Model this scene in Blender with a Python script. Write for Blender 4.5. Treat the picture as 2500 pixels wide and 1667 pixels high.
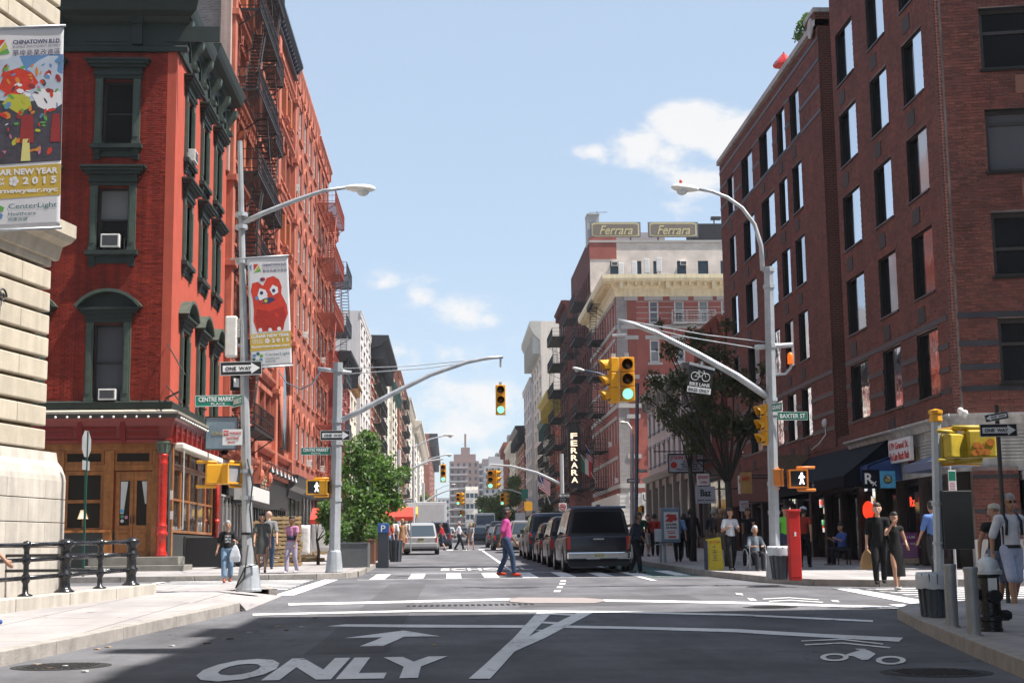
import bpy,math,random
import numpy as np
from mathutils import Matrix,Vector
for o in list(bpy.data.objects):bpy.data.objects.remove(o)
SC=bpy.context.scene
COL=SC.collection
rnd=random.Random(7)
W,H,F=2500.,1667.,3472.
CAMZ,ROLL,YAW,PITCH=1.10,math.radians(.7),math.radians(2.5818),math.radians(8.35)
def _basis():
 f=np.array([math.sin(YAW)*math.cos(PITCH),math.cos(YAW)*math.cos(PITCH),math.sin(PITCH)])
 r0=np.array([math.cos(YAW),-math.sin(YAW),0.]);u0=np.cross(r0,f)
 return math.cos(ROLL)*r0-math.sin(ROLL)*u0,math.cos(ROLL)*u0+math.sin(ROLL)*r0,f
cR,cU,cF=_basis();CAM=np.array([0,0,CAMZ])
cd=bpy.data.cameras.new('camera');co=bpy.data.objects.new('camera',cd);COL.objects.link(co)
cd.lens=50;cd.sensor_width=36;cd.sensor_fit='HORIZONTAL';cd.clip_start=.1;cd.clip_end=4000
m3=Matrix((cR,cU,-cF)).transposed().to_4x4();m3.translation=CAM;co.matrix_world=m3
SC.camera=co
SUN=np.array([.54,-.13,1.]);SUN/=np.linalg.norm(SUN)
sd=bpy.data.lights.new('sun','SUN');so=bpy.data.objects.new('sun',sd);COL.objects.link(so)
sd.energy=5.0;sd.angle=math.radians(.53);sd.color=(1,.95,.89)
so.rotation_euler=Vector(SUN).to_track_quat('Z','Y').to_euler();so.location=(30,-10,60)
SC.view_settings.view_transform='Standard';SC.view_settings.look='None'
SC.view_settings.exposure=1.0;SC.view_settings.gamma=1;SC.view_settings.use_curve_mapping=False
def raydir(px,py):
 d=cF*F+cR*(px-W/2)+cU*(H/2-py);return d/np.linalg.norm(d)
wd=bpy.data.worlds.new('World');SC.world=wd;wd.use_nodes=True
wn,wl=wd.node_tree.nodes,wd.node_tree.links
bg=wn['Background']
sky=wn.new('ShaderNodeTexSky');sky.sky_type='NISHITA';sky.sun_disc=False
sky.sun_elevation=math.asin(SUN[2]);sky.sun_rotation=math.atan2(SUN[0],SUN[1])
sky.air_density=1.0;sky.dust_density=.35;sky.ozone_density=1.0;sky.altitude=10
def wmath(op,a,b=None,clamp=False):
 n=wn.new('ShaderNodeMath');n.operation=op;n.use_clamp=clamp
 for i,v in enumerate((a,b)):
  if v is None:continue
  if isinstance(v,(int,float)):n.inputs[i].default_value=v
  else:wl.new(v,n.inputs[i])
 return n.outputs[0]
tc=wn.new('ShaderNodeTexCoord');dirv=tc.outputs['Generated']
puffs=[(raydir(x,y),r/F,a)for x,y,r,a in((1565,355,110,1.05),(1690,315,130,1.15),(1770,330,130,1.1),(1640,380,100,.9),(1850,360,150,1.),(1452,372,62,.95),(1700,450,130,.78),(1640,500,90,.6),(940,690,70,.62),(1020,715,100,.7),(1130,755,110,.85),(1190,775,60,.7),(1060,930,210,.62),(1190,960,170,.58),(930,860,120,.5),(1300,850,90,.6),(1150,1060,220,.6))]
r2=random.Random(3)
for i in range(9):
 az=r2.uniform(.6,5.7);el=r2.uniform(.12,.9)
 puffs.append((np.array([math.sin(az)*math.cos(el),math.cos(az)*math.cos(el),math.sin(el)]),r2.uniform(.06,.16),r2.uniform(.7,1.1)))
mp=wn.new('ShaderNodeMapping');mp.inputs['Scale'].default_value=(1,1,1.7);wl.new(dirv,mp.inputs[0])
nz=wn.new('ShaderNodeTexNoise');nz.inputs['Scale'].default_value=26;nz.inputs['Detail'].default_value=6;nz.inputs['Roughness'].default_value=.62
wl.new(mp.outputs[0],nz.inputs['Vector'])
nz2=wn.new('ShaderNodeTexNoise');nz2.inputs['Scale'].default_value=7;nz2.inputs['Detail'].default_value=5
wl.new(mp.outputs[0],nz2.inputs['Vector'])
acc=None
for d,r,a in puffs:
 vd=wn.new('ShaderNodeVectorMath');vd.operation='SUBTRACT';vd.inputs[1].default_value=d;wl.new(dirv,vd.inputs[0])
 vs=wn.new('ShaderNodeVectorMath');vs.operation='MULTIPLY';vs.inputs[1].default_value=(1,1,1.75);wl.new(vd.outputs[0],vs.inputs[0])
 vl=wn.new('ShaderNodeVectorMath');vl.operation='LENGTH';wl.new(vs.outputs[0],vl.inputs[0])
 t=wmath('MULTIPLY',vl.outputs['Value'],1/r);t=wmath('SUBTRACT',1.25,t);t=wmath('MULTIPLY',t,a);t=wmath('MAXIMUM',t,0.)
 acc=t if acc is None else wmath('MAXIMUM',acc,t)
n1=wmath('SUBTRACT',nz.outputs[0],.5);n1=wmath('MULTIPLY',n1,2.6)
n2=wmath('SUBTRACT',nz2.outputs[0],.5);n2=wmath('MULTIPLY',n2,1.1)
gate=wmath('MULTIPLY',acc,2.2,True)
cl=wmath('ADD',acc,wmath('MULTIPLY',wmath('ADD',n1,n2),gate))
mr=wn.new('ShaderNodeMapRange');mr.interpolation_type='SMOOTHSTEP'
mr.inputs['From Min'].default_value=.26;mr.inputs['From Max'].default_value=.98;mr.inputs['To Max'].default_value=.9
wl.new(cl,mr.inputs['Value'])
mix=wn.new('ShaderNodeMix');mix.data_type='RGBA'
hz=wn.new('ShaderNodeMix');hz.data_type='RGBA';hz.inputs[0].default_value=.5;hz.inputs[7].default_value=(6.5,7.9,9.7,1)
wl.new(sky.outputs[0],hz.inputs[6])
wl.new(mr.outputs[0],mix.inputs[0]);wl.new(hz.outputs[2],mix.inputs[6]);mix.inputs[7].default_value=(7.9,7.8,7.75,1)
wl.new(mix.outputs[2],bg.inputs[0]);bg.inputs[1].default_value=.062
KN=[(-80,0),(14,0),(18,.016),(22,.08),(1600,.08+.016*1578)]
def g(y):return float(np.interp(y,[k[0]for k in KN],[k[1]for k in KN]))
def PG(px,py,lift=0.):
 d=raydir(px,py);d=d/d[1];lo,hi=1.,3000.
 for i in range(60):
  m=.5*(lo+hi)
  if CAMZ+d[2]*m-g(m)-lift>0:lo=m
  else:hi=m
 return CAM+d*lo
def PY(px,py,Y):d=raydir(px,py);return CAM+d*(Y/d[1])
def PX(px,py,X):d=raydir(px,py);return CAM+d*(X/d[0])
MATS={}
def mat(name,col=(.5,.5,.5),rough=.65,metal=0.,var=.12,scale=3.,bump=0.,bscale=30.,spec=.5,island=0.,emit=None,es=1.,trans=0.,alpha=1.,coat=0.,dirt=0.,streak=0.):
 if name in MATS:return MATS[name]
 m=bpy.data.materials.new(name);m.use_nodes=True;n,l=m.node_tree.nodes,m.node_tree.links
 b=n['Principled BSDF'];MATS[name]=m
 b.inputs['Roughness'].default_value=rough;b.inputs['Metallic'].default_value=metal
 b.inputs['Specular IOR Level'].default_value=spec
 b.inputs['Base Color'].default_value=(*col,1)
 if coat:b.inputs['Coat Weight'].default_value=coat;b.inputs['Coat Roughness'].default_value=.04
 if trans:b.inputs['Transmission Weight'].default_value=trans
 if alpha<1:b.inputs['Alpha'].default_value=alpha
 if emit:b.inputs['Emission Color'].default_value=(*emit,1);b.inputs['Emission Strength'].default_value=es
 t=n.new('ShaderNodeTexCoord');src=t.outputs['Object']
 cur=None
 def mulc(fac_socket,amt,lo_hi):
  nonlocal cur
  r=n.new('ShaderNodeMapRange');r.inputs['From Min'].default_value=lo_hi[0];r.inputs['From Max'].default_value=lo_hi[1]
  r.inputs['To Min'].default_value=1-amt;r.inputs['To Max'].default_value=1+amt;l.new(fac_socket,r.inputs['Value'])
  x=n.new('ShaderNodeVectorMath');x.operation='SCALE'
  if cur is None:x.inputs[0].default_value=col
  else:l.new(cur,x.inputs[0])
  l.new(r.outputs[0],x.inputs['Scale']);cur=x.outputs[0]
 if var:
  k=n.new('ShaderNodeTexNoise');k.inputs['Scale'].default_value=scale;k.inputs['Detail'].default_value=6;k.inputs['Roughness'].default_value=.65
  l.new(src,k.inputs['Vector']);mulc(k.outputs[0],var,(.3,.7))
 if island:
  gm=n.new('ShaderNodeNewGeometry');oi=n.new('ShaderNodeObjectInfo')
  a=n.new('ShaderNodeMath');a.operation='ADD';l.new(gm.outputs['Random Per Island'],a.inputs[0]);l.new(oi.outputs['Random'],a.inputs[1])
  fr=n.new('ShaderNodeMath');fr.operation='FRACT';l.new(a.outputs[0],fr.inputs[0]);mulc(fr.outputs[0],island,(0,1))
 if streak:
  mpn=n.new('ShaderNodeMapping');mpn.inputs['Scale'].default_value=(2.2,2.2,.13);l.new(src,mpn.inputs[0])
  k=n.new('ShaderNodeTexNoise');k.inputs['Scale'].default_value=2.;k.inputs['Detail'].default_value=5;l.new(mpn.outputs[0],k.inputs['Vector'])
  mulc(k.outputs[0],streak,(.35,.65))
 if cur is not None:l.new(cur,b.inputs['Base Color'])
 if var:
  rr=n.new('ShaderNodeMapRange');rr.inputs['To Min'].default_value=max(.02,rough-.1);rr.inputs['To Max'].default_value=min(1,rough+.1)
  l.new(k.outputs[0],rr.inputs['Value']);l.new(rr.outputs[0],b.inputs['Roughness'])
 if bump:
  k2=n.new('ShaderNodeTexNoise');k2.inputs['Scale'].default_value=bscale;k2.inputs['Detail'].default_value=5;l.new(src,k2.inputs['Vector'])
  bp=n.new('ShaderNodeBump');bp.inputs['Strength'].default_value=bump;bp.inputs['Distance'].default_value=.02
  l.new(k2.outputs[0],bp.inputs['Height']);l.new(bp.outputs[0],b.inputs['Normal'])
 return m
def brickmat(name,c1,c2,mortar,bw=.21,bh=.07,ms=.012,bump=.5,grime=.2):
 """far brickwork, too fine to pick apart: running bond in the wall's own plane"""
 if name in MATS:return MATS[name]
 m=bpy.data.materials.new(name);m.use_nodes=True;n,l=m.node_tree.nodes,m.node_tree.links;b=n['Principled BSDF'];MATS[name]=m
 b.inputs['Roughness'].default_value=.85;b.inputs['Specular IOR Level'].default_value=.25
 t=n.new('ShaderNodeTexCoord');s=n.new('ShaderNodeSeparateXYZ');l.new(t.outputs['Object'],s.inputs[0])
 a=n.new('ShaderNodeMath');l.new(s.outputs[0],a.inputs[0]);l.new(s.outputs[1],a.inputs[1])
 c=n.new('ShaderNodeCombineXYZ');l.new(a.outputs[0],c.inputs[0]);l.new(s.outputs[2],c.inputs[1])
 br=n.new('ShaderNodeTexBrick');l.new(c.outputs[0],br.inputs['Vector']);br.inputs['Scale'].default_value=1
 br.inputs['Color1'].default_value=(*c1,1);br.inputs['Color2'].default_value=(*c2,1);br.inputs['Mortar'].default_value=(*mortar,1)
 br.inputs['Brick Width'].default_value=bw;br.inputs['Row Height'].default_value=bh;br.inputs['Mortar Size'].default_value=ms
 k=n.new('ShaderNodeTexNoise');k.inputs['Scale'].default_value=.7;k.inputs['Detail'].default_value=7;l.new(t.outputs['Object'],k.inputs['Vector'])
 r=n.new('ShaderNodeMapRange');r.inputs['From Min'].default_value=.3;r.inputs['From Max'].default_value=.7;r.inputs['To Min'].default_value=1-grime;r.inputs['To Max'].default_value=1+grime;l.new(k.outputs[0],r.inputs['Value'])
 x=n.new('ShaderNodeVectorMath');x.operation='SCALE';l.new(br.outputs[0],x.inputs[0]);l.new(r.outputs[0],x.inputs['Scale']);l.new(x.outputs[0],b.inputs['Base Color'])
 bp=n.new('ShaderNodeBump');bp.inputs['Strength'].default_value=bump;bp.inputs['Distance'].default_value=.01;bp.invert=True;l.new(br.outputs['Fac'],bp.inputs['Height']);l.new(bp.outputs[0],b.inputs['Normal'])
 return m
BOXF=np.array([(0,3,2,1),(4,5,6,7),(0,1,5,4),(1,2,6,5),(2,3,7,6),(3,0,4,7)])
class MB:
 def __init__(s):s.v=[];s.f=[];s.mi=[];s.n=0;s.cur=0;s.T=None
 def add(s,v,f):
  v=np.asarray(v,float).reshape(-1,3)
  if s.T is not None:v=v@s.T[:3,:3].T+s.T[:3,3]
  s.v.append(v)
  for q in f:s.f.append(tuple(int(i)+s.n for i in q));s.mi.append(s.cur)
  s.n+=len(v);return s
 def box(s,x0,x1,y0,y1,z0,z1):
  return s.add([(x0,y0,z0),(x1,y0,z0),(x1,y1,z0),(x0,y1,z0),(x0,y0,z1),(x1,y0,z1),(x1,y1,z1),(x0,y1,z1)],BOXF)
 def bar(s,p,q,w,h=None,up=(0,0,1)):
  h=h or w;p=np.array(p,float);q=np.array(q,float);d=q-p;d/=(np.linalg.norm(d)+1e-9);u=np.array(up,float)
  if abs(d@u)>.98:u=np.array([1.,0,0])if abs(d[0])<.9 else np.array([0,1.,0])
  a=np.cross(d,u);a/=np.linalg.norm(a);c=np.cross(a,d);a=a*w/2;c=c*h/2
  return s.add([p-a-c,p+a-c,p+a+c,p-a+c,q-a-c,q+a-c,q+a+c,q-a+c],[(3,2,1,0),(4,5,6,7),(0,1,5,4),(1,2,6,5),(2,3,7,6),(3,0,4,7)])
 def tube(s,pts,r,n=8,cap=True):
  pts=[np.array(p,float)for p in pts];k=len(pts);r=[r]*k if np.isscalar(r)else list(r);V=[];pa=None
  for i,p in enumerate(pts):
   d=pts[min(i+1,k-1)]-pts[max(i-1,0)];d=d/(np.linalg.norm(d)+1e-9)
   if pa is None:u=np.array([0,0,1.])if abs(d[2])<.9 else np.array([1.,0,0])
   else:u=pa
   a=u-d*(u@d);a/=(np.linalg.norm(a)+1e-9);pa=a;b=np.cross(d,a)
   for j in range(n):
    t=2*math.pi*j/n;V.append(p+r[i]*(math.cos(t)*a+math.sin(t)*b))
  Fc=[(i*n+j,i*n+(j+1)%n,(i+1)*n+(j+1)%n,(i+1)*n+j)for i in range(k-1)for j in range(n)]
  if cap:Fc+=[tuple(range(n-1,-1,-1)),tuple((k-1)*n+j for j in range(n))]
  return s.add(V,Fc)
 def lathe(s,prof,c=(0,0,0),n=14,axis='z',cap=True,sx=1.,sy=1.,rot=0.):
  V=[]
  for r,z in prof:
   for j in range(n):
    t=2*math.pi*j/n+rot;V.append((r*math.cos(t)*sx,r*math.sin(t)*sy,z))
  V=np.array(V)
  if axis=='x':V=V[:,[2,0,1]]
  if axis=='y':V=np.stack([V[:,0],V[:,2],-V[:,1]],1)
  k=len(prof);Fc=[(i*n+j,i*n+(j+1)%n,(i+1)*n+(j+1)%n,(i+1)*n+j)for i in range(k-1)for j in range(n)]
  if cap:Fc+=[tuple(range(n-1,-1,-1)),tuple((k-1)*n+j for j in range(n))]
  return s.add(V+np.array(c),Fc)
 def ball(s,c,r,n=10,m=6,sc=(1,1,1)):
  pr=[(max(.001,r*math.sin(math.pi*i/m)),-r*math.cos(math.pi*i/m))for i in range(m+1)]
  V=[]
  for rr,z in pr:
   for j in range(n):t=2*math.pi*j/n;V.append((rr*math.cos(t)*sc[0],rr*math.sin(t)*sc[1],z*sc[2]))
  return s.add(np.array(V)+np.array(c),[(i*n+j,i*n+(j+1)%n,(i+1)*n+(j+1)%n,(i+1)*n+j)for i in range(m)for j in range(n)])
 def prism(s,poly,o,ex,ey,ez):
  """2D polygon in (ex,ey) from o, pulled along vector ez"""
  o,ex,ey,ez=[np.array(a,float)for a in(o,ex,ey,ez)];n=len(poly)
  V=[o+ex*x+ey*y for x,y in poly];V+=[v+ez for v in V]
  return s.add(V,[tuple(range(n)),tuple(range(2*n-1,n-1,-1))]+[(i,i+n,(i+1)%n+n,(i+1)%n)for i in range(n)])
 def quad(s,*p):return s.add(p,[tuple(range(len(p)))])
 def loft(s,rings,cap=True,closed=True):
  n=len(rings[0]);V=[p for r in rings for p in r];k=len(rings);e=n if closed else n-1
  Fc=[(i*n+j,i*n+(j+1)%n,(i+1)*n+(j+1)%n,(i+1)*n+j)for i in range(k-1)for j in range(e)]
  if cap:Fc+=[tuple(range(n-1,-1,-1)),tuple((k-1)*n+j for j in range(n))]
  return s.add(V,Fc)
 def mesh(s,name,mats,smooth=False):
  me=bpy.data.meshes.new(name);V=np.concatenate(s.v)if s.v else np.zeros((0,3))
  me.from_pydata(V.tolist(),[],s.f)
  for m in(mats if isinstance(mats,(list,tuple))else[mats]):me.materials.append(m)
  if any(s.mi):me.polygons.foreach_set('material_index',s.mi)
  if smooth:me.polygons.foreach_set('use_smooth',[True]*len(me.polygons))
  me.update();return me
 def build(s,name,mats,parent=None,smooth=False,bevel=0.,label=None,kind=None,seg=2,auto=None):
  o=bpy.data.objects.new(name,s.mesh(name,mats,smooth or auto is not None));COL.objects.link(o)
  if parent is not None:o.parent=parent
  if label:o['label']=label
  if kind:o['kind']=kind
  if bevel:md=o.modifiers.new('bevel','BEVEL');md.width=bevel;md.segments=seg;md.limit_method='ANGLE';md.angle_limit=math.radians(40);md.harden_normals=False
  if auto is not None:o.data.set_sharp_from_angle(angle=math.radians(auto))
  return o
def tag(o,label,cat,group=None):
 o['label']=label;o['category']=cat
 if group:o['group']=group
 return o
def thing(name,label,cat,loc=(0,0,0),rz=0.,group=None):
 o=bpy.data.objects.new(name,None);COL.objects.link(o);o.empty_display_size=.3
 o.location=[float(c)for c in loc];o.rotation_euler=(0,0,rz);return tag(o,label,cat,group)
def copy_tree(o,parent=None):
 c=o.copy();COL.objects.link(c);c.parent=parent
 for ch in o.children:copy_tree(ch,c)
 return c
def struct(o):o['kind']='structure';return o
def xf(loc=(0,0,0),rz=0.,rx=0.,ry=0.,s=1.):
 return np.array(Matrix.Translation(Vector([float(c)for c in loc]))@Matrix.Rotation(rz,4,'Z')@Matrix.Rotation(rx,4,'X')@Matrix.Rotation(ry,4,'Y')@Matrix.Scale(s,4))
def text(s,size,m,parent,loc,rz=0.,rx=math.pi/2,name='lettering',width=None,ext=.003,align='CENTER',bold=0.,shear=0.,label=None,ry=0.,sp=1.,height=None):
 """flat print: letters lie in the local xz plane of the parent and face -y"""
 cu=bpy.data.curves.new(name,'FONT');cu.body=s;cu.size=size;cu.align_x=align;cu.align_y='CENTER';cu.extrude=ext;cu.offset=bold;cu.shear=shear;cu.resolution_u=3;cu.space_character=sp
 to=bpy.data.objects.new(name,cu);me=bpy.data.meshes.new_from_object(to);bpy.data.objects.remove(to);bpy.data.curves.remove(cu)
 n=len(me.vertices);a=np.empty(n*3);me.vertices.foreach_get('co',a);a=a.reshape(-1,3)
 if n:
  c=(a.max(0)+a.min(0))/2
  if align=='CENTER':a[:,0]-=c[0]
  a[:,1]-=c[1]
  if width:a[:,0]*=width/max(1e-6,np.ptp(a[:,0]))
  if height:a[:,1]*=height/max(1e-6,np.ptp(a[:,1]))
  T=xf(loc,rz,rx,ry);a=a@T[:3,:3].T+T[:3,3]
  me.vertices.foreach_set('co',a.ravel())
 me.materials.clear();me.materials.append(m);me.update()
 o=bpy.data.objects.new(name,me);COL.objects.link(o);o.parent=parent
 if label:o['label']=label
 return o
 # ======== ground, road, pavements, markings
def clip(poly,y0,y1):
 for side,lim in((1,y0),(-1,y1)):
  out=[]
  for i in range(len(poly)):
   a,b=poly[i-1],poly[i];fa,fb=side*(a[1]-lim),side*(b[1]-lim)
   if(fa>=0)!=(fb>=0):t=fa/(fa-fb);out.append((a[0]+(b[0]-a[0])*t,lim))
   if fb>=0:out.append(b)
  poly=out
  if len(poly)<3:return[]
 return poly
def gpoly(mb,poly,dz):
 ar=sum(poly[i-1][0]*poly[i][1]-poly[i][0]*poly[i-1][1]for i in range(len(poly)))
 if ar<0:poly=poly[::-1]
 for a,b in zip(KN[:-1],KN[1:]):
  c=clip(list(poly),a[0],b[0])
  if len(c)>=3:mb.add([(x,y,g(y)+dz)for x,y in c],[tuple(range(len(c)))])
 return mb
def surfmat(name,col,fine,big,bumpd,joint=None,rough=.9,stain=.25,chip=None):
 m=bpy.data.materials.new(name);m.use_nodes=True;n,l=m.node_tree.nodes,m.node_tree.links;b=n['Principled BSDF'];MATS[name]=m
 b.inputs['Roughness'].default_value=rough;b.inputs['Specular IOR Level'].default_value=.3
 t=n.new('ShaderNodeTexCoord');o=t.outputs['Object']
 def noise(sc,det,map_=None):
  k=n.new('ShaderNodeTexNoise');k.inputs['Scale'].default_value=sc;k.inputs['Detail'].default_value=det;k.inputs['Roughness'].default_value=.7
  if map_:mp=n.new('ShaderNodeMapping');mp.inputs['Scale'].default_value=map_;l.new(o,mp.inputs[0]);l.new(mp.outputs[0],k.inputs['Vector'])
  else:l.new(o,k.inputs['Vector'])
  return k.outputs[0]
 def rng(s,lo,hi,a,c):
  r=n.new('ShaderNodeMapRange');r.inputs['From Min'].default_value=lo;r.inputs['From Max'].default_value=hi;r.inputs['To Min'].default_value=a;r.inputs['To Max'].default_value=c;l.new(s,r.inputs['Value']);return r.outputs[0]
 def mul(a,c):
  x=n.new('ShaderNodeMath');x.operation='MULTIPLY';l.new(a,x.inputs[0]);l.new(c,x.inputs[1]);return x.outputs[0]
 f=noise(70,4);bgn=noise(.35,6);st=noise(1.0,6,(1,.22,1));sp=noise(14,3)
 k=mul(mul(rng(f,.25,.75,1-fine,1+fine),rng(bgn,.3,.7,1-big,1+big)),mul(rng(st,.35,.7,1-stain*.5,1+stain*.5),rng(sp,.62,.75,1.,1-stain)))
 v=n.new('ShaderNodeTexVoronoi');v.feature='DISTANCE_TO_EDGE';v.inputs['Scale'].default_value=.16;v.inputs['Randomness'].default_value=1
 wob=n.new('ShaderNodeTexNoise');wob.inputs['Scale'].default_value=.9;wob.inputs['Detail'].default_value=5;l.new(o,wob.inputs['Vector'])
 vm=n.new('ShaderNodeVectorMath');vm.operation='MULTIPLY_ADD';vm.inputs[1].default_value=(2.6,2.6,0);l.new(wob.outputs[1],vm.inputs[0]);l.new(o,vm.inputs[2]);l.new(vm.outputs[0],v.inputs['Vector'])
 k=mul(k,rng(v.outputs[0],0,.0035,.62,1.))
 x=n.new('ShaderNodeVectorMath');x.operation='SCALE';x.inputs[0].default_value=col;l.new(k,x.inputs['Scale'])
 if joint:
  br=n.new('ShaderNodeTexBrick');br.offset=0;br.inputs['Scale'].default_value=1;br.inputs['Brick Width'].default_value=joint;br.inputs['Row Height'].default_value=joint;br.inputs['Mortar Size'].default_value=.016
  br.inputs['Color1'].default_value=(.93,.93,.93,1);br.inputs['Color2'].default_value=(1.06,1.05,1.03,1);br.inputs['Mortar'].default_value=(.5,.48,.46,1);l.new(o,br.inputs['Vector'])
  x2=n.new('ShaderNodeVectorMath');x2.operation='MULTIPLY';l.new(x.outputs[0],x2.inputs[0]);l.new(br.outputs[0],x2.inputs[1]);x=x2
 if chip:
  cx_=n.new('ShaderNodeMix');cx_.data_type='RGBA';w_=noise(9,8);w2=noise(.8,4);ad=n.new('ShaderNodeMath');l.new(w_,ad.inputs[0]);l.new(w2,ad.inputs[1]);l.new(rng(ad.outputs[0],1.13,1.22,0,.8),cx_.inputs[0]);l.new(x.outputs[0],cx_.inputs[6]);cx_.inputs[7].default_value=(*chip,1);l.new(cx_.outputs[2],b.inputs['Base Color'])
 else:l.new(x.outputs[0],b.inputs['Base Color'])
 bp=n.new('ShaderNodeBump');bp.inputs['Strength'].default_value=bumpd;bp.inputs['Distance'].default_value=.01;l.new(f,bp.inputs['Height']);l.new(bp.outputs[0],b.inputs['Normal'])
 return m
M_ASPH=surfmat('asphalt',(.119,.118,.127),.32,.38,.7,stain=.42)
M_WALK=surfmat('pavement_concrete',(.325,.305,.302),.1,.12,.25,joint=1.5,stain=.3)
M_KERB=mat('kerb_granite',(.30,.275,.25),.85,var=.25,scale=4,bump=.3,bscale=40)
M_PAINT=surfmat('road_paint',(.68,.67,.66),.1,.12,.2,stain=.3,chip=(.12,.12,.125))
M_GREEN=surfmat('bike_lane_paint',(.05,.105,.095),.12,.15,.3)
road=MB();gpoly(road,[(-700,-80),(700,-80),(700,1600),(-700,1600)],0);struct(road.build('road',M_ASPH))
def pavement(name,poly,kerb,mat_=M_WALK,step=2.0,nkerb=60):
 """slab 0.15 m proud; kerb = ordered points along its street edges, kerb stones as parts"""
 mb=MB();gpoly(mb,poly,.15);o=struct(mb.build(name,mat_))
 segs=[]
 sgn=1.
 cen=np.mean(np.array(poly),0)
 acc_,cur=[],0.
 for kk in(kerb if isinstance(kerb[0],list)else[kerb]):
  pts=[np.array(p,float)for p in kk]
  for a,b in zip(pts[:-1],pts[1:]):
   L=np.linalg.norm(b-a);k=max(1,int(round(L/step)))
   for i in range(k):segs.append((a+(b-a)*i/k,a+(b-a)*(i+1)/k))
 far=MB()
 for i,(a,b)in enumerate(segs):
  d=(b-a)/np.linalg.norm(b-a);nrm=np.array([-d[1],d[0]])
  if(cen-a)@nrm<0:nrm=-nrm
  a2,b2=a+d*.006,b-d*.006;wdt=.17;lip=.012
  P=[a2-nrm*lip,b2-nrm*lip,b2+nrm*wdt,a2+nrm*wdt]
  hh=.154+rnd.uniform(0,.004)
  V=[(p[0],p[1],g(p[1])-.1)for p in P]+[(p[0],p[1],g(p[1])+hh)for p in P]
  fc=[q if np.cross(d,nrm)>0 else q[::-1]for q in map(tuple,BOXF)]
  if i<nkerb:s=MB();s.add(V,fc);s.build('kerb_stone',M_KERB,o,bevel=.012)
  else:far.add(V,fc)
 if far.n:far.build('kerb',M_KERB,o,kind='stuff')
 return o
kL1=[(-5.35,-40),(-5.1,2),(-4.6,14),(-4.22,18.9),(-3.72,23.4),(-3.6,24.9)]
pavement('pavement',[(-60,-40)]+kL1+[(-4.7,25.2),(-4.7,30.2),(-3.62,30.4),(-4.0,32.0),(-5.0,32.9),(-8,33.2),(-60,34.5)],[kL1,[(-3.62,30.4),(-4.0,32.0),(-5.0,32.9),(-8,33.2),(-60,34.5)]])
rp=MB()
for(y0,y1)in((25.0,27.6),(27.6,30.3)):
 rp.add([(-4.7,y0,g(y0)+.149),(-3.5,y0,g(y0)+.012),(-3.5,y1,g(y1)+.012),(-4.7,y1,g(y1)+.149)],[(0,1,2,3)])
rp.add([(-4.7,25.2,g(25.2)+.149),(-4.7,24.9,g(24.9)+.149),(-3.6,24.9,g(24.9)+.15),(-3.5,25.0,g(25.2)+.012)],[(0,1,2,3)])
rp.add([(-3.5,25.0,g(25)+.012),(-3.5,25.0,g(25)-.05),(-3.5,30.3,g(30.3)-.05),(-3.5,30.3,g(30.3)+.012)],[(0,1,2,3)])
struct(rp.build('kerb_ramp',M_WALK))
kL2=[(-40,39.6),(-9,39.8),(-5,40.0),(-3.7,40.25),(-2.95,40.9),(-2.65,42.2),(-2.62,60),(-2.62,130),(-2.7,420)]
pavement('pavement',kL2+[(-60,420),(-60,39.6)],[kL2[1:],kL2[:2]],nkerb=28)
kR1=[(3.9,-20),(4.3,5),(4.72,11.7),(5.92,17.9),(6.45,20.6),(7.0,21.7),(8.2,22.4),(13,22.9),(60,23.5)]
pavement('pavement',kR1+[(60,-20)],kR1,nkerb=30)
kR2=[(60,30.3),(12,30.6),(9.3,30.9),(8.1,31.8),(7.45,34),(6.95,39),(6.8,47),(6.75,100),(6.7,130),(6.6,420)]
pavement('pavement',kR2+[(60,420)],[kR2[1:],kR2[:2]],nkerb=34)
bk=MB();gpoly(bk,[(5.25,38.4),(6.9,38.4),(6.75,47),(6.7,120),(5.15,120)],.004);struct(bk.build('bike_lane',M_GREEN))
def pmark(name,px_polys,dz=.008,m=None):
 mb=MB()
 for poly in px_polys:gpoly(mb,[tuple(PG(x,y)[:2])for x,y in poly],dz)
 return struct(mb.build(name,m or M_PAINT))
def strip(pts,w):
 """band of px height w (bottom edge thickness) round a px polyline"""
 return[(x,y-w/2)for x,y in pts]+[(x,y+w/2)for x,y in pts[::-1]]
pmark('stop_line',[strip([(704,1475.5),(1242,1463),(1560,1467),(1800,1471.5),(2229,1484.5)],5),[(2169,1476),(2205,1475),(2236,1485),(2229,1489)]])
pmark('stop_line',[strip([(617,1500.5),(1055,1490.5),(1500,1494),(1800,1501),(2131,1516.5)],4.2)])
pmark('stop_line',[[(797,1529),(845,1524),(1282,1526.5),(1276,1533),(1000,1532)],[(1377,1527),(1540,1530),(1800,1536),(2205,1557),(2195,1567),(1800,1544),(1540,1536),(1370,1533)]])
pmark('lane_marking',[[(1143.7,1658),(1279,1530),(1312,1494.5),(1349,1494.5),(1291,1554),(1256,1591),(1196,1658)],[(1291,1554),(1410,1495.5),(1448,1495.5),(1256,1591)]])
pmark('lane_marking',[[(1347,1496),(1409,1499),(1404,1503),(1344,1500)],[(1325,1517),(1383,1520),(1376,1525),(1321,1521)],[(1304,1538),(1330,1537),(1326,1541)]],dz=.006)
pmark('arrow_marking',[[(985,1539.5),(1074.5,1553.5),(986,1554.5),(933,1556),(840,1558)],[(986,1554.5),(933,1578),(878,1578),(933,1556)]])
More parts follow.
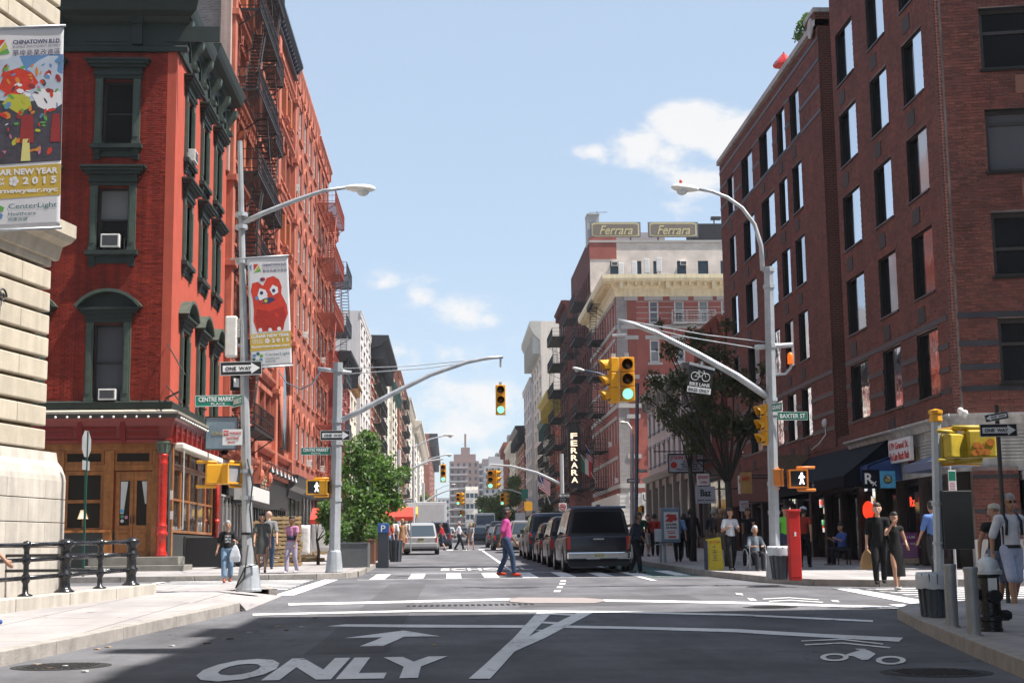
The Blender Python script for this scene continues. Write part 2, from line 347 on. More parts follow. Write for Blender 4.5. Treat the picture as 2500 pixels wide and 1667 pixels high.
def gtext(s,x0,x1,y0,y1,name='road_lettering',bold=.02):
 o=text(s,1,M_PAINT,None,(0,0,0),rx=0,ext=0,bold=bold);o.name=name;me=o.data
 for f in me.vertices:pass
 a=np.empty(len(me.vertices)*3);me.vertices.foreach_get('co',a);a=a.reshape(-1,3)
 a[:,0]=x0+(a[:,0]-a[:,0].min())/np.ptp(a[:,0])*(x1-x0);a[:,1]=y0+(a[:,1]-a[:,1].min())/np.ptp(a[:,1])*(y1-y0)
 a[:,2]=[g(y)+.008 for y in a[:,1]];me.vertices.foreach_set('co',a.ravel());me.update();return struct(o)
gtext('ONLY',-2.36,-.03,12.75,15.3,bold=.05)
a_,b_=PG(1075,1393),PG(1300,1387);gtext('SCHOOL',a_[0],a_[0]+3.0,a_[1],a_[1]+2.6)
def ringpoly(c,rx,ry,n=26,k=.62):
 P=[(c[0]+rx*math.cos(t),c[1]+ry*math.sin(t))for t in np.linspace(0,2*math.pi,n)];Q=[(c[0]+rx*k*math.cos(t),c[1]+ry*k*math.sin(t))for t in np.linspace(0,2*math.pi,n)]
 return[[P[i],P[i+1],Q[i+1],Q[i]]for i in range(n-1)]
pmark('bike_symbol',ringpoly((2037.5,1605),35,9.5)+ringpoly((2175,1612.5),37,10.5)+[[(2060,1600),(2102,1587),(2120,1588),(2138,1597),(2120,1611),(2105,1612),(2085,1603)],[(2088,1584),(2112,1584.5),(2116,1587),(2092,1586.6)]])
pmark('chevron_marking',[[(1955,1564),(2056,1559.5),(2156,1571.5),(2156,1574),(2056,1562.5),(1957,1566.5)],[(1964,1573),(2055,1568.5),(2175,1580.5),(2172,1583),(2055,1571.5),(1966,1576)]])
pmark('chevron_marking',[[(1861,1461.5),(1926,1458),(1999,1463.5),(1999,1465),(1926,1460),(1863,1463)],[(1876,1467),(1930,1464),(2010,1469.5),(2008,1471),(1930,1466),(1878,1468.5)]])
pmark('dashed_line',[[(1369,1416.5),(1382,1416.5),(1381,1419.5),(1368,1419.5)],[(1367,1423),(1381,1423),(1379,1426.5),(1365,1426.5)],[(1361,1431),(1375,1431),(1373,1435),(1359,1435)],[(1354.5,1440.5),(1370,1440.5),(1367,1445),(1351,1445)]])
pmark('dashed_line',[[(1795,1447),(1812,1449),(1815,1453),(1798,1451)],[(1824,1460),(1840,1461),(1848,1466),(1832,1466)],[(2028,1465),(2046,1466),(2050,1470),(2034,1469)]])
def crossing(name,bars,lines):
 mb=MB()
 for p in bars+lines:gpoly(mb,p,.008)
 return struct(mb.build(name,M_PAINT))
yA,yB=PG(1300,1410)[1],PG(1300,1397)[1]
crossing('crossing',[[(x,yA+.15),(x+.42,yA+.15),(x+.42,yB-.1),(x,yB-.1)]for x in np.arange(-2.2,6.6,1.05)],[[(-2.5,yA-.1),(7.2,yA-.5),(7.2,yA-.35),(-2.5,yA+.05)],[(-2.4,yB),(6.8,yB),(6.8,yB+.14),(-2.4,yB+.14)]])
crossing('crossing',[[(-7.6,y),(-3.75,y),(-3.75,y+.32),(-7.6,y+.32)]for y in np.arange(33.5,39.6,.85)],[[(-3.72,30.6),(-3.28,30.6),(-3.05,39.6),(-3.45,39.9)],[(-7.9,33.4),(-7.7,33.4),(-7.7,39.6),(-7.9,39.6)]])
crossing('crossing',[[(8.7,y),(13.4,y),(13.4,y+.32),(8.7,y+.32)]for y in np.arange(23.2,30.2,.8)],[[(7.75,22.6),(8.3,22.9),(8.55,30.5),(8.15,30.4)],[(13.45,23.2),(13.7,23.2),(13.7,30.2),(13.45,30.2)]])
crossing('crossing',[[(x,88.5),(x+.4,88.5),(x+.4,91.6),(x,91.6)]for x in np.arange(-2.2,6.4,1.)],[[(-2.5,88.2),(6.6,88.2),(6.6,88.4),(-2.5,88.4)],[(-2.5,91.7),(6.6,91.7),(6.6,91.9),(-2.5,91.9)]])
lm=MB();gpoly(lm,[(1.9,44),(2.02,44),(2.02,86),(1.9,86)],.008);gpoly(lm,[(5.05,36),(5.2,36),(5.15,110),(5.0,110)],.010);struct(lm.build('lane_line',M_PAINT))
M_IRON=mat('cast_iron',(.045,.043,.042),.7,metal=.5,var=.4,scale=20,bump=.5,bscale=60)
def manhole(c,r,label,z=.004):
 z0=g(c[1]);t=tag(MB().lathe([(r*1.14,-.02),(r*1.14,z),(r*1.02,z),(r*1.02,z-.01)],(c[0],c[1],z0),32,cap=False).build('manhole_cover',M_IRON),label,'manhole')
 lid=MB().lathe([(r,-.02),(r,z+.002)],(c[0],c[1],z0),32).build('lid',M_IRON,t)
 st=MB()
 for i in range(-6,7):
  for j in range(-6,7):
   if i*i+j*j<36:st.box(c[0]+i*r*.145-r*.045,c[0]+i*r*.145+r*.045,c[1]+j*r*.145-r*.045,c[1]+j*r*.145+r*.045,z0+z,z0+z+.008)
 st.build('tread_pattern',M_IRON,lid,kind='stuff')
manhole(PG(150,1626),.43,'cast iron manhole cover by the left kerb in the foreground')
manhole(PG(2285,1641),.42,'dark manhole cover near the right kerb below the bike symbol')
manhole(PG(1880,1481),.4,'small dark manhole cover on the sunlit road by the chevrons',z=.003)
gr=MB();c=PG(1150,1476)
for i in range(22):gr.box(c[0]-1.15+i*.105,c[0]-1.09+i*.105,c[1]-.3,c[1]+.3,g(c[1])-.02,g(c[1])+.006)
tag(gr.build('drain_grate',M_IRON),'long iron drain grate set in the road before the stop line','grate')
pm=MB();gpoly(pm,[tuple(PG(x,y)[:2])for x,y in((1242,1462),(1268,1459),(1420,1459.5),(1470,1463),(1478,1468),(1450,1473),(1300,1473),(1245,1470))],.0125);struct(pm.build('road_patch',mat('patch_concrete',(.27,.235,.225),.9,var=.15,scale=8,bump=.3,bscale=60)))
tp=MB();gpoly(tp,[(-6,37.5),(-3.3,37),(-3.2,39.4),(-6,39.5)],.003);gpoly(tp,[(1.2,25),(4.6,25.4),(4.7,28.6),(1.5,28.3)],.003);gpoly(tp,[(-1.6,16),(-.7,16),(-.6,36),(-1.5,36)],.003)
struct(tp.build('road_patch',surfmat('patched_asphalt',(.09,.09,.095),.28,.22,.7)))
# ======== building kit
class Face:
 """a facade: local x runs left to right for someone facing it, y runs inward, z is height; facing -y"""
 def __init__(s,root,org,rz):
  s.root=root;s.org=np.array([org[0],org[1],0.]);s.rz=rz
  s.T=xf(s.org-np.array(root.location),rz);s.ex=np.array([math.cos(rz),math.sin(rz),0]);s.ey=np.array([-math.sin(rz),math.cos(rz),0])
 def at(s,px,py,y=0.):
  d=raydir(px,py);o=s.org+s.ey*y;t=((o-CAM)@s.ey)/(d@s.ey);p=CAM+d*t-s.org;return p@s.ex,p[2]
 def mb(s):m=MB();m.T=s.T;return m
 def box(s,name,m,x0,x1,y0,y1,z0,z1,parent=None,bevel=0.,**k):
  b=s.mb();b.box(min(x0,x1),max(x0,x1),min(y0,y1),max(y0,y1),min(z0,z1),max(z0,z1));return b.build(name,m,parent or s.root,bevel=bevel,**k)
 def text(s,st,size,m,x,z,y=-.01,parent=None,**k):
  o=text(st,size,m,parent or s.root,(0,0,0),**k);a=np.empty(len(o.data.vertices)*3);o.data.vertices.foreach_get('co',a);a=a.reshape(-1,3)+np.array([x,y,z])
  a=a@s.T[:3,:3].T+s.T[:3,3];o.data.vertices.foreach_set('co',a.ravel());o.data.update();return o
 def wall(s,x0,x1,z0,z1,ops,m,depth=.25,name='wall',y=0.,parent=None,m2=None,back=None):
  xs=sorted({x0,x1,*[o[0]for o in ops],*[o[1]for o in ops]});zs=sorted({z0,z1,*[o[2]for o in ops],*[o[3]for o in ops]})
  xs=[v for v in xs if x0<=v<=x1];zs=[v for v in zs if z0<=v<=z1];b=s.mb()
  for i in range(len(zs)-1):
   zc=(zs[i]+zs[i+1])/2;run=None
   for j in range(len(xs)):
    solid=j<len(xs)-1 and not any(o[0]<(xs[j]+xs[j+1])/2<o[1]and o[2]<zc<o[3]for o in ops)
    if solid and run is None:run=xs[j]
    if not solid and run is not None:
     b.quad((run,y,zs[i]),(xs[j],y,zs[i]),(xs[j],y,zs[i+1]),(run,y,zs[i+1]));run=None
  b.cur=1 if m2 else 0
  for a,c,d,e in ops:
   y2=y+depth
   b.quad((a,y,d),(a,y,e),(a,y2,e),(a,y2,d));b.quad((c,y,d),(c,y2,d),(c,y2,e),(c,y,e))
   b.quad((a,y,e),(c,y,e),(c,y2,e),(a,y2,e));b.quad((a,y,d),(a,y2,d),(c,y2,d),(c,y,d))
  b.cur=0
  if back:yb=y+back;b.quad((x0,y,z0),(x0,y,z1),(x0,yb,z1),(x0,yb,z0));b.quad((x1,y,z0),(x1,yb,z0),(x1,yb,z1),(x1,y,z1));b.quad((x0,y,z1),(x1,y,z1),(x1,yb,z1),(x0,yb,z1));b.quad((x0,yb,z0),(x0,yb,z1),(x1,yb,z1),(x1,yb,z0))
  return b.build(name,[m,m2]if m2 else m,parent or s.root)
 def window(s,x0,x1,z0,z1,y=.13,fm=None,fw=.06,rows=2,cols=1,pm=None,rail=None,parent=None,name='window'):
  fm=fm or M_WFRAME;b=s.mb();d0,d1=y-.03,y+.05
  b.box(x0,x0+fw,d0,d1,z0,z1);b.box(x1-fw,x1,d0,d1,z0,z1);b.box(x0+fw,x1-fw,d0,d1,z0,z0+fw);b.box(x0+fw,x1-fw,d0,d1,z1-fw,z1)
  zz=[z0+fw];h=(z1-z0-2*fw)
  zz=[z0+fw+h*i/rows for i in range(rows+1)]if rail is None else[z0+fw,z0+(z1-z0)*rail,z1-fw]
  xx=[x0+fw+(x1-x0-2*fw)*i/cols for i in range(cols+1)]
  for z in zz[1:-1]:b.box(x0+fw,x1-fw,d0+.005,d1,z-fw*.4,z+fw*.4)
  for x in xx[1:-1]:b.box(x-fw*.35,x+fw*.35,d0+.006,d1,z0+fw,z1-fw)
  w=b.build(name,fm,parent or s.root)
  for i in range(len(zz)-1):
   for j in range(len(xx)-1):
    pb=s.mb();pb.box(xx[j]-.002,xx[j+1]+.002,y+.012*(i+1),y+.012*(i+1)+.006,zz[i],zz[i+1])
    mm=pm(i,j)if callable(pm)else(pm or rnd.choice(GLASSES));pb.build('pane',mm,w)
  return w
 def bricks(s,x0,x1,z0,z1,ops,m,course=.075,blen=.215,gap=.011,proud=(.004,.012),nparts=0,y=.008,name='brick',edge=None,seed=1,ret=.1):
  r=random.Random(seed);B=[];nrow=int((z1-z0)/course)
  for i in range(nrow):
   za,zb=z0+i*course,z0+(i+1)*course-gap;cuts=sorted((o[0],o[1])for o in ops if o[2]<zb and o[3]>za);free=[];x=x0
   for a,c in cuts:
    if a>x:free.append((x,a))
    x=max(x,c)
   if x<x1:free.append((x,x1))
   hd=(i%6==5);L=blen*.5+.005 if hd else blen
   for a,c in free:
    p=math.floor((a-x0)/L)*L+x0-(L/2 if i%2 else 0)
    while p<c:
     q0,q1=max(a,p),min(c,p+L-gap)
     if q1-q0>.03:B.append((q0,q1,za,zb,r.uniform(*proud)))
     p+=L
  order=list(range(len(B)))
  if nparts:
   def vis(k):
    q=B[k];p=s.org+s.ex*(q[0]+q[1])/2+np.array([0,0,(q[2]+q[3])/2])-CAM;zc=p@cF;u=W/2+F*(p@cR)/zc;v=H/2-F*(p@cU)/zc
    return 0 if(0<u<W and 0<v<H)else 1
   order.sort(key=lambda k:(vis(k),np.linalg.norm(s.org+s.ex*B[k][0]+np.array([0,0,B[k][2]])-CAM)))
  cache={}
  for k in order[:nparts]:
   q0,q1,za,zb,pr=B[k];key=(round(q1-q0,3),round(zb-za,3),round(pr,3))
   if key not in cache:
    c_=MB();c_.box(0,q1-q0,-pr,.03,0,zb-za);cache[key]=c_.mesh('brick',m)
   o=bpy.data.objects.new(name,cache[key]);COL.objects.link(o);o.parent=s.root
   o.matrix_local=Matrix(s.T.tolist())@Matrix.Translation((q0,y,za))
  b=s.mb();V=[];Fc=[]
  for n_,k in enumerate(order[nparts:]):
   q0,q1,za,zb,pr=B[k];y0,y1=y-pr,y+.02
   V+=[(q0,y0,za),(q1,y0,za),(q1,y1,za),(q0,y1,za),(q0,y0,zb),(q1,y0,zb),(q1,y1,zb),(q0,y1,zb)];o8=n_*8
   Fc+=[(o8,o8+3,o8+2,o8+1),(o8+4,o8+5,o8+6,o8+7),(o8,o8+1,o8+5,o8+4),(o8+1,o8+2,o8+6,o8+5),(o8+3,o8,o8+4,o8+7)]
  if V:b.add(V,Fc);b.build('brickwork',m,s.root,kind='stuff')
 def profile(s,name,m,prof,x0,x1,parent=None,miter=(0,0),auto=None):
  """moulding: prof = (outward, z) polygon pulled along x; miter lets the far-out points run past the ends"""
  b=s.mb();n=len(prof);V=[(x0-miter[0]*max(0,o),-o,z)for o,z in prof]+[(x1+miter[1]*max(0,o),-o,z)for o,z in prof]
  ar=sum(prof[i-1][0]*prof[i][1]-prof[i][0]*prof[i-1][1]for i in range(n));fc=[tuple(range(n)),tuple(range(2*n-1,n-1,-1))]+[(i,i+n,(i+1)%n+n,(i+1)%n)for i in range(n)]
  if ar>0:fc=[q[::-1]for q in fc]
  b.add(V,fc);return b.build(name,m,parent or s.root)
 def arch(s,name,m,xc,zc,r,w,y0,y1,a0=0.,a1=math.pi,n=14,parent=None):
  b=s.mb();R=[]
  for i in range(n+1):
   t=a1+(a0-a1)*i/n;c,q=math.cos(t),math.sin(t)
   R.append([(xc+c*r,y0,zc+q*r),(xc+c*(r+w),y0,zc+q*(r+w)),(xc+c*(r+w),y1,zc+q*(r+w)),(xc+c*r,y1,zc+q*r)])
  b.loft(R);return b.build(name,m,parent or s.root)
 def aircon(s,x,z,w=.6,h=.4,d=.35,parent=None,y=.1):
  b=s.mb();b.box(x,x+w,y-d,y,z,z+h);o=b.build('air_conditioner',M_ACWHITE,parent or s.root,bevel=.012)
  gb=s.mb();gb.box(x+.05,x+w-.05,y-d-.004,y-d+.01,z+.05,z+h-.05);gr=gb.build('grille',M_ACDARK,o)
  return o
 def escape(s,x0,x1,zs,m,d=1.05,rail=.95,stair=1,pitch=.16,slats=.09,ladder=True,bars=.018,name='fire_escape',mesh_end=False):
  """balconies at heights zs with railings, brackets and stairs between: balcony, railing and stair parts"""
  for i,z in enumerate(zs):
   b=s.mb();b.box(x0,x1,-d,-d+.045,z-.09,z);b.box(x0,x1,-.05,-.005,z-.09,z)
   for x in(x0,x1-.045):b.box(x,x+.045,-d,-.01,z-.09,z)
   k=int((x1-x0)/slats)
   for j in range(1,k):b.box(x0+j*slats,x0+j*slats+.038,-d+.045,-.05,z-.012,z)
   for x in np.linspace(x0+.2,x1-.2,3):b.bar((x,-d+.06,z-.1),(x,-.01,z-.85),.045)
   bal=b.build('fire_escape_balcony',m,s.root)
   r=s.mb();h=rail
   for zz in(z+h,z+h*.55,z+.12):
    r.bar((x0,-d+.02,zz),(x1,-d+.02,zz),.04)
    for x in(x0+.015,x1-.015):r.bar((x,-d+.02,zz),(x,-.02,zz),.03)
   for x in np.arange(x0,x1+.01,pitch):r.bar((x,-d+.02,z),(x,-d+.02,z+h),bars)
   for x in(x0+.015,x1-.015):
    for yy in np.arange(-d+.02,-.05,pitch):r.bar((x,yy,z),(x,yy,z+h),bars)
   for x in np.linspace(x0,x1,4):r.bar((x,-d+.02,z-.05),(x,-d+.02,z+h),.035)
   r.build('railing',m,bal)
   if i<len(zs)-1:
    zt=zs[i+1];w=.5;st=s.mb();run=min((x1-x0)-.7,(zt-z)*.75);xa,xb=(x0+.25,x0+.25+run)if(i+stair)%2 else(x1-.25,x1-.25-run)
    for yy in(-d+.14,-d+.14+w):st.bar((xa,yy,z),(xb,yy,zt),.03,.14)
    n=int((zt-z)/.2)
    for j in range(1,n):
     t=j/n;st.box(xa+(xb-xa)*t-.1,xa+(xb-xa)*t+.1,-d+.14,-d+.14+w,z+(zt-z)*t-.012,z+(zt-z)*t+.012)
    st.bar((xa,-d+.12,z+.85),(xb,-d+.12,zt+.85),.022);st.build('stair',m,bal)
   elif mesh_end:pass
def building(name,label,loc,cat='building',group=None):
 return thing(name,label,cat,(loc[0],loc[1],g(loc[1])),0,group)
def mass(face,x0,x1,depth,z0,z1,m,y=.02,roofm=None,parapet=0.):
 """side walls, back and roof behind a facade"""
 b=face.mb();y1=y+depth
 b.quad((x0,y,z0),(x0,y,z1),(x0,y1,z1),(x0,y1,z0));b.quad((x1,y,z0),(x1,y1,z0),(x1,y1,z1),(x1,y,z1));b.quad((x0,y1,z0),(x0,y1,z1),(x1,y1,z1),(x1,y1,z0))
 b.build('side_wall',m,face.root);r=face.mb();zr=z1-parapet;r.quad((x0,y,zr),(x1,y,zr),(x1,y1,zr),(x0,y1,zr));r.build('roof',roofm or M_TAR,face.root)
M_TAR=mat('roof_tar',(.07,.068,.066),.9)
M_WFRAME=mat('window_frame_white',(.62,.6,.57),.6,var=.1)
M_WDARK=mat('window_frame_dark',(.03,.028,.027),.5)
M_ACWHITE=mat('aircon_casing',(.66,.64,.6),.55,var=.15,scale=6);M_ACDARK=mat('aircon_grille',(.05,.05,.052),.6)
def glassmat(name,col,rough=.06,ior=1.5,metal=0.):
 m=mat(name,col,rough,var=0,metal=metal);b=m.node_tree.nodes['Principled BSDF'];b.inputs['IOR'].default_value=ior
 n,l=m.node_tree.nodes,m.node_tree.links;t=n.new('ShaderNodeTexCoord');k=n.new('ShaderNodeTexNoise');k.inputs['Scale'].default_value=1.3;k.inputs['Detail'].default_value=2;l.new(t.outputs['Object'],k.inputs['Vector'])
 bp=n.new('ShaderNodeBump');bp.inputs['Strength'].default_value=.12;bp.inputs['Distance'].default_value=.05;l.new(k.outputs[0],bp.inputs['Height']);l.new(bp.outputs[0],b.inputs['Normal']);return m
G_DARK=glassmat('glass_dark',(.012,.013,.015));G_BLUE=glassmat('glass_blue',(.03,.05,.07));G_BLIND=glassmat('glass_over_blind',(.20,.20,.195),.12);G_CURT=glassmat('glass_over_curtain',(.1,.1,.11),.1)
G_SKY=glassmat('glass_mirrored',(.78,.80,.84),.035,metal=1.)
G_SKYD=glassmat('glass_mirrored_dull',(.5,.52,.56),.07,metal=1.);G_SKYB=glassmat('glass_over_pale_blind',(.5,.5,.5),.06,ior=1.8)
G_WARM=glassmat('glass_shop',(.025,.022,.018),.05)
GLASSES=[G_DARK,G_DARK,G_DARK,G_BLUE,G_CURT,G_BLIND]
# ======== limestone building at the far left, with its railing
M_LIME=mat('limestone',(.44,.385,.30),.85,var=.1,scale=2.5,bump=.25,bscale=25,island=.07,streak=.08)
M_LIMEB=mat('limestone_base',(.42,.385,.335),.85,var=.14,scale=2,bump=.25,bscale=30,island=.06,streak=.14)
M_JOINT=mat('stone_joint',(.17,.13,.075),.95,var=.2)
bc=PG(152,1444,.15)
lime=building('limestone_building','cream limestone building with deep horizontal joints at the left edge',(bc[0],bc[1]))
ang=math.radians(90-13)
fl=Face(lime,(bc[0],bc[1]),ang)
xr=0.
b=fl.mb();b.box(-75,-.75,.42,10,-.5,24);b.build('core',M_JOINT,lime)
def course(z0,z1,out,xend,m,blk=1.25,nm='stone_block',off=0.,bev=.02):
 x=xend;first=True
 while x>-9:
  L=blk*(.55 if(first and off)else 1);first=False
  fl.box(nm,m,x-L+.006,x,-out,.5,z0,z1,bevel=bev);x-=L
zb=[fl.at(149,y)[1]for y in(1440,1336,1276,1219,1172)]
for i,(a,c)in enumerate(zip([-.4]+zb[1:4],zb[1:5])):course(a+.008,c-.008,.0,0,M_LIMEB,blk=1.5,off=i%2,bev=.008)
zt=fl.at(112,1172,.0)[1];z2=fl.at(112,1120,.15)[1]
fl.profile('base_moulding',M_LIMEB,[(-.5,zt+.002),(0,zt+.002),(-.02,zt+.12),(-.10,zt+.3),(-.2,zt+.42),(-.24,zt+.62),(-.5,zt+.62)],-9,0,miter=(0,1))
zc=zt+.62;cs=fl.at(100,1026,.25)[1]-fl.at(100,1083,.25)[1];i=0
while zc<22:
 if not(fl.at(120,585,0)[1]<zc+cs*.5<fl.at(120,530,0)[1]):course(zc+.05,zc+cs-.03,-.27,-.42,M_LIME,blk=2.1,off=i%2,bev=.025)
 zc+=cs;i+=1
za,zb_=fl.at(135,562,-.1)[1],fl.at(135,530,-.1)[1]
fl.profile('stone_cornice',M_LIME,[(-.3,za-.5),(-.2,za-.48),(-.12,za-.2),(.05,za-.12),(.12,za),(.12,zb_),(-.3,zb_+.02)],-9,-.25,miter=(0,1))
sc=fl.at(8,722,.2);b=fl.mb();b.tube([(sc[0]+.16*math.cos(t)*(1-t/11),.22,sc[1]+.16*math.sin(t)*(1-t/11))for t in np.linspace(0,9.4,30)],.022,6)
b.tube([(sc[0]-.1,.2,sc[1]-.12),(sc[0]-.16,.2,sc[1]-.9),(sc[0]-.05,.2,sc[1]-1.7),(sc[0]-.2,.2,sc[1]-2.2)],.02,6);b.build('scroll_bracket',M_WDARK,lime,smooth=True)
M_BLK=mat('black_gloss_paint',(.012,.013,.016),.28,var=.2,scale=8,bump=.15,bscale=30)
rail=thing('area_railing','black pipe railing with ball joints on a low limestone kerb','railing',PG(157,1445,.15))
rl=np.array(rail.location);q1_,q2_=PG(64,1455,.36),PG(322,1428,.36);A,B_=q1_+(q1_-q2_)*1.5,q2_+(q2_-q1_)*.12
b=MB();dd=(B_-A)[:2]/np.linalg.norm((B_-A)[:2]);nn=np.array([-dd[1],dd[0]])
def kp(t,o):p=A[:2]+(B_-A)[:2]*t+nn*o;return p
ks=np.linspace(0,1.03,7)
for t0,t1 in zip(ks[:-1],ks[1:]):
 q=MB();P=[kp(t0+.001,-.16),kp(t1-.001,-.16),kp(t1-.001,.2),kp(t0+.001,.2)]
 V=[(p[0]-rl[0],p[1]-rl[1],g(p[1])+.1-rl[2])for p in P]+[(p[0]-rl[0],p[1]-rl[1],g(p[1])+.36-rl[2])for p in P];q.add(V,BOXF);q.build('kerb_stone',M_LIMEB,rail,bevel=.015)
def zk(p):return g(p[1])+.36
posts=[(-330,1531,1),(-140,1502,0),(64,1455,0),(157,1445,1),(245,1436,0),(322,1428,1)]
pp=[]
for(x,y,big)in posts:
 q=PG(x,y,.36)if x>0 else q1_+(q1_-q2_)*(.4 if x>-200 else .95);t=((q-A)[:2]@dd)/np.linalg.norm((B_-A)[:2]);p=kp(t,.02);pp.append((p,big))
for p,big in pp:
 q=MB();z0=zk(p)-rl[2];c=(p[0]-rl[0],p[1]-rl[1],z0);hgt=.83
 if big:q.lathe([(.17,0),(.17,.02),(.12,.05),(.095,.09),(.09,.2),(.10,.24),(.13,.28),(.13,.31),(.09,.35),(.09,.52),(.13,.56),(.13,.6),(.09,.64),(.09,.74),(.14,.78),(.15,.83),(.11,.88),(.06,.9),(.001,.91)],c,16)
 else:q.lathe([(.12,0),(.12,.02),(.05,.05),(.045,.2),(.07,.24),(.075,.28),(.07,.32),(.045,.36),(.045,.5),(.07,.54),(.075,.58),(.07,.62),(.045,.66),(.045,.74),(.07,.78),(.075,.82),(.06,.87),(.001,.89)],c,12)
 q.build('post',M_BLK,rail,smooth=True)
for(p,_),(q_,_2)in zip(pp[:-1],pp[1:]):
 for h in(.29,.58,.82):
  q=MB();q.tube([(p[0]-rl[0],p[1]-rl[1],zk(p)+h-rl[2]),(q_[0]-rl[0],q_[1]-rl[1],zk(q_)+h-rl[2])],.036,10);q.build('rail',M_BLK,rail,smooth=True)
p,q_=pp[-1][0],np.array([pp[-1][0][0]-3.2,pp[-1][0][1]+.5])
for h in(.29,.58):q=MB();q.tube([(p[0]-rl[0],p[1]-rl[1],zk(p)+h-rl[2]),(q_[0]-rl[0],q_[1]-rl[1],zk(q_)+h-rl[2])],.03,8);q.build('rail',M_BLK,rail,smooth=True)
# ======== red corner building
XL,YC=-9.0,46.05
M_RBRICK=mat('red_painted_brick',(.225,.026,.014),.62,var=.16,scale=1.2,island=.16,streak=.24,bump=.15,bscale=60,spec=.2)
M_RMORT=mat('red_painted_joint',(.11,.016,.011),.8,var=.2,scale=2)
M_RSTUC=mat('red_painted_render',(.42,.066,.033),.8,var=.12,scale=1.5,bump=.15,bscale=20,streak=.08)
M_GRN=mat('green_trim',(.016,.025,.019),.65,var=.18,scale=4,bump=.1,bscale=30,streak=.15)
M_GRNL=mat('green_trim_light',(.055,.075,.056),.55,var=.2,scale=5,streak=.12)
M_CREAM=mat('cream_ledge',(.42,.38,.31),.7,var=.12)
M_RED=mat('red_gloss_paint',(.42,.02,.011),.28,var=.12,scale=4,coat=.3)
M_REDD=mat('red_fascia',(.20,.014,.009),.38,var=.18,scale=5,coat=.2)
M_WOOD=mat('varnished_wood',(.30,.115,.032),.35,var=.3,scale=6,coat=.3,streak=.2)
M_WOODD=mat('varnished_wood_dark',(.17,.065,.02),.4,var=.3,scale=6,streak=.2)
M_BULB=mat('bulb_white',(.8,.78,.72),.3,var=0)
red=building('red_corner_building','red painted brick corner building with dark green cornice and wooden restaurant front',(XL,YC))
ff=Face(red,(XL,YC),0.);fs=Face(red,(XL,YC),math.pi/2)
ztop=ff.at(425,127)[1];zled=ff.at(350,1000)[1];zband=ff.at(350,982)[1]
def fx(px,py=600):return ff.at(px,py)[0]
def fz(py,px=280):return ff.at(px,py)[1]
wins=[(fx(251,280),fx(325,280),fz(354),fz(198)),(fx(238,530),fx(314,530),fz(613),fz(458)),(fx(227,900),fx(300,900),fz(980),fz(791))]
ops=[]
dx=2.72
for k in range(3):
 for(a,c,d,e)in wins:ops.append((a-dx*k,c-dx*k,d,e))
SL=10.75;XB=-9.5
ff.wall(XB,-.02,zband,ztop+.6,ops,M_RMORT,depth=.3,y=.012)
ff.bricks(XB,-.3,zband,ztop,ops,M_RBRICK,seed=4,proud=(.003,.014))
q=ff.mb();q.box(-.3,0,-.004,.3,zband,ztop+.4);q.build('corner_pier',M_RSTUC,red)
ucol=[(2.3,5.4,8.35)[i]for i in range(3)];sops=[]
for u in ucol:
 for(a,c,d,e)in wins:sops.append((u-.52,u+.52,d,e))
fs.wall(0.001,SL,zband,ztop+.6,sops,M_RSTUC,depth=.3,y=-.004)
mass(fs,.3,SL,9,-1,ztop+.7,M_RSTUC,y=.05)
def trim(f,a,c,d,e,kind):
 """green surround of one window: pilasters, hood, sill with brackets"""
 w=.24;xc=(a+c)/2
 for s_ in(-1,1):
  x=a-w if s_<0 else c
  b=f.mb();b.box(x,x+w,-.09,.1,d,e+.05);b.box(x+.05,x+w-.05,-.12,-.09,d+.25,e-.2);b.box(x-.02,x+w+.02,-.11,.05,d-.001,d+.12)
  b.build('pilaster',M_GRNL,red)
 if kind=='flat':
  hd=f.mb()
  for o,x,z0,z1 in((.11,.27,e+.05,e+.17),(.16,.30,e+.17,e+.28),(.14,.28,e+.28,e+.42),(.24,.40,e+.42,e+.52),(.32,.5,e+.52,e+.62),(.37,.56,e+.62,e+.69)):hd.box(a-x,c+x,-o,.05,z0,z1)
  hd.build('window_hood',M_GRN,red)
  sl=f.mb();sl.box(a-w-.1,c+w+.1,-.2,.1,d-.14,d);sl.box(a-w-.04,c+w+.04,-.12,.05,d-.2,d-.14);sl.box(a-w+.04,c+w-.04,-.05,.05,d-.42,d-.2);s2=sl.build('window_sill',M_GRN,red)
  for x in(a-w,c+.04):
   br=f.mb()
   for k_,(o,z0,z1)in enumerate(((.14,d-.3,d-.2),(.11,d-.4,d-.3),(.08,d-.52,d-.4))):br.box(x,x+w-.04,-o,.03,z0,z1)
   br.build('bracket',M_GRN,s2)
 else:
  hd=f.mb();
  for o,x,z0,z1 in((.11,.27,e+.04,e+.18),(.15,.3,e+.18,e+.34),(.24,.42,e+.34,e+.44),(.30,.5,e+.44,e+.52)):hd.box(a-x,c+x,-o,.05,z0,z1)
  R=(c-a)/2+.5;rise=.5;rad=(R*R+rise*rise)/(2*rise);zc_=e+.52-(rad-rise);th=math.asin(R/rad)
  P=[(xc+rad*math.sin(t),zc_+rad*math.cos(t))for t in np.linspace(-th,th,15)]
  hd.prism(P,(0,-.12,0),(1,0,0),(0,0,1),(0,.16,0));hd.build('window_hood',M_GRN,red)
  q=f.mb();P2=[(xc+(rad+.1)*math.sin(t),zc_+(rad+.1)*math.cos(t))for t in np.linspace(-th-.03,th+.03,15)]
  q.prism(P2+[p for p in P[::-1]],(0,-.36,0),(1,0,0),(0,0,1),(0,.4,0));q.build('arched_hood_top',M_GRNL,red)
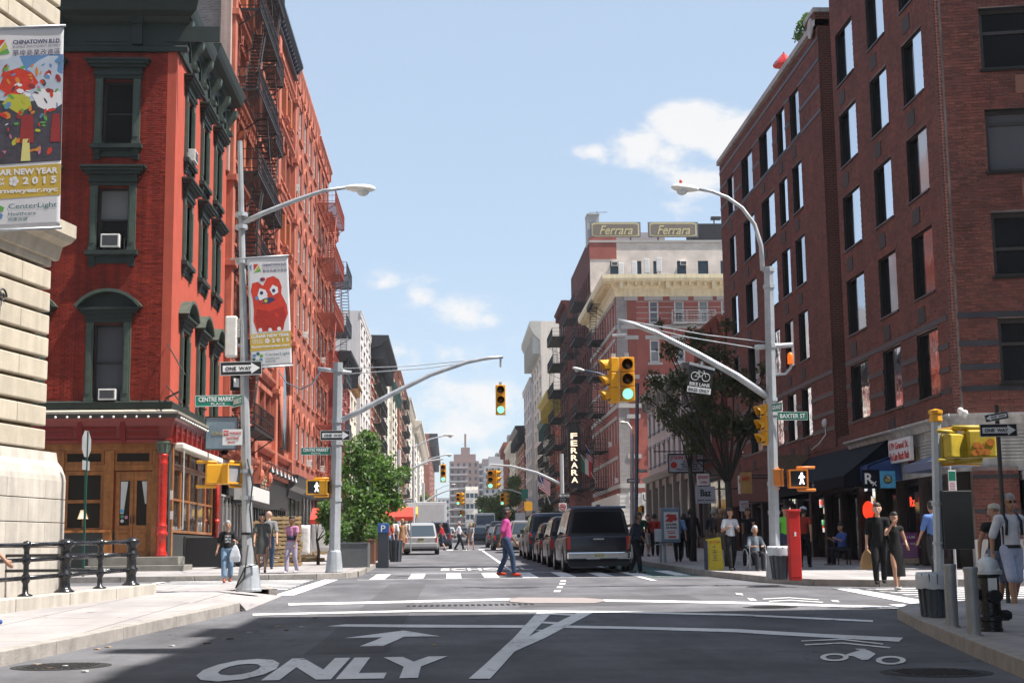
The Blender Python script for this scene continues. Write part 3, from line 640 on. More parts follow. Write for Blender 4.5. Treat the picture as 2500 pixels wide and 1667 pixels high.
for f,oo in((ff,ops),(fs,sops)):
 for k,o in enumerate(oo):
  trim(f,*o,'arch' if k%3==2 else 'flat')
  bl=[G_DARK,G_CURT,G_DARK][k%3]
  f.window(o[0]+.0,o[1],o[2],o[3],y=.2,fm=M_WDARK,fw=.07,rows=2,pm=(lambda i,j,k=k:G_BLIND if(k%3==1 and i==1)else(G_CURT if k%3==2 else G_DARK)))
ff.aircon(fx(249,590),fz(606),.6,.44,.3);ff.aircon(fx(242,965),fz(977),.56,.36,.26);fs.aircon(ucol[0]-.3,wins[0][2]+.02,.62,.42,.4)
zt0,zt1=ztop,fz(12,440)
cprof=[(-.02,zt0-.02),(.1,zt0-.02),(.12,zt0+.14),(.06,zt0+.2),(.06,zt0+.95),(.16,zt0+1.0),(.22,zt0+1.12),(.44,zt0+1.2),(.5,zt0+1.36),(.56,zt1-.05),(.56,zt1),(-.02,zt1+.02)]
ff.profile('cornice',M_GRN,[(o*1.5 if o>.2 else o,z)for o,z in cprof],XB,.28,miter=(0,.66));fs.profile('cornice',M_GRN,cprof,0,4.6,miter=(1,0))
c2=[(o*1.25 if o>.2 else o,z+.35 if z>zt0+.5 else z)for o,z in cprof];fs.profile('cornice',M_GRN,c2,4.6,SL+.1)
for u in(.35,2.4,4.3,6.3,8.4,10.3):
 b=fs.mb();P=[(0,zt0+.1),(.16,zt0+.12),(.2,zt0+.3),(.14,zt0+.5),(.24,zt0+.7),(.44,zt0+.95),(.48,zt0+1.16),(0,zt0+1.16)]
 b.prism(P,(u-.16,0,0),(0,-1,0),(0,0,1),(.32,0,0));b.lathe([(.1,-.18),(.1,.18)],(u,-.2,zt0+.24),10,axis='x');b.build('cornice_bracket',M_GRNL,red)
for x in(-1.3,-3.9,-6.5):
 b=ff.mb();b.box(x-.16,x+.16,-.2,0,zt0+.2,zt0+1.0);b.box(x-.2,x+.2,-.3,0,zt0+.9,zt0+1.1);b.build('cornice_bracket',M_GRN,red)
for x in np.arange(-8.6,-.2,2.6):
 b=ff.mb();b.box(x+.35,x+2.2,-.09,-.05,zt0+.32,zt0+.85);b.build('frieze_panel',M_GRN,red)
for u in np.arange(.6,10,1.95):
 fs.arch('cornice_arch',M_GRN,u+.7,zt0+.28,.55,.1,-.14,0)
M_OLDBR=brickmat('old_mixed_brick',(.22,.14,.12),(.30,.25,.23),(.34,.31,.28))
b=ff.mb();b.box(-9.3,0,2.2,2.6,zt1-.6,zt1+5.);b.build('parapet_wall',M_OLDBR,red)
for x in(-.9,-.3):b=ff.mb();b.tube([(x,2.1,zt1-.4),(x,2.1,zt1+5)],.02,6);b.build('pipe',M_ACWHITE,red)
zg=g(YC)+.15;zstep=fz(1359,320);zfa0,zfa1=fz(1081,330),fz(1022,330)
ff.profile('band',M_GRN,[(-.02,zband-.02),(.05,zband-.02),(.09,zled+.02),(.14,zband),(.06,zband+.05),(-.02,zband+.05)],XB,0,miter=(0,1));fs.profile('band',M_GRN,[(-.02,zled),(.08,zled),(.12,zband),(.05,zband+.05),(-.02,zband+.05)],0,SL,miter=(1,0))
zl0=fz(1010,350)
ff.profile('ledge',M_CREAM,[(-.02,zl0),(.36,zl0-.02),(.38,zl0+.05),(.1,zled-.005),(-.02,zled-.005)],XB,0,miter=(0,1));fs.profile('ledge',M_CREAM,[(-.02,zl0),(.36,zl0-.02),(.38,zl0+.05),(.1,zled-.005),(-.02,zled-.005)],0,SL,miter=(1,0))
ff.profile('soffit',M_WDARK,[(-.02,zfa1),(.28,zfa1),(.34,zl0-.02),(-.02,zl0-.02)],XB,0,miter=(0,1));fs.profile('soffit',M_WDARK,[(-.02,zfa1),(.28,zfa1),(.34,zl0-.02),(-.02,zl0-.02)],0,SL,miter=(1,0))
fasc=[(-.02,zfa0),(.08,zfa0),(.1,zfa0+.1),(.06,zfa0+.14),(.14,zfa1-.25),(.22,zfa1-.06),(.28,zfa1),(-.02,zfa1)]
ff.profile('fascia',M_REDD,fasc,XB,0,miter=(0,1));fs.profile('fascia',M_REDD,fasc,0,9.4,miter=(1,0))
for f,xs in((ff,np.arange(-5.5,-.2,1.36)),(fs,np.arange(.35,9,.92))):
 for x in xs:
  b=f.mb();b.box(x-.08,x+.08,-.2,0,zfa0+.02,zfa1-.02);b.build('fascia_bracket',M_REDD,red)
  w_=1.12 if f is ff else .66
  b=f.mb();b.box(x+.14,x+w_,-.13,0,zfa0+.2,zfa0+.34);b.box(x+.14,x+w_,-.17,0,zfa0+.4,zfa0+.5);b.build('fascia_panel',M_REDD,red)
 for x in(np.arange(-4.6,.1,.365)if f is ff else np.arange(.2,9,.42)):
  b=f.mb();b.ball((x,-.36,zfa1+.03),.042,8,6);b.build('light_bulb',M_BULB,red,smooth=True)
yw=.25
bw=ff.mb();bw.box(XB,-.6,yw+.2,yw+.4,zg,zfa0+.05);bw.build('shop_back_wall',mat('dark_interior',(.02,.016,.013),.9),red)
def wd(x0,x1,y0,y1,py0,py1,m=None,nm='wood_panel',d=0.):return ff.box(nm,m or M_WOOD,fx(x0,1200),fx(x1,1200),y0,y1,fz(py0,250),fz(py1,250),bevel=.012)
ff.box('wood_rail',M_WOOD,XB,fx(384,1090),yw-.1,yw+.12,fz(1097),zfa0+.02,bevel=.01);ff.box('wood_rail',M_WOOD,XB,fx(384,1090),yw-.06,yw+.12,fz(1147),fz(1133),bevel=.01)
for a,c in((95,151),(251,274),(369,386)):wd(a,c,yw-.12,yw+.15,1370,1098)
ff.window(fx(151,1110),fx(251,1110),fz(1133),fz(1097),y=yw,fm=M_WOOD,fw=.1,rows=1,pm=G_WARM);ff.window(fx(274,1110),fx(369,1110),fz(1133),fz(1097),y=yw,fm=M_WOOD,fw=.1,rows=1,pm=G_WARM)
ff.window(fx(151,1210),fx(251,1210),fz(1297),fz(1148),y=yw,fm=M_WOOD,fw=.13,rows=2,pm=G_WARM)
ff.window(fx(60,1210),fx(118,1210),fz(1297),fz(1098),y=yw,fm=M_WOOD,fw=.13,rows=2,pm=G_WARM)
ff.box('stall_riser',mat('dark_stall_riser',(.035,.037,.036),.6),XB,fx(274,1300),yw-.05,yw+.15,zg,fz(1298));ff.box('sill',M_WOOD,fx(118,1300),fx(268,1300),yw-.2,yw+.1,fz(1299),fz(1293),bevel=.01)
for a,c,ga,gb in((277,321,288,312),(322,367,329,354)):
 dr=ff.mb();x0,x1=fx(a,1250),fx(c,1250);gx0,gx1=fx(ga,1250),fx(gb,1250);z0,z1,gz0,gz1=zstep,fz(1150),fz(1282),fz(1172)
 dr.box(x0,gx0,yw-.03,yw+.06,z0,z1);dr.box(gx1,x1,yw-.03,yw+.06,z0,z1);dr.box(gx0,gx1,yw-.03,yw+.06,z0,gz0);dr.box(gx0,gx1,yw-.03,yw+.06,gz1,z1)
 for(pz0,pz1)in((z0+.18,z0+.72),(z0+.8,gz0-.12)):dr.box(gx0-.02,gx1+.02,yw-.06,yw-.02,pz0,pz1)
 do=dr.build('door',M_WOOD,red,bevel=.008);p_=ff.mb();p_.box(gx0,gx1,yw,yw+.01,gz0,gz1);p_.build('pane',G_WARM,do)
 hx=gx1+.06 if a==277 else gx0-.06;h_=ff.mb();h_.bar((hx,yw-.08,gz0+.05),(hx,yw-.08,gz0+.3),.03);h_.build('handle',M_WDARK,do)
 cv=ff.mb();nfold=9;w_=gx1-gx0
 if a==277:cv.loft([[(gx0+w_*(.05+.75*i/nfold*(1-.55*t)),yw-.006-.006*(i%2),gz1-.03-(gz1-gz0)*.72*t)for i in range(nfold+1)]for t in np.linspace(0,1,5)],cap=False,closed=False)
 else:cv.loft([[(gx1-w_*(.03+.5*i/nfold*(1-.7*t)),yw-.006-.006*(i%2),gz1-.03-(gz1-gz0)*.5*t)for i in range(nfold+1)]for t in np.linspace(0,1,5)],cap=False,closed=False)
 cv.build('curtain',mat('lace_curtain',(.55,.54,.52),.9,var=.1),do)
for(px_,py_,c_)in((293,1247,(.05,.3,.6)),(294,1260,(.05,.25,.12)),(294,1271,(.5,.5,.52)),(304,1262,(.5,.2,.3))):
 b=ff.mb();b.lathe([(.055,0),(.055,.004)],(fx(px_,py_),yw-.02,fz(py_)),12,axis='y');b.build('sticker',mat('sticker%d%d'%(px_,py_),c_,.5,var=0),red)
lx,lz=fx(200,1255),fz(1266,200)
lampsh=thing('table_lamp','small cream table lamp in the wooden restaurant window','lamp',(XL+lx,YC+yw-.12,lz-.25));b=MB();b.lathe([(.17,.25),(.075,.53)],(0,0,0),14,cap=False);b.build('lamp_shade',mat('lamp_shade',(.75,.6,.42),.8,var=0,emit=(.9,.62,.35),es=.35),lampsh,smooth=True);b=MB();b.lathe([(.06,0),(.02,.03),(.03,.12),(.012,.3)],(0,0,0),10);b.build('lamp_base',M_WOODD,lampsh,smooth=True)
cx_=fx(396,1230);cb=ff.mb();zc0=zstep;Hc=fz(1108,396)-zc0
cb.lathe([(.2,0),(.2,.07),(.17,.1),(.185,.14),(.15,.18),(.15,.62),(.17,.64),(.2,.68),(.2,.74),(.165,.78),(.165,.92),(.19,.95),(.15,.99),(.145,1.1),(.14,Hc-.35),(.16,Hc-.3),(.14,Hc-.26),(.135,Hc-.1),(.17,Hc-.05),(.15,Hc)],(cx_,-.02,zc0),20);cb.build('corner_column',M_RED,red,smooth=True)
cp=ff.mb();cp.lathe([(.13,0),(.15,.1),(.14,.14),(.17,.24),(.16,.27),(.23,.36),(.23,.40)],(cx_,-.02,zc0+Hc),12)
for i in range(8):t=i*math.pi/4;cp.bar((cx_+.14*math.cos(t),-.02+.14*math.sin(t),zc0+Hc+.05),(cx_+.2*math.cos(t),-.02+.2*math.sin(t),zc0+Hc+.3),.05)
cp.build('column_capital',mat('verdigris',(.10,.13,.09),.6),red)
M_STEP=mat('step_stone',(.20,.19,.165),.85,var=.2,bump=.2)
for k,(py0,py1,pxe,out)in enumerate(((1389,1374,470,.95),(1373,1359,447,.55))):
 ff.box('step',M_STEP,fx(225,1380),.75-.25*k,-out,yw+.3,(zg-.3 if k==0 else zg+.17),(zg+.17 if k==0 else zstep),bevel=.02)
ff.box('step',M_STEP,XB,fx(225,1380),-.05,yw+.3,zg-.3,zg+.1)
sw0,sw1=1.1,8.6
fs.box('stall_riser',MATS['dark_stall_riser'],.7,10.2,.02,.3,zg-.2,zg+1.15)
zs0,zs1=zg+1.2,zfa0-.05
fs.box('wood_post',M_WOOD,.75,1.0,-.02,.2,zg,zfa0,bevel=.01)
for i in range(5):
 a=1.0+i*1.62;fs.window(a,a+1.6,zs0,zs1-.62,y=.08,fm=M_WOOD,fw=.09,rows=2,cols=1,pm=lambda i,j:G_WARM);fs.window(a,a+1.6,zs1-.6,zs1,y=.08,fm=M_WOOD,fw=.08,rows=1,cols=1,pm=lambda i,j:G_WARM)
b=fs.mb();b.box(.9,9,-.34,.0,zs1-.1,zs1+.12);b.build('awning_box',mat('awning_canvas',(.66,.62,.54),.85,var=.12),red,bevel=.05);b=fs.mb();b.bar((1.15,-.3,zs1-.1),(.95,-.34,zg+1.3),.035);b.bar((.95,-.34,zg+1.3),(.95,0,zg+1.3),.03);b.build('awning_arm',mat('grey_arm',(.5,.48,.45),.5),red)
b=fs.mb();b.tube([(9.25,-.1,zg+.9),(9.25,-.1,zfa0)],.07,10);b.lathe([(.1,0),(.11,.1),(.09,.2)],(9.25,-.1,zg+1.6),10);b.build('red_downpipe',M_RED,red,smooth=True)
fs.box('side_pier',mat('maroon_paint',(.10,.022,.016),.6),9.35,SL,-.02,.3,zg-.2,zfa0)
b=ff.mb();b.box(-.6,.0,.25,.6,zg,zfa0);b.build('porch_wall',MATS['dark_stall_riser'],red);ff.box('menu_board',mat('menu_paper',(.55,.55,.52),.8),fx(412,1208),fx(418,1208),.2,.24,fz(1220),fz(1197));ff.box('menu_board',MATS['menu_paper'],fx(412,1255),fx(419,1255),.2,.24,fz(1268),fz(1248))
for(u,z0,u1,z1)in((.35,zled+2.1,1.2,zled+.9),):
 b=ff.mb();b.bar((-.1,-.02,zband+.55),(.75,-1.8,zband-.25),.03);b.bar((-.1,-.02,zband+1.9),(.9,-2.2,zband+.6),.03);b.bar((-.1,-.02,zband+.12),(.7,-2.1,zband+.1),.05);b.build('sign_bracket',M_WDARK,red)
 # ======== terracotta building (left, tall, navy cornice)
M_TERRA=mat('terracotta_render',(.40,.115,.066),.8,var=.2,scale=1.2,bump=.15,bscale=14,streak=.24)
M_TERRAD=brickmat('terracotta_brick',(.28,.062,.033),(.23,.052,.028),(.2,.06,.04),.22,.075,.01)
M_TERRAO=mat('orange_brick_panel',(.36,.085,.028),.75,var=.15,scale=4)
M_NAVY=mat('navy_cornice',(.028,.034,.05),.5,var=.2,streak=.2)
M_FEBLK=mat('fire_escape_black',(.012,.012,.013),.55,var=.2)
M_FERED=mat('fire_escape_red',(.29,.06,.034),.6,var=.15)
Y1,Y2=56.85,80.3
terr=building('terracotta_building','tall terracotta brick building with navy cornice and black fire escapes',(XL,Y1))
ft=Face(terr,(XL,Y1),math.pi/2);Lt=Y2-Y1
zT=29.2;zs_=g(68)+.15;fl0=6.1;nst=6;st=(27.3-fl0)/nst
bays=[(0.55,7.6),(8.4,15.2),(16.0,22.9)];tops=[]
for bi,(a,c)in enumerate(bays):
 n=3;w=(c-a)/n
 for k in range(nst):
  z0=fl0+k*st
  for i in range(n):tops.append((a+i*w+.32,a+(i+1)*w-.32,z0+.75,z0+st-.75))
archs=[o for o in tops if o[2]<fl0+1.2]
ft.wall(0,Lt,zs_+4.4,zT-.3,tops,M_TERRAD,depth=.45,m2=M_TERRA)
mass(ft,0,Lt,12,-1,zT,M_OLDBR)
for o in tops:ft.window(o[0],o[1],o[2],o[3],y=.32,fm=M_WDARK,fw=.08,rows=2)
for x in(0,7.6,15.2,22.9):
 wpx=.55 if x in(0,22.9)else .8
 ft.box('pier',M_TERRA,x,x+wpx,-.28,.02,zs_+4.0,zT-1.2,bevel=.02)
 for k in range(1,nst+1):
  ft.box('pier_capital',M_TERRA,x-.08,x+wpx+.08,-.42,.02,fl0+k*st-.55,fl0+k*st-.28,bevel=.015)
for bi,(a,c)in enumerate(bays):
 for k in range(nst+1):
  z=fl0+k*st
  ft.profile('string_course',M_TERRA,[(0,z-.22),(.1,z-.22),(.14,z-.1),(.24,z-.04),(.26,z+.08),(.1,z+.14),(0,z+.14)],a,c)
  ft.box('band',M_TERRA,a,c,-.06,.02,z+.16,z+.55)if k<nst else None
 n=3;w=(c-a)/n
 for k in range(nst):
  z0=fl0+k*st
  for i in range(n):
   o=(a+i*w+.32,a+(i+1)*w-.32,z0+.75,z0+st-.75)
   ft.box('sill',M_TERRA,o[0]-.1,o[1]+.1,-.16,.1,o[2]-.14,o[2],bevel=.01)
   if k in(2,4):ft.arch('window_arch',M_TERRA,(o[0]+o[1])/2,o[3]-.02,(o[1]-o[0])/2,.2,-.12,.05,n=8)
   else:ft.box('lintel',M_TERRA,o[0]-.16,o[1]+.16,-.1,.05,o[3],o[3]+.24,bevel=.01)
   if k in(3,5)and i<2:
    pb=ft.mb();xx=a+(i+1)*w;pb.box(xx-.3,xx+.3,-.3,0,z0+.75,z0+st-1.2);pb.build('orange_pilaster',M_TERRAO,terr,bevel=.02)
    pb=ft.mb()
    for q_,(oo,zz)in enumerate(((.42,.55),(.34,.4),(.26,.25))):pb.box(xx-.3-oo*.15,xx+.3+oo*.15,-oo,0,z0+zz,z0+zz+.16)
    pb.build('corbel',M_TERRA,terr)
  for x in np.arange(a+.3,c-.2,.62):
   if k%2==1:d_=ft.mb();d_.box(x,x+.2,-.2,0,z0+st-.5,z0+st-.26);d_.build('dentil',M_TERRA,terr)
zf=27.3
for x in np.arange(.1,Lt-.1,.5):b=ft.mb();b.box(x,x+.2,-.16,0,zf+.2,zf+1.05);b.build('frieze_rib',M_TERRAD,terr)
ft.profile('navy_cornice',M_NAVY,[(-.02,zf+1.05),(.2,zf+1.05),(.26,zf+1.2),(.3,zf+1.5),(.46,zf+1.6),(.62,zf+1.75),(.62,zT),(-.02,zT+.05)],-.3,Lt+.05)
ft.profile('navy_board',M_NAVY,[(-.02,zf+.95),(.34,zf+.98),(.34,zf+1.06),(-.02,zf+1.06)],-.3,Lt)
for x in np.arange(0,Lt,.62):b=ft.mb();b.lathe([(.16,-.13),(.16,.13)],(x,-.34,zf+1.4),8,axis='x');b.build('cornice_scroll',M_NAVY,terr)
b=ft.mb();b.box(-.35,.1,-.12,.3,16.5,27);b.build('corner_pier',mat('pale_pier',(.40,.28,.235),.8,streak=.25),terr)
ft.escape(.9,7.4,[fl0+k*st+.1 for k in range(nst+1)],M_FEBLK,d=1.15,pitch=.2)
ft.escape(8.2,11.2,[fl0+k*st+.1 for k in range(2,nst+1)],M_FEBLK,d=.95,pitch=.2,stair=0)
xa=Y1;ua=PX(681,1000,XL)[1]-Y1;za0,za1=6.5,9.6
b=ft.mb();b.box(ua-1.7,ua+1.7,-.3,-.26,za0,za1);P=[(ua+1.7*math.cos(t),za1+1.7*math.sin(t))for t in np.linspace(0,math.pi,13)];b.prism(P,(0,-.3,0),(1,0,0),(0,0,1),(0,.04,0));b.build('arch_opening',G_DARK,terr)
for rr,ww,yy in((1.7,.2,-.42),(1.9,.2,-.36),(2.1,.25,-.3)):ft.arch('arch_ring',M_TERRA,ua,za1,rr,ww,yy,.0,n=16)
for s_ in(-1,1):
 for rr in(1.8,2.05):b=ft.mb();b.tube([(ua+s_*rr,-.33,za0),(ua+s_*rr,-.33,za1)],.1,8);b.build('arch_column',M_TERRA,terr,smooth=True)
M_SHOPK=mat('shopfront_black',(.022,.022,.024),.4,var=.25,scale=5);M_SHOPG=mat('shopfront_grey',(.30,.295,.29),.6,var=.1)
zsh=zs_+4.0
ft.profile('shop_cornice',M_TERRA,[(0,zsh-.1),(.16,zsh-.1),(.22,zsh+.1),(.36,zsh+.2),(.38,zsh+.35),(0,zsh+.45)],0,Lt)
for x in(2.2,5.1,8.9,11.9):b=ft.mb();b.box(x-.22,x+.22,-.42,0,zsh-.7,zsh+.5);b.ball((x,-.4,zsh-.35),.26,8,6,(1,.6,1.2));b.build('carved_head',M_TERRA,terr)
ft.box('fascia',M_SHOPG,0,1.6,-.1,.05,zs_+2.9,zsh-.15);ft.box('fascia',M_SHOPK,1.6,23,-.06,.05,zs_+2.5,zsh-.15)
for i,a in enumerate(np.arange(.15,22.5,1.9)):ft.window(a,a+1.85,zs_+.45,zs_+2.5,y=.1,fm=M_SHOPG if i<4 else M_SHOPK,fw=.07,rows=1,cols=2,pm=lambda i,j:G_WARM)
ft.box('stall_riser',M_SHOPK,0,Lt,-.02,.2,zs_-.4,zs_+.45)
b=ft.mb();b.box(3.0,9.2,-.75,-.03,zs_+2.35,zs_+2.95);b.build('white_awning_box',mat('awning_white',(.55,.54,.52),.7,var=.1),terr,bevel=.02)
ft.box('awning_soffit',M_SHOPK,3.0,12.8,-.8,-.03,zs_+2.22,zs_+2.34)
fp=ft.mb();fp.box(9.3,12.6,-.3,-.06,zs_+2.36,zs_+3.85);fpo=fp.build('menu_panel',M_SHOPK,terr)
fcols=[mat('food%d'%i,c_,.6,var=.3,scale=12)for i,c_ in enumerate(((.62,.5,.3),(.45,.08,.03),(.6,.55,.45),(.5,.28,.06),(.66,.6,.5)))]
for i in range(11):
 for j in range(8):
  if j==2:continue
  b=ft.mb();x=9.42+i*.29;z=zs_+2.42+j*.175;b.lathe([(.06+.03*rnd.random(),0),(.03,.015)],(x+rnd.uniform(0,.08),-.315,z+.08),7,axis='y',sx=rnd.uniform(.9,1.6));b.build('food_picture',fcols[(i*3+j*5+rnd.randint(0,1))%5],fpo)
xk0=PX(698,1093,XL)[1]-Y1;xk1=Lt
b=ft.mb();ft.profile('black_shop_cornice',M_SHOPK,[(0,zs_+3.2),(.15,zs_+3.2),(.2,zs_+3.6),(.5,zs_+3.8),(.7,zs_+4.25),(.7,zs_+4.4),(0,zs_+4.45)],xk0,xk1+6)
for x in np.linspace(9.0,19,7):
 b=ft.mb();b.tube([(x,0,zs_+4.0),(x,-.35,zs_+4.35),(x,-.75,zs_+4.3),(x,-.85,zs_+4.05)],.022,6);b.lathe([(.04,.02),(.12,-.1),(.2,-.24)],(x,-.86,zs_+4.05),10,cap=False);b.build('gooseneck_lamp',M_SHOPK,terr,smooth=True)
 # ======== brick row behind it
def rowhouse(name,label,X,ya,yb,ztop_,wm,trimm,side=1,nwin=3,storeys=6,first=4.6,cor=(.5,1.1),corm=None,fe=None,fem=None,arched=False,framem=None,depth=11,sidem=None,aclist=(),shopm=None,glass=None,fd=.9,wfrac=.5):
 """street house on the left (side=1) or right (side=-1)"""
 root=building(name,label,(X,ya if side>0 else yb));f=Face(root,(X,ya if side>0 else yb),side*math.pi/2);L=yb-ya;zg_=g((ya+yb)/2)
 z0=zg_+.15+first;sh=(ztop_-cor[1]-z0)/storeys;ops_=[];bw_=L/nwin
 for k in range(storeys):
  for i in range(nwin):xc=bw_*(i+.5);hw=bw_*wfrac*.5;ops_.append((xc-hw,xc+hw,z0+k*sh+sh*.26,z0+k*sh+sh*.82))
 f.wall(0,L,z0-.3,ztop_,ops_,wm,depth=.22);mass(f,0,L,depth,-2,ztop_,sidem or wm,parapet=.0)
 for k,o in enumerate(ops_):
  f.window(*o,y=.12,fm=framem or M_WFRAME,fw=.07,rows=2,pm=glass)
  f.box('sill',trimm,o[0]-.1,o[1]+.1,-.12,.08,o[2]-.12,o[2])
  if arched:f.arch('window_arch',trimm,(o[0]+o[1])/2,o[3],(o[1]-o[0])/2,.16,-.08,.03,n=8)
  else:f.box('lintel',trimm,o[0]-.12,o[1]+.12,-.07,.05,o[3],o[3]+.2)
  if k in aclist:f.aircon((o[0]+o[1])/2-.3,o[2]+.02)
 if corm:
  c_,h_=cor;f.profile('cornice',corm,[(-.02,ztop_-h_),(.08,ztop_-h_),(.12,ztop_-h_*.55),(c_*.6,ztop_-h_*.4),(c_,ztop_-h_*.15),(c_,ztop_),(-.02,ztop_+.03)],-.05,L+.05)
  for x in np.linspace(.3,L-.3,max(3,int(L/1.6))):f.box('bracket',corm,x-.1,x+.1,-c_*.75,0,ztop_-h_*.95,ztop_-h_*.35)
 f.box('shop_fascia',shopm or M_SHOPK,0,L,-.12,.05,z0-.9,z0-.3);f.box('stall_riser',shopm or M_SHOPK,0,L,-.04,.3,zg_-1,zg_+.7)
 n_=max(2,int(L/2.2))
 for i in range(n_):f.window(L*i/n_+.05,L*(i+1)/n_-.05,zg_+.7,z0-.9,y=.1,fm=M_SHOPK,fw=.08,rows=1,pm=G_WARM)
 if fe:f.escape(fe[0]*L,fe[1]*L,[z0+k*sh+.15 for k in range(storeys)]+([]if True else[]),fem or M_FEBLK,d=fd,pitch=.22,slats=.12)
 return root,f,z0,sh,L
M_SALM=brickmat('salmon_brick',(.33,.095,.06),(.29,.08,.05),(.28,.1,.07),.22,.08,.01)
rowhouse('brick_rowhouse','salmon brick house with arched windows next beyond the navy cornice',XL,80.35,95.8,30.0,M_SALM,M_TERRA,nwin=5,storeys=6,cor=(.25,1.2),corm=M_TERRA,arched=True,first=4.2,aclist=(3,12,20))
r4=rowhouse('brick_rowhouse','orange red tenement hung with red painted fire escapes, left row',XL,95.85,105.2,29.6,M_TERRAD,M_TERRA,nwin=3,storeys=6,cor=(.3,.9),corm=M_TERRA,fe=(.05,.95),fem=M_FERED,first=4.2,aclist=(1,7),fd=1.25)
r5=rowhouse('narrow_tenement','tenement with black fire escape jutting out against the sky on the left',XL,105.25,112.5,26.5,M_TERRAD,M_TERRA,nwin=2,storeys=5,cor=(.3,.8),corm=M_TERRA,fe=(.1,.9),fem=mat('fire_escape_slate',(.06,.07,.085),.5),first=4.2,fd=1.35)
# ======== far left row
M_MAROON=brickmat('maroon_brick',(.26,.05,.045),(.3,.06,.05),(.2,.06,.055),.25,.09,.012);M_PINKTR=mat('pink_trim',(.52,.24,.2),.7)
M_WSTUC=mat('white_stucco',(.64,.60,.58),.85,var=.07,scale=.5,streak=.1);M_BLKCOR=mat('black_cornice',(.022,.022,.026),.5,var=.2)
M_BEIGE=mat('beige_stone',(.64,.57,.47),.8,var=.15,scale=1,streak=.15);M_BEIGE2=mat('pale_stone',(.68,.63,.55),.8,var=.12,scale=1,streak=.15);M_OCHRE=mat('ochre_wall',(.36,.19,.07),.8,var=.2)
M_FARBR=brickmat('far_red_brick',(.33,.10,.06),(.28,.08,.05),(.28,.16,.12),.3,.1,.015);M_FEGRN=mat('fire_escape_green',(.03,.09,.075),.6)
def yat(px,X):return X*F/(px-1098)
def ztopat(px,py,X):return PX(px,py,X)[2]
XF=-8.2
rowhouse('maroon_house','small maroon brick house with black bracketed cornice, left row',XF,yat(830,XF),yat(857,XF),ztopat(836,870,XF),M_MAROON,M_PINKTR,nwin=3,storeys=4,cor=(.9,1.6),corm=M_BLKCOR,first=3.8,aclist=(4,8),framem=M_PINKTR)
rowhouse('white_stucco_house','plain white stucco building with blank side wall, left row',XF,yat(881,XF),yat(906,XF),ztopat(881,762,XF),M_WSTUC,M_WSTUC,nwin=4,storeys=8,cor=(.15,.6),corm=M_WSTUC,first=3.8,glass=G_BLUE,sidem=M_WSTUC,depth=14)
rowhouse('narrow_tenement','low beige house between the maroon house and white stucco building',XF-.3,yat(858,XF),yat(880,XF),ztopat(870,935,XF),M_BEIGE,M_BEIGE2,nwin=3,storeys=3,cor=(.5,.9),corm=M_OCHRE,first=3.8)
rowhouse('cornice_tenement','orange tenement under a heavy black cornice against the sky',XF,yat(906.5,XF),yat(935,XF),ztopat(907,824,XF),M_SALM,M_BEIGE,nwin=4,storeys=7,cor=(1.9,2.6),corm=M_BLKCOR,first=3.8,fe=(.2,.8))
rowhouse('beige_tenement','tall pale stone tenement beyond the black cornice',XF+.2,yat(937,XF),yat(963,XF),ztopat(940,892,XF),M_BEIGE2,M_BEIGE,nwin=3,storeys=7,cor=(.4,1),corm=M_BEIGE,first=3.8)
rowhouse('green_corniced_tenement','cream tenement with green cornice and fire escape, left row',XF+.5,yat(959,XF+.5),yat(975,XF+.5),ztopat(959,938,XF+.5),M_BEIGE,M_FEGRN,nwin=3,storeys=6,cor=(.6,1.6),corm=M_FEGRN,first=3.8)
rowhouse('red_far_tenement','red brick tenement with stacked fire escapes far down the left side',XF+.7,yat(976,XF+.7),yat(994,XF+.7),ztopat(978,918,XF+.7),M_FARBR,M_BEIGE,nwin=3,storeys=8,cor=(.3,1),corm=M_FARBR,first=3.8,fe=(.3,.7))
rowhouse('grey_far_tenement','grey far tenement with sloping cornice line, left row',XF+.9,yat(995,XF+.9),yat(1014,XF+.9),ztopat(1000,995,XF+.9),M_BEIGE2,M_BEIGE,nwin=4,storeys=7,cor=(.8,1.6),corm=M_BEIGE,first=4)
rowhouse('cream_far_tenement','cream far building with stepped cornice near the dark red end house',XF+1.3,yat(1013,XF+1.3),yat(1036,XF+1.3),ztopat(1018,1052,XF+1.3),M_BEIGE2,M_BEIGE,nwin=5,storeys=6,cor=(1.5,2.5),corm=M_BEIGE,first=4)
rowhouse('end_house','dark red house with black cornice ending the left row',XF+2.2,yat(1050,XF+2.2),yat(1062,XF+2.2),ztopat(1050,1068,XF+2.2),M_FARBR,M_FARBR,nwin=4,storeys=6,cor=(2.5,4),corm=M_BLKCOR,first=4,depth=6)
# ======== large brown brick building, right
XR,YR=13.4,37.0
M_BBR=mat('brown_brick',(.15,.047,.034),.8,var=.26,scale=.7,island=.26,streak=.16,bump=.1,bscale=60)
M_BMOR=mat('brown_brick_joint',(.19,.14,.125),.9,var=.6,scale=.8)
M_BBLK=mat('black_brick',(.028,.03,.036),.5,island=.2,var=.2)
M_BRONZE=mat('bronze_frame',(.022,.019,.017),.4,metal=.4);M_WDK2=mat('bronze_frame_light',(.06,.052,.048),.45,metal=.3);M_VENT=mat('vent_grille',(.035,.03,.028),.7);M_VENTB=mat('vent_brown',(.22,.095,.06),.6,var=.15)
M_CONC=mat('cast_concrete',(.40,.385,.365),.85,var=.16,scale=1.5,bump=.15,bscale=30,streak=.2)
brk=building('brown_brick_building','large brown brick apartment building filling the right side, shops below',(XR,YR))
rot=math.radians(11)
f1=Face(brk,(XR,YR),-math.pi/2)
f2=Face(brk,(XR,YR),-rot)
zl=f1.at(2331,1012)[1];zp1=22.4;zp2=19.75
zrow=lambda py,px:f1.at(px,py)[1]
xrec0,xrec1=-(f1.org[1]*0+PX(1990,400,XR)[1]-YR),-(PX(2045,700,XR)[1]-YR)
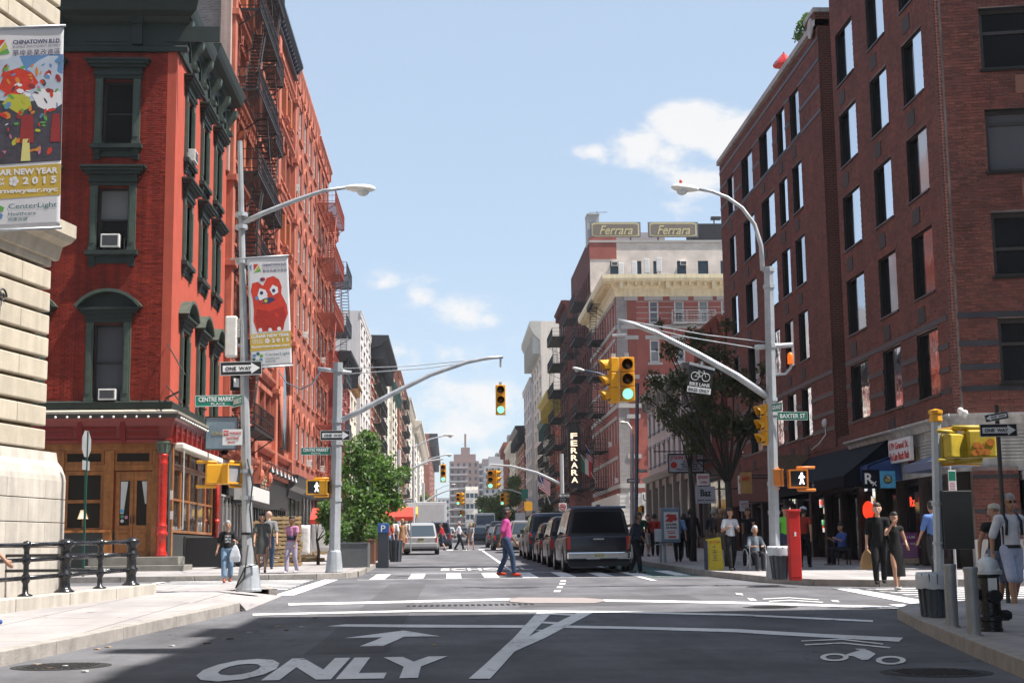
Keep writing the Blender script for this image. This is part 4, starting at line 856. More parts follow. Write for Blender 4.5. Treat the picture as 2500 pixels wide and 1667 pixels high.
sil=[f1.at(2270,y)[1]for y in()]
s0=zrow(733,2236);sp=zrow(498,2221)-zrow(735,2236);wh=1.85
def cx(px,py=650):return f1.at(px,py)[0]
near=[(cx(2205),cx(2273)),(cx(2123),cx(2180)),(cx(2058),cx(2100))]
far_=[(cx(1918,500),cx(1955,500)),(cx(1886,500),cx(1915,500)),(cx(1833,500),cx(1873,500)),(cx(1788,500),cx(1820,500)),(cx(1768,500),cx(1782,500))]
near=[(cx(2228),cx(2280)),(cx(2146,690),cx(2190,690)),(cx(2064,640),cx(2107,640))]
xcut=near[2][0]-.55;xrec=xcut-1.6;xend=-(PX(1766,700,XR)[1]-YR)
rows=[s0+k*sp for k in range(-1,9)]
opsN=[(a,c,r,r+wh)for(a,c)in near for r in rows if r+wh<zp1-1]
farx=[(cx(1899,380),cx(1919,380)),(cx(1930,320)-.0,cx(1953,320)),(cx(1856,420),cx(1888,420)),(cx(1812,470),cx(1839,470)),(cx(1778,500),cx(1793,500))]
opsF=[(a,c,r,r+wh)for(a,c)in farx for r in rows if r+wh<zp2-.6]
f1.wall(xcut,0,zl,zp1,opsN,M_BMOR,depth=.28,y=.01,m2=M_BBLK);f1.wall(xend,xrec,zl,zp2,opsF,M_BMOR,depth=.28,y=.01,m2=M_BBLK)
f1.bricks(xcut,-.22,zl+.02,zp1,opsN,M_BBR,course=.088,blen=.235,gap=.013,seed=11,nparts=0)
f1.bricks(xend,xrec,zl+.02,zp2,opsF,M_BBR,course=.088,blen=.235,gap=.013,seed=12)
q=f1.mb();q.quad((xcut,0,zl),(xcut,2.4,zl),(xcut,2.4,zp1),(xcut,0,zp1));q.quad((xrec,0,zl),(xrec,0,zp2),(xrec,2.4,zp2),(xrec,2.4,zl));q.quad((xrec,2.4,zl),(xrec,2.4,zp1),(xcut,2.4,zp1),(xcut,2.4,zl));q.build('recess_wall',brickmat('brown_brick_far',(.15,.046,.033),(.12,.037,.028),(.16,.11,.095),.235,.088,.013),brk)
q=f1.mb();q.quad((xend,.01,-1),(xend,.01,zp2),(xend,14,zp2),(xend,14,-1));q.quad((xrec,2.4,zp2),(xrec,14,zp2),(xrec,14,zp1),(xrec,2.4,zp1));q.quad((xrec,2.4,zp1),(xrec,14,zp1),(-.2,14,zp1),(-.2,.1,zp1));q.quad((xend,.0,zp2-.3),(xend,14,zp2-.3),(xrec,14,zp2-.3),(xrec,0,zp2-.3));q.quad((xend,14,-1),(xend,14,zp2),(xrec,14,zp2),(xrec,14,-1));q.build('side_wall',MATS['brown_brick_far'],brk)
def slider(f,o,mirror,i):
 a,c,d,e=o;b=f.mb();y=.2;fw=.06
 b.box(a,a+fw,y-.08,y+.04,d,e);b.box(c-fw,c,y-.08,y+.04,d,e);b.box(a,c,y-.08,y+.04,d,d+fw);b.box(a,c,y-.08,y+.04,e-fw,e);xm=(a+c)/2;b.box(xm-.04,xm+.04,y-.04,y+.04,d,e)
 w=b.build('window',M_BRONZE,brk)
 for(x0,x1,yy,m_)in((a+fw,xm-.04,y+.0,G_SKY if mirror else G_DARK),(xm+.04,c-fw,y-.03,mirror)):
  p=f.mb();p.box(x0,x1,yy,yy+.006,d+fw,e-fw);p.build('pane',m_,w)
 return w
mats_=[G_SKY,G_SKY,G_SKY,G_SKY,G_CURT]
for k,o in enumerate(opsN):
 a,c,d,e=o;xm=a+(c-a)*.46;y=.15;fw=.055
 b=f1.mb();b.box(a,a+fw,y-.08,y+.04,d,e);b.box(c-fw,c,y-.08,y+.04,d,e);b.box(a+fw,c-fw,y-.08,y+.04,d,d+fw);b.box(a+fw,c-fw,y-.08,y+.04,e-fw,e);b.box(xm-.035,xm+.035,y-.06,y+.04,d+fw,e-fw);w=b.build('window',M_BRONZE,brk)
 p=f1.mb();p.box(a+fw,xm-.035,y+.02,y+.026,d+fw,e-fw);p.build('pane',G_DARK,w)
 p=f1.mb();p.box(xm+.035,c-fw,y-.07,y-.064,d+fw,e-fw);p.build('pane',rnd.choice((G_SKY,G_SKY,G_SKY,G_SKYD,G_SKYB)),w)
 f1.box('window_sill',M_CONC if False else M_BRONZE,a-.02,c+.02,-.04,.2,d-.05,d)
 f1.box('vent_grille',M_VENT,a+.25,a+.25+.62,-.02,.05,d-.75,d-.3)if k%len(rows)!=0 else None
for k,o in enumerate(opsF):
 a,c,d,e=o;xm=a+(c-a)*.46;y=.15;fw=.05
 b=f1.mb();b.box(a,a+fw,y-.08,y+.04,d,e);b.box(c-fw,c,y-.08,y+.04,d,e);b.box(a+fw,c-fw,y-.08,y+.04,d,d+fw);b.box(a+fw,c-fw,y-.08,y+.04,e-fw,e);b.box(xm-.035,xm+.035,y-.06,y+.04,d+fw,e-fw);w=b.build('window',M_BRONZE,brk)
 p=f1.mb();p.box(a+fw,xm-.035,y+.02,y+.026,d+fw,e-fw);p.build('pane',G_DARK,w);p=f1.mb();p.box(xm+.035,c-fw,y-.07,y-.064,d+fw,e-fw);p.build('pane',rnd.choice((G_SKY,G_SKY,G_SKY,G_SKYD,G_SKYB)),w)
 f1.box('window_sill',M_BRONZE,a-.02,c+.02,-.04,.2,d-.05,d)
 if c-a>1.2:f1.box('vent_grille',M_VENT,a+.2,a+.75,-.02,.05,d-.72,d-.3)
for r in rows:
 b=f1.mb();b.box(xrec+.02,xcut-.02,.55,.6,r,r+wh);w=b.build('recess_window',M_BRONZE,brk);p=f1.mb();p.box(xrec+.1,xcut-.35,.53,.545,r+.08,r+wh-.08);p.build('pane',G_CURT,w);p=f1.mb();p.box(xcut-.3,xcut-.06,.52,.545,r+.08,r+wh-.08);p.build('pane',G_SKY,w)
 b=f1.mb();b.box(xrec+.02,xcut-.02,.6,.68,r-(sp-wh)+.02,r-.02);b.build('recess_panel',M_VENT,brk)
w2=12.;o2=[]
for k,r in enumerate(rows):
 xa_=f2.at(2398,190)[0];o2.append((xa_,xa_+2.7,r+.12,r+wh+.02));o2.append((xa_+4.2,xa_+6.9,r+.12,r+wh+.02))
o2=[o for o in o2 if o[3]<zp1-1]
f2.wall(.0,w2,zl,zp1,o2,M_BMOR,depth=.3,y=.01,m2=M_BBLK)
f2.bricks(.22,w2,zl+.02,zp1,o2,M_BBR,course=.088,blen=.235,gap=.013,seed=13,nparts=300,proud=(.004,.016))
q=f1.mb();q.T=brk and f1.T;q.prism([(-.22,.0),(-.06,.0),(0,-.0),(.02,.06),(.02,.22),(-.22,.22)],(0,0,zl),(1,0,0),(0,1,0),(0,0,zp1-zl));q.build('corner_brickwork',MATS['brown_brick_far'],brk)
for k,o in enumerate(o2):
 f2.window(*o,y=.22,fm=M_WDK2,fw=.11,rail=(.62,.78,.45)[k%3],cols=2,pm=lambda i,j,k=k:(G_BLIND if i and(k+j)%2 else(G_BLUE if j and k%2==0 else(G_CURT if(k+j)%3==1 else G_DARK))))
 f2.box('window_sill',M_BRONZE,o[0]-.05,o[1]+.05,-.04,.2,o[2]-.07,o[2]);f2.box('air_vent',M_VENTB,o[0]+.85,o[1]-.15,-.015,.1,o[2]-.72,o[2]-.2)
for z in[s0-sp+wh+.05,s0-sp+wh*.62,s0-sp+wh*.28,s0-sp-.06]:
 for(f,a,c,oo)in((f1,xcut,-.2,opsN),(f1,xend,xrec,opsF),(f2,.2,w2,o2)):
  cuts=sorted((o[0],o[1])for o in oo if o[2]<z+.12 and o[3]>z);x=a
  for p,q_ in cuts+[(c,c)]:
   if p>x+.05:f.box('black_band',M_BBLK,x,p,-.018,.01,z,z+.15)
   x=max(x,q_)
for z in(zp2-.5,zp2-1.3,zp2-2.3,zp2-3.2):
 cuts=sorted((o[0],o[1])for o in opsF if o[2]<z+.1 and o[3]>z);x=xend
 for p,q_ in cuts+[(xrec,xrec)]:
  if p>x+.05:f1.box('black_band',M_BBLK,x,p,-.018,.01,z,z+.13)
  x=max(x,q_)
f1.box('coping',M_CONC,xend-.1,xrec+.02,-.12,.4,zp2,zp2+.22)
q=f1.mb();q.box(xrec-1.25,xrec+.02,-.1,.5,zp2,zp2+.5);q.build('parapet_pier',MATS['brown_brick_far'],brk);f1.box('pier_cap',M_CONC,xrec-1.35,xrec+.05,-.16,.55,zp2+.5,zp2+.66)
q=f1.mb();q.lathe([(.38,0),(.38,.04),(.25,.06)],(xrec-.6,-.13,zp2+.1),16,axis='y');q.build('concrete_roundel',M_CONC,brk);q=f1.mb();q.lathe([(.38,0),(.38,.04)],(xcut+.5,-.0,zp2+2.2),16,axis='y');q.build('concrete_roundel',M_CONC,brk)
zpv=g(40)+.15
for f,a,c in((f1,xcut+.3,0),(f2,0,w2)):
 f.profile('stone_ledge',M_CONC,[(-.02,zl-.28),(.1,zl-.28),(.16,zl-.12),(.3,zl-.05),(.3,zl),(-.02,zl+.01)],a,c,miter=(0,1)if f is f1 else(1,0))
 f.wall(a,c,zl-1.5,zl-.28,[],M_CONC,y=.04,name='shop_fascia')
 for x in(np.arange(a+.9,c-1.2,2.9)if f is f1 else np.arange(1.0,w2-2,2.9)):
  lb=f.mb()
  for z in np.arange(zl-1.25,zl-.5,.09):lb.box(x,x+1.9,-.0,.04,z,z+.05)
  lb.box(x-.03,x+1.93,.03,.06,zl-1.3,zl-.45);lb.build('louvre',M_CONC,brk)
  rb=f.mb();rb.lathe([(.34,0),(.34,.05),(.28,.07)],(x+2.4,-.02,zl-.88),16,axis='y');rd=rb.build('roundel',mat('roundel_gold',(.3,.2,.08),.6),brk);rb=f.mb();rb.lathe([(.28,0),(.28,.03)],(x+2.4,-.08,zl-.88),16,axis='y');rb.build('roundel_face',mat('roundel_red',(.11,.03,.025),.7),rd)
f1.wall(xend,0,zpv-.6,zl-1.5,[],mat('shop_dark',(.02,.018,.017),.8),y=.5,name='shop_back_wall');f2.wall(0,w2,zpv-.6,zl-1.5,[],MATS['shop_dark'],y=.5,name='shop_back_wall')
f1.wall(xend,xcut+.3,zl-1.5,zl+.3,[],MATS['brown_brick_far'],y=.03,name='shop_fascia')
q=f2.mb();q.box(.35,1.5,-.05,.4,zpv-.4,zl-1.4);q.build('corner_pillar',M_BMOR,brk)
fpil=Face(brk,f2.org+f2.ey*-.05,-rot);fpil.bricks(.35,1.5,zpv+.75,zl-1.45,[],M_BBR,course=.088,blen=.235,gap=.013,seed=5,nparts=120,y=.0)
f2.box('pillar_base',M_CONC,.3,3.2,-.1,.4,zpv-.4,zpv+.72)
for z in(zpv+1.4,zpv+2.3):f2.box('black_band',M_BBLK,.345,1.505,-.075,0,z,z+.09)
for x in(.9,2.6):q=f2.mb();q.lathe([(.33,0),(.33,.05)],(x,-.13,zpv+.36),16,axis='y');q.build('roundel',MATS['roundel_gold'],brk);q=f2.mb();q.lathe([(.26,0),(.26,.03)],(x,-.17,zpv+.36),16,axis='y');q.build('roundel_face',MATS['roundel_red'],brk)
f2.box('white_fascia',mat('shop_white',(.5,.5,.5),.6),1.6,w2,-.35,.3,zl-1.75,zl-1.52);f2.box('awning_soffit',M_SHOPK,1.6,w2,-.4,.4,zl-2.5,zl-1.76)
xs_=list(np.arange(-1.2,xend+1,-2.1))
for i,x in enumerate(xs_):
 f1.box('shop_pier',mat('shop_pier',(.045,.03,.026),.7,var=.3),x-.3,x,.1,.5,zpv-.4,zl-1.4)
 m_=[G_WARM,G_DARK,G_WARM][i%3]
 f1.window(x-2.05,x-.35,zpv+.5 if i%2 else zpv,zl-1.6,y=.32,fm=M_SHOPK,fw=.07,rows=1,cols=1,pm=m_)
def goods(f,x0,x1,z0,z1,y,n,root,seed):
 """stock behind shop glass: jars, boxes and cards of many colours, all self-glowing in place of shop lights"""
 r=random.Random(seed);cs=[mat('goods%d'%i,c_,.6,var=.1,emit=c_,es=.55)for i,c_ in enumerate(((.7,.62,.5),(.75,.08,.03),(.75,.55,.2),(.15,.35,.5),(.6,.6,.62),(.12,.4,.2)))]  # emission in each goods colour stands in for shop lighting
 for k in range(n):
  b=f.mb();x=r.uniform(x0,x1-.2);z=r.uniform(z0,z1-.2);w=r.uniform(.06,.28);h=r.uniform(.06,.3);b.box(x,x+w,y,y+.03,z,z+h);b.build('shop_goods',cs[r.choice((0,0,1,2,3,4,4,5))],root)
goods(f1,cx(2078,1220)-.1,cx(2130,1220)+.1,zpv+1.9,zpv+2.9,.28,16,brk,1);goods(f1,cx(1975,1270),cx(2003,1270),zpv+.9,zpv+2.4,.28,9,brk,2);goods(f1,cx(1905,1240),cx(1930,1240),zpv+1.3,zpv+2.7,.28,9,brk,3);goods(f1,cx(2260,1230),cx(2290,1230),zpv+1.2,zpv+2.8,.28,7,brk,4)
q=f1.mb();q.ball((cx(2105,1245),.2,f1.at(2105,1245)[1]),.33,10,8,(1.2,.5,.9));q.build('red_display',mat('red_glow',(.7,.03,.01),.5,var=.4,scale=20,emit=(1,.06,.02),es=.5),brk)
xn=cx(2183,1170);b=f1.mb();b.box(xn-.06,xn+.06,.26,.3,f1.at(2183,1265)[1],f1.at(2183,1195)[1]);b.build('neon_strip',MATS['red_glow'],brk)
o_=f1.text('Rx',.42,mat('neon_red',(.5,.02,.01),.4,var=0,emit=(1,.07,.03),es=1.0),cx(2211,1224),f1.at(2211,1224)[1],y=.2)
def awning(f,x0,x1,z0,z1,out,m,root,nm='awning',drop=.25):
 b=f.mb();P=[(0,z1),(out,z0+drop),(out,z0),(out-.03,z0),(out-.03,z0+drop-.03),(0,z1-.05)];b.prism(P,(x0,0,0),(0,-1,0),(0,0,1),(x1-x0,0,0))
 for x in(x0,x1-.015):b.prism([(0,z1),(out,z0+drop),(out,z0),(0,z0)],(x,0,0),(0,-1,0),(0,0,1),(.015,0,0))
 return b.build(nm,m,root)
M_NAVYAW=mat('navy_awning',(.006,.008,.014),.8,var=.2,bump=.2,bscale=5,spec=.15);M_BLUEAW=mat('blue_awning',(.03,.07,.22),.35,var=.3,scale=3,bump=.4,bscale=4)
xa0,xa1=f1.at(1876,1180,-1.5)[0],f1.at(2062,1180,-1.5)[0];aw=awning(f1,xa0,xa1,zpv+2.35,zl-.15,1.5,M_NAVYAW,brk,drop=.35)
f1.text('大',.36,mat('sign_pale',(.35,.38,.45),.6,var=0),f1.at(1985,1187,-1.53)[0],zpv+2.52,y=-1.53)
xb0,xb1=f1.at(2036,1180,-1)[0],f1.at(2120,1180,-1)[0];awning(f1,xb0,xb1,zpv+2.5,zpv+3.3,1.0,M_BLUEAW,brk,drop=.45)
awning(f1,f1.at(2205,1150,-.9)[0],f1.at(2290,1150,-.9)[0],zpv+2.55,zpv+3.05,.9,mat('slate_awning',(.10,.13,.21),.55,var=.15),brk,drop=.2)
sx0,sz0=f1.at(2137,1192,-1.05);sx1=sx0
sgr=thing('pharmacy_sign','dark blue projecting pharmacy sign with white Rx letters','sign',f1.org+f1.ex*((sx0+sx1)/2)+f1.ey*-1.05+np.array([0,0,sz0]));sgr.scale=(.5,.5,.5)
b=MB();b.box(-.75,.28,-.03,.03,0,1.08);b.build('board',M_NAVYAW,sgr,bevel=.01);b=MB();b.box(.3,1.2,-.04,.04,.02,1.0);b.build('light_panel',mat('sign_blue',(.07,.33,.55),.4,var=.25,scale=2),sgr,bevel=.01)
text('R',.85,mat('sign_white',(.72,.72,.72),.5,var=0),sgr,(-.35,-.045,.58),bold=.02);text('x',.6,MATS['sign_white'],sgr,(-.05,-.047,.28))
b=MB();b.lathe([(.27,0),(.27,.012)],(.75,-.045,.52),20,axis='y');b.build('roundel',mat('sign_navy',(.04,.06,.09),.5),sgr);b=MB();b.lathe([(.2,0),(.2,.012)],(.75,-.06,.48),20,axis='y',sy=.55);b.build('hill_picture',mat('sign_olive',(.28,.3,.06),.5),sgr)
for(dx_,dz_)in((-.06,.6),(.08,.62),(.0,.68)):b=MB();b.lathe([(.07,0),(.07,.01)],(.75+dx_,-.06,dz_),10,axis='y');b.build('fruit_picture',mat('sign_red' if dx_<0 else 'sign_sky',(.45,.06,.03)if dx_<0 else(.4,.5,.6),.5),sgr)
wx0,wx1=f1.at(2168,1100,-.3)[0],f1.at(2221,1090,-.3)[0];wz0,wz1=f1.at(2195,1128,-.3)[1],f1.at(2195,1070,-.3)[1]
bd=thing('massage_signboard','white board with red lettering above the shops on the brown brick building','sign',f1.org+f1.ex*((wx0+wx1)/2)+f1.ey*-.25+np.array([0,0,wz0]),-math.pi/2);hw,hh=(wx1-wx0)/2,wz1-wz0
b=MB();b.box(-hw,hw,-.04,.06,0,hh);b.build('board',mat('board_white',(.66,.65,.66),.5,var=.06),bd,bevel=.008);M_RT=mat('red_lettering',(.5,.03,.02),.5,var=.1)
text('179 Grand St.',.4,M_RT,bd,(0,-.05,hh*.72),width=hw*1.75,height=hh*.3,bold=.008);text('Yu Lim Back Rub',.4,M_RT,bd,(0,-.05,hh*.27),width=hw*1.8,height=hh*.34,bold=.008)
M_LEAFT=mat('terrace_leaf',(.045,.075,.025),.6,island=.5,var=0)
# ======== right row beyond the brown building
M_DKBR=brickmat('dark_red_brick',(.20,.05,.04),(.16,.045,.036),(.15,.07,.06),.24,.085,.012)
M_GRYTR=mat('grey_blue_trim',(.15,.17,.20),.6);M_WHBR=mat('white_painted_brick',(.46,.45,.45),.75,var=.08,scale=2,bump=.15,bscale=25)
M_CREAMC=mat('cream_cornice',(.72,.62,.40),.7,var=.1,streak=.1);M_LIMET=mat('stone_trim_grey',(.40,.38,.35),.8,var=.1)
M_R3=brickmat('corner_red_brick',(.36,.085,.06),(.30,.07,.052),(.26,.15,.13),.24,.09,.012)
rowhouse('dark_brick_house','dark red brick house behind the street tree, next to the brown building',XR+.1,PX(1764,900,XR)[1]+.3,PX(1694,1000,XR)[1],12.5,M_DKBR,M_DKBR,side=-1,nwin=5,storeys=2,first=4.4,cor=(.3,.8),corm=M_DKBR,fe=(.1,.6),shopm=mat('shop_brown',(.05,.035,.028),.7))
jj=rowhouse('white_house','white painted brick house with grey windows and stone shop cornice',XR,PX(1693,1000,XR)[1],PX(1580,1000,XR)[1],ztopat(1660,908,XR),M_WHBR,M_GRYTR,side=-1,nwin=9,storeys=2,first=4.6,cor=(.55,1.1),corm=mat('grey_cornice',(.22,.22,.21),.7),framem=M_GRYTR,shopm=mat('greige_shopfront',(.26,.245,.215),.7),aclist=(4,),wfrac=.42)
jf=jj[1];jf.profile('shop_cornice',MATS['greige_shopfront'],[(0,jj[2]-.5),(.3,jj[2]-.45),(.5,jj[2]-.2),(.5,jj[2]-.1),(0,jj[2])],0,jj[4])
for x in np.linspace(.5,jj[4]-.5,7):jf.box('shop_pilaster',MATS['greige_shopfront'],x-.25,x+.25,-.3,.05,g(85),jj[2]-.5)
YK=112.;XK=XR+.05
kor=building('cream_cornice_building','red brick corner building with broad cream cornice, fire balcony and white tiled base',(XK,YK))
k1=Face(kor,(XK,YK),0.);k2=Face(kor,(XK,YK),-math.pi/2)
kz=lambda py:k1.at(1600,py)[1];kx=lambda px:k1.at(px,760)[0]
zc0,zc1=kz(724),kz(676);stp=kz(734)-kz(829)
cols=[(kx(1584),kx(1608)),(kx(1646),kx(1670)),(kx(1705),kx(1730)),(kx(1761),kx(1786)),(kx(1818),kx(1843))]
ok=[(a,c,kz(789)-k*stp,kz(734)-k*stp)for(a,c)in cols for k in range(6)]
k1.wall(0,16,-2,zc0+.3,ok,M_R3,depth=.2)
ok2=[(-x-.55,-x+.55,o[2],o[3])for x in np.arange(1.6,20,2.0)for o in ok[:6]]
k2.wall(-20.5,0,-2,zc0+.3,ok2,M_R3,depth=.2);q=k1.mb();q.quad((0,.1,zc1),(16,.1,zc1),(16,20,zc1),(0,20,zc1));q.build('roof',M_TAR,kor)
for o in ok:
 k1.window(*o,y=.1,fm=M_WFRAME,fw=.12,rows=2,pm=lambda i,j:rnd.choice((G_DARK,G_BLUE,G_CURT,G_BLIND)))
 k1.box('lintel',M_LIMET,o[0]-.35,o[1]+.35,-.08,.05,o[3]+.02,o[3]+.33);k1.box('sill',M_LIMET,o[0]-.2,o[1]+.2,-.12,.05,o[2]-.2,o[2])
for k in range(6):k1.box('blind_lintel',M_LIMET,kx(1524),kx(1557),-.08,.03,kz(734)-k*stp+.02,kz(734)-k*stp+.35);k1.box('blind_panel',mat('recess_brick',(.25,.075,.055),.85),kx(1528),kx(1553),-.012,.03,kz(789)-k*stp,kz(734)-k*stp)
for o in ok2:k2.window(*o,y=.1,fm=M_WFRAME,fw=.1,rows=2);k2.box('lintel',M_LIMET,o[0]-.25,o[1]+.25,-.08,.05,o[3]+.02,o[3]+.3)
for z in[kz(803)-k*2*stp for k in range(3)]:
 k1.box('stone_band',M_LIMET,0,16,-.12,.02,z,z+.33);k2.box('stone_band',M_LIMET,-20.5,0,-.12,.02,z,z+.33)
for k in range(6):
 for t in(.2,.45,.7,.95):
  z=kz(789)-k*stp+(kz(734)-kz(789))*t
  if k in(0,5):k1.box('grey_brick_course',M_LIMET,.0,16,-.01,.0,z,z+.05);
q=k1.mb();q.box(0,.85,-.02,.05,2,zc0);q.build('corner_strip',brickmat('grey_corner_brick',(.26,.24,.23),(.2,.18,.17),(.36,.34,.32),.3,.1,.02),kor)
kp_=[(-.02,zc0),(.1,zc0),(.15,zc0+.6),(.35,zc0+.75),(.45,zc0+1.0),(1.1,zc0+1.1),(1.2,zc0+1.3),(1.2,zc1),(-.02,zc1+.05)]
k1.profile('cream_cornice',M_CREAMC,kp_,0,16,miter=(1,0));k2.profile('cream_cornice',M_CREAMC,kp_,-20.5,0,miter=(0,1))
for x in np.arange(.2,15.5,.62):big=int(round(x/.62))%6==0;k1.box('modillion',M_CREAMC,x,x+(.3 if big else .16),-.95,0,zc0+(.55 if big else .8),zc0+1.08)
for x in np.arange(.3,20,.62):k2.box('modillion',M_CREAMC,-x-.16,-x,-.95,0,zc0+.8,zc0+1.08)
k1.escape(kx(1637),kx(1742),[kz(790)],mat('fire_escape_pale',(.36,.36,.34),.6),d=.9,pitch=.25)
k2.escape(-12,-8,[6.2+i*stp for i in range(6)],M_FEBLK,d=1.2,pitch=.3)
for i in(1,4,8,11,15):k2.aircon(ok2[i][0]+.2,ok2[i][2])
k1.box('white_tiled_base',mat('white_tile',(.55,.54,.5),.35,var=.1,scale=20),-.1,16,-.25,.1,kz(1290),kz(1204));k2.box('white_tiled_base',MATS['white_tile'],-20.5,.1,-.25,.1,kz(1290),kz(1204))
for z in np.arange(kz(1290)+.3,kz(1204),.35):k1.box('tile_joint',M_LIMET,-.12,16,-.262,-.24,z,z+.03)
for ch,px_ in(('G',1543),('U',1576),('I',1590)):
 q=k1.mb();x,z=k1.at(px_,1215);q.box(x-.3,x+.3,-.32,-.255,z-.42,z+.42);q.build('letter_tile',mat('letter_tile',(.62,.62,.6),.5,var=.05),kor);k1.text(ch,.75,M_WDARK,x,z,y=-.33,bold=.01)
YF=132.5;XFE=XR+.1
fer=building('light_brick_building','tall light brick building with rooftop signs and dark fire escapes',(XFE,YF))
e1=Face(fer,(XFE,YF),0.);e2=Face(fer,(XFE,YF),-math.pi/2);ez=lambda py:e1.at(1600,py)[1];ex_=lambda px:e1.at(px,620)[0]
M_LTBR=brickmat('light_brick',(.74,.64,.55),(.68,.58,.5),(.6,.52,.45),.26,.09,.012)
zft=ez(592);eo=[(ex_(a),ex_(c),ez(676),ez(637))for a,c in((1489,1509),(1555,1565),(1594,1603),(1652,1674),(1703,1728),(1758,1784))]
e1.wall(0,16,-2,zft,eo,M_LTBR,depth=.2);e1.box('coping',M_LIMET,-.05,16,-.1,.3,zft,zft+.2)
for o in eo:e1.window(*o,y=.1,fm=M_WDARK,fw=.06,rows=2,pm=lambda i,j:G_BLUE)
e1.aircon(eo[0][0]+.1,eo[0][3]-.5);e1.aircon(eo[3][0]+.3,eo[3][3]-.45)
e1.box('red_brick_panel',M_R3,-.03,ex_(1505),-.04,.02,ez(632),zft+.5)
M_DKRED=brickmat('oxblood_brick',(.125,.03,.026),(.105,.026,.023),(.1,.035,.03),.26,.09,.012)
Le=21.;eo2=[(-x-.55,-x+.55,z,z+1.9)for x in np.arange(1.6,20,2.3)for z in np.arange(7.5,zft-3,3.6)]
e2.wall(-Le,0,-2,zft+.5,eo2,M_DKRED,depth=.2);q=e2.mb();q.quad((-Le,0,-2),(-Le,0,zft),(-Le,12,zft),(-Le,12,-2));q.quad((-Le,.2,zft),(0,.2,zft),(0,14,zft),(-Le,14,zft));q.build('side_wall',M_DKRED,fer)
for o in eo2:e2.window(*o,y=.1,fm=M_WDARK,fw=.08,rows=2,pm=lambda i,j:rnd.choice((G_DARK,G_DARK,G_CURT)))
e2.escape(-9,-3.2,list(np.arange(6.9,zft-2,3.6)),M_FEBLK,d=1.3,pitch=.3,slats=.14);e2.escape(-18,-13,list(np.arange(6.9,zft-2,3.6)),M_FEBLK,d=1.3,pitch=.3,slats=.14,stair=0)
def roofbox(nm,px0,px1,py0,py1,y0,y1,m):return e1.box(nm,m,ex_(px0),ex_(px1),y0,y1,ez(py1),ez(py0))
roofbox('chimney',1437,1466,521,592,.6,2.5,mat('grey_render',(.42,.40,.39),.85,var=.1));roofbox('penthouse',1466,1640,545,592,4,9,MATS['grey_render']);roofbox('water_tank',1707,1800,529,592,3,7,mat('tank_black',(.02,.021,.024),.7,var=.2));e1.box('chimney_cap',M_LIMET,ex_(1436),ex_(1467),.5,2.6,ez(521),ez(518))
b=e1.mb();x=ex_(1464);b.tube([(x,1.5,ez(521)),(x,1.5,ez(507))],.03,5);b.tube([(x-.8,1.5,ez(510)),(x+1.,1.5,ez(509))],.02,5)
for i in range(6):b.tube([(x-.7+i*.3,1.2,ez(510)),(x-.7+i*.3,1.8,ez(510))],.015,4)
b.build('antenna',M_WDARK,fer);b=e1.mb();b.box(ex_(1754),ex_(1778),3,3.5,ez(518),ez(511));b.box(ex_(1760),ex_(1762),3,3.3,ez(530),ez(518));b.build('roof_fitting',M_WDARK,fer)
b=e1.mb();b.box(ex_(1758),ex_(1768),2.9,2.98,ez(585),ez(577));b.build('flood_light',M_BULB,fer)
for i,(a,c)in enumerate(((1443,1567),(1585,1708))):
 x0,x1,z0,z1=ex_(a),ex_(c),ez(577),ez(540);xm,w_,h_=(x0+x1)/2,x1-x0,z1-z0
 sr=thing('roof_sign',('left' if i==0 else 'right')+' of the two gilt roof signs on the light brick building','sign',(XFE+xm,YF+.4,z0-.7),0,'rooftop signs');
 b=MB();b.box(-w_/2,w_/2,0,.12,.7,.7+h_);b.build('board',mat('sign_slate',(.15,.16,.20),.6,var=.2),sr)
 b=MB();P=[(-w_*.47,.12),(-w_*.44,.12),(-w_*.41,.06),(w_*.41,.06),(w_*.44,.12),(w_*.47,.12),(w_*.47,h_-.12),(w_*.44,h_-.12),(w_*.41,h_-.06),(-w_*.41,h_-.06),(-w_*.44,h_-.12),(-w_*.47,h_-.12)]
 b.prism(P,(0,-.02,.7),(1,0,0),(0,0,1),(0,.03,0));b.build('gilt_frame',mat('gilt',(.55,.46,.24),.5,var=.15,scale=5),sr)
 P2=[(x*.94,h_/2+(z-h_/2)*.8)for x,z in P];b=MB();b.prism(P2,(0,-.04,.7),(1,0,0),(0,0,1),(0,.03,0));b.build('panel',mat('sign_brown',(.18,.15,.12),.6),sr)
 text('Ferrara',1.,MATS['gilt'],sr,(.05,-.07,.7+h_*.47),width=w_*.66,height=h_*.6,shear=.35,bold=.012)
 for x in(-w_*.3,w_*.3):b=MB();b.bar((x,.3,0),(x,.1,.8),.12);b.build('leg',M_WDARK,sr)
for i,px_ in enumerate((1516,1548,1579,1609)):
 x=ex_(px_);zt_=ez((642,638,632,629)[i]);an=thing('cell_antenna','white panel antenna %s on the cream cornice roof'%('furthest left','second from left','second from right','furthest right')[i],'antenna',(XFE+x*.9,YF-12,zc1));s_=.88
 pz=PY(px_,(642,638,632,629)[i],YF-12)[2]-zc1
 an.location=(PY(px_,660,YF-12)[0],YF-12,zc1);b=MB();b.box(-.22,.22,-.1,.1,pz-1.25,pz);b.build('panel',M_ACWHITE,an,bevel=.03);b=MB();b.tube([(.1,.12,0),(.1,.12,pz)],.04,6);b.bar((.1,.12,pz*.5),(.6,.2,.0),.04);b.build('mount',mat('galvanised',(.45,.46,.47),.45,metal=.5,var=.1),an)
vz0,vz1=PY(1400,1190,128)[2],PY(1400,1037,128)[2];vx0,vx1=PY(1386,1100,128)[0],PY(1417,1100,128)[0]
vs=thing('vertical_sign','tall dark sign with round top and letters one above another','sign',((vx0+vx1)/2,128,vz0));hw,hh=(vx1-vx0)/2,vz1-vz0
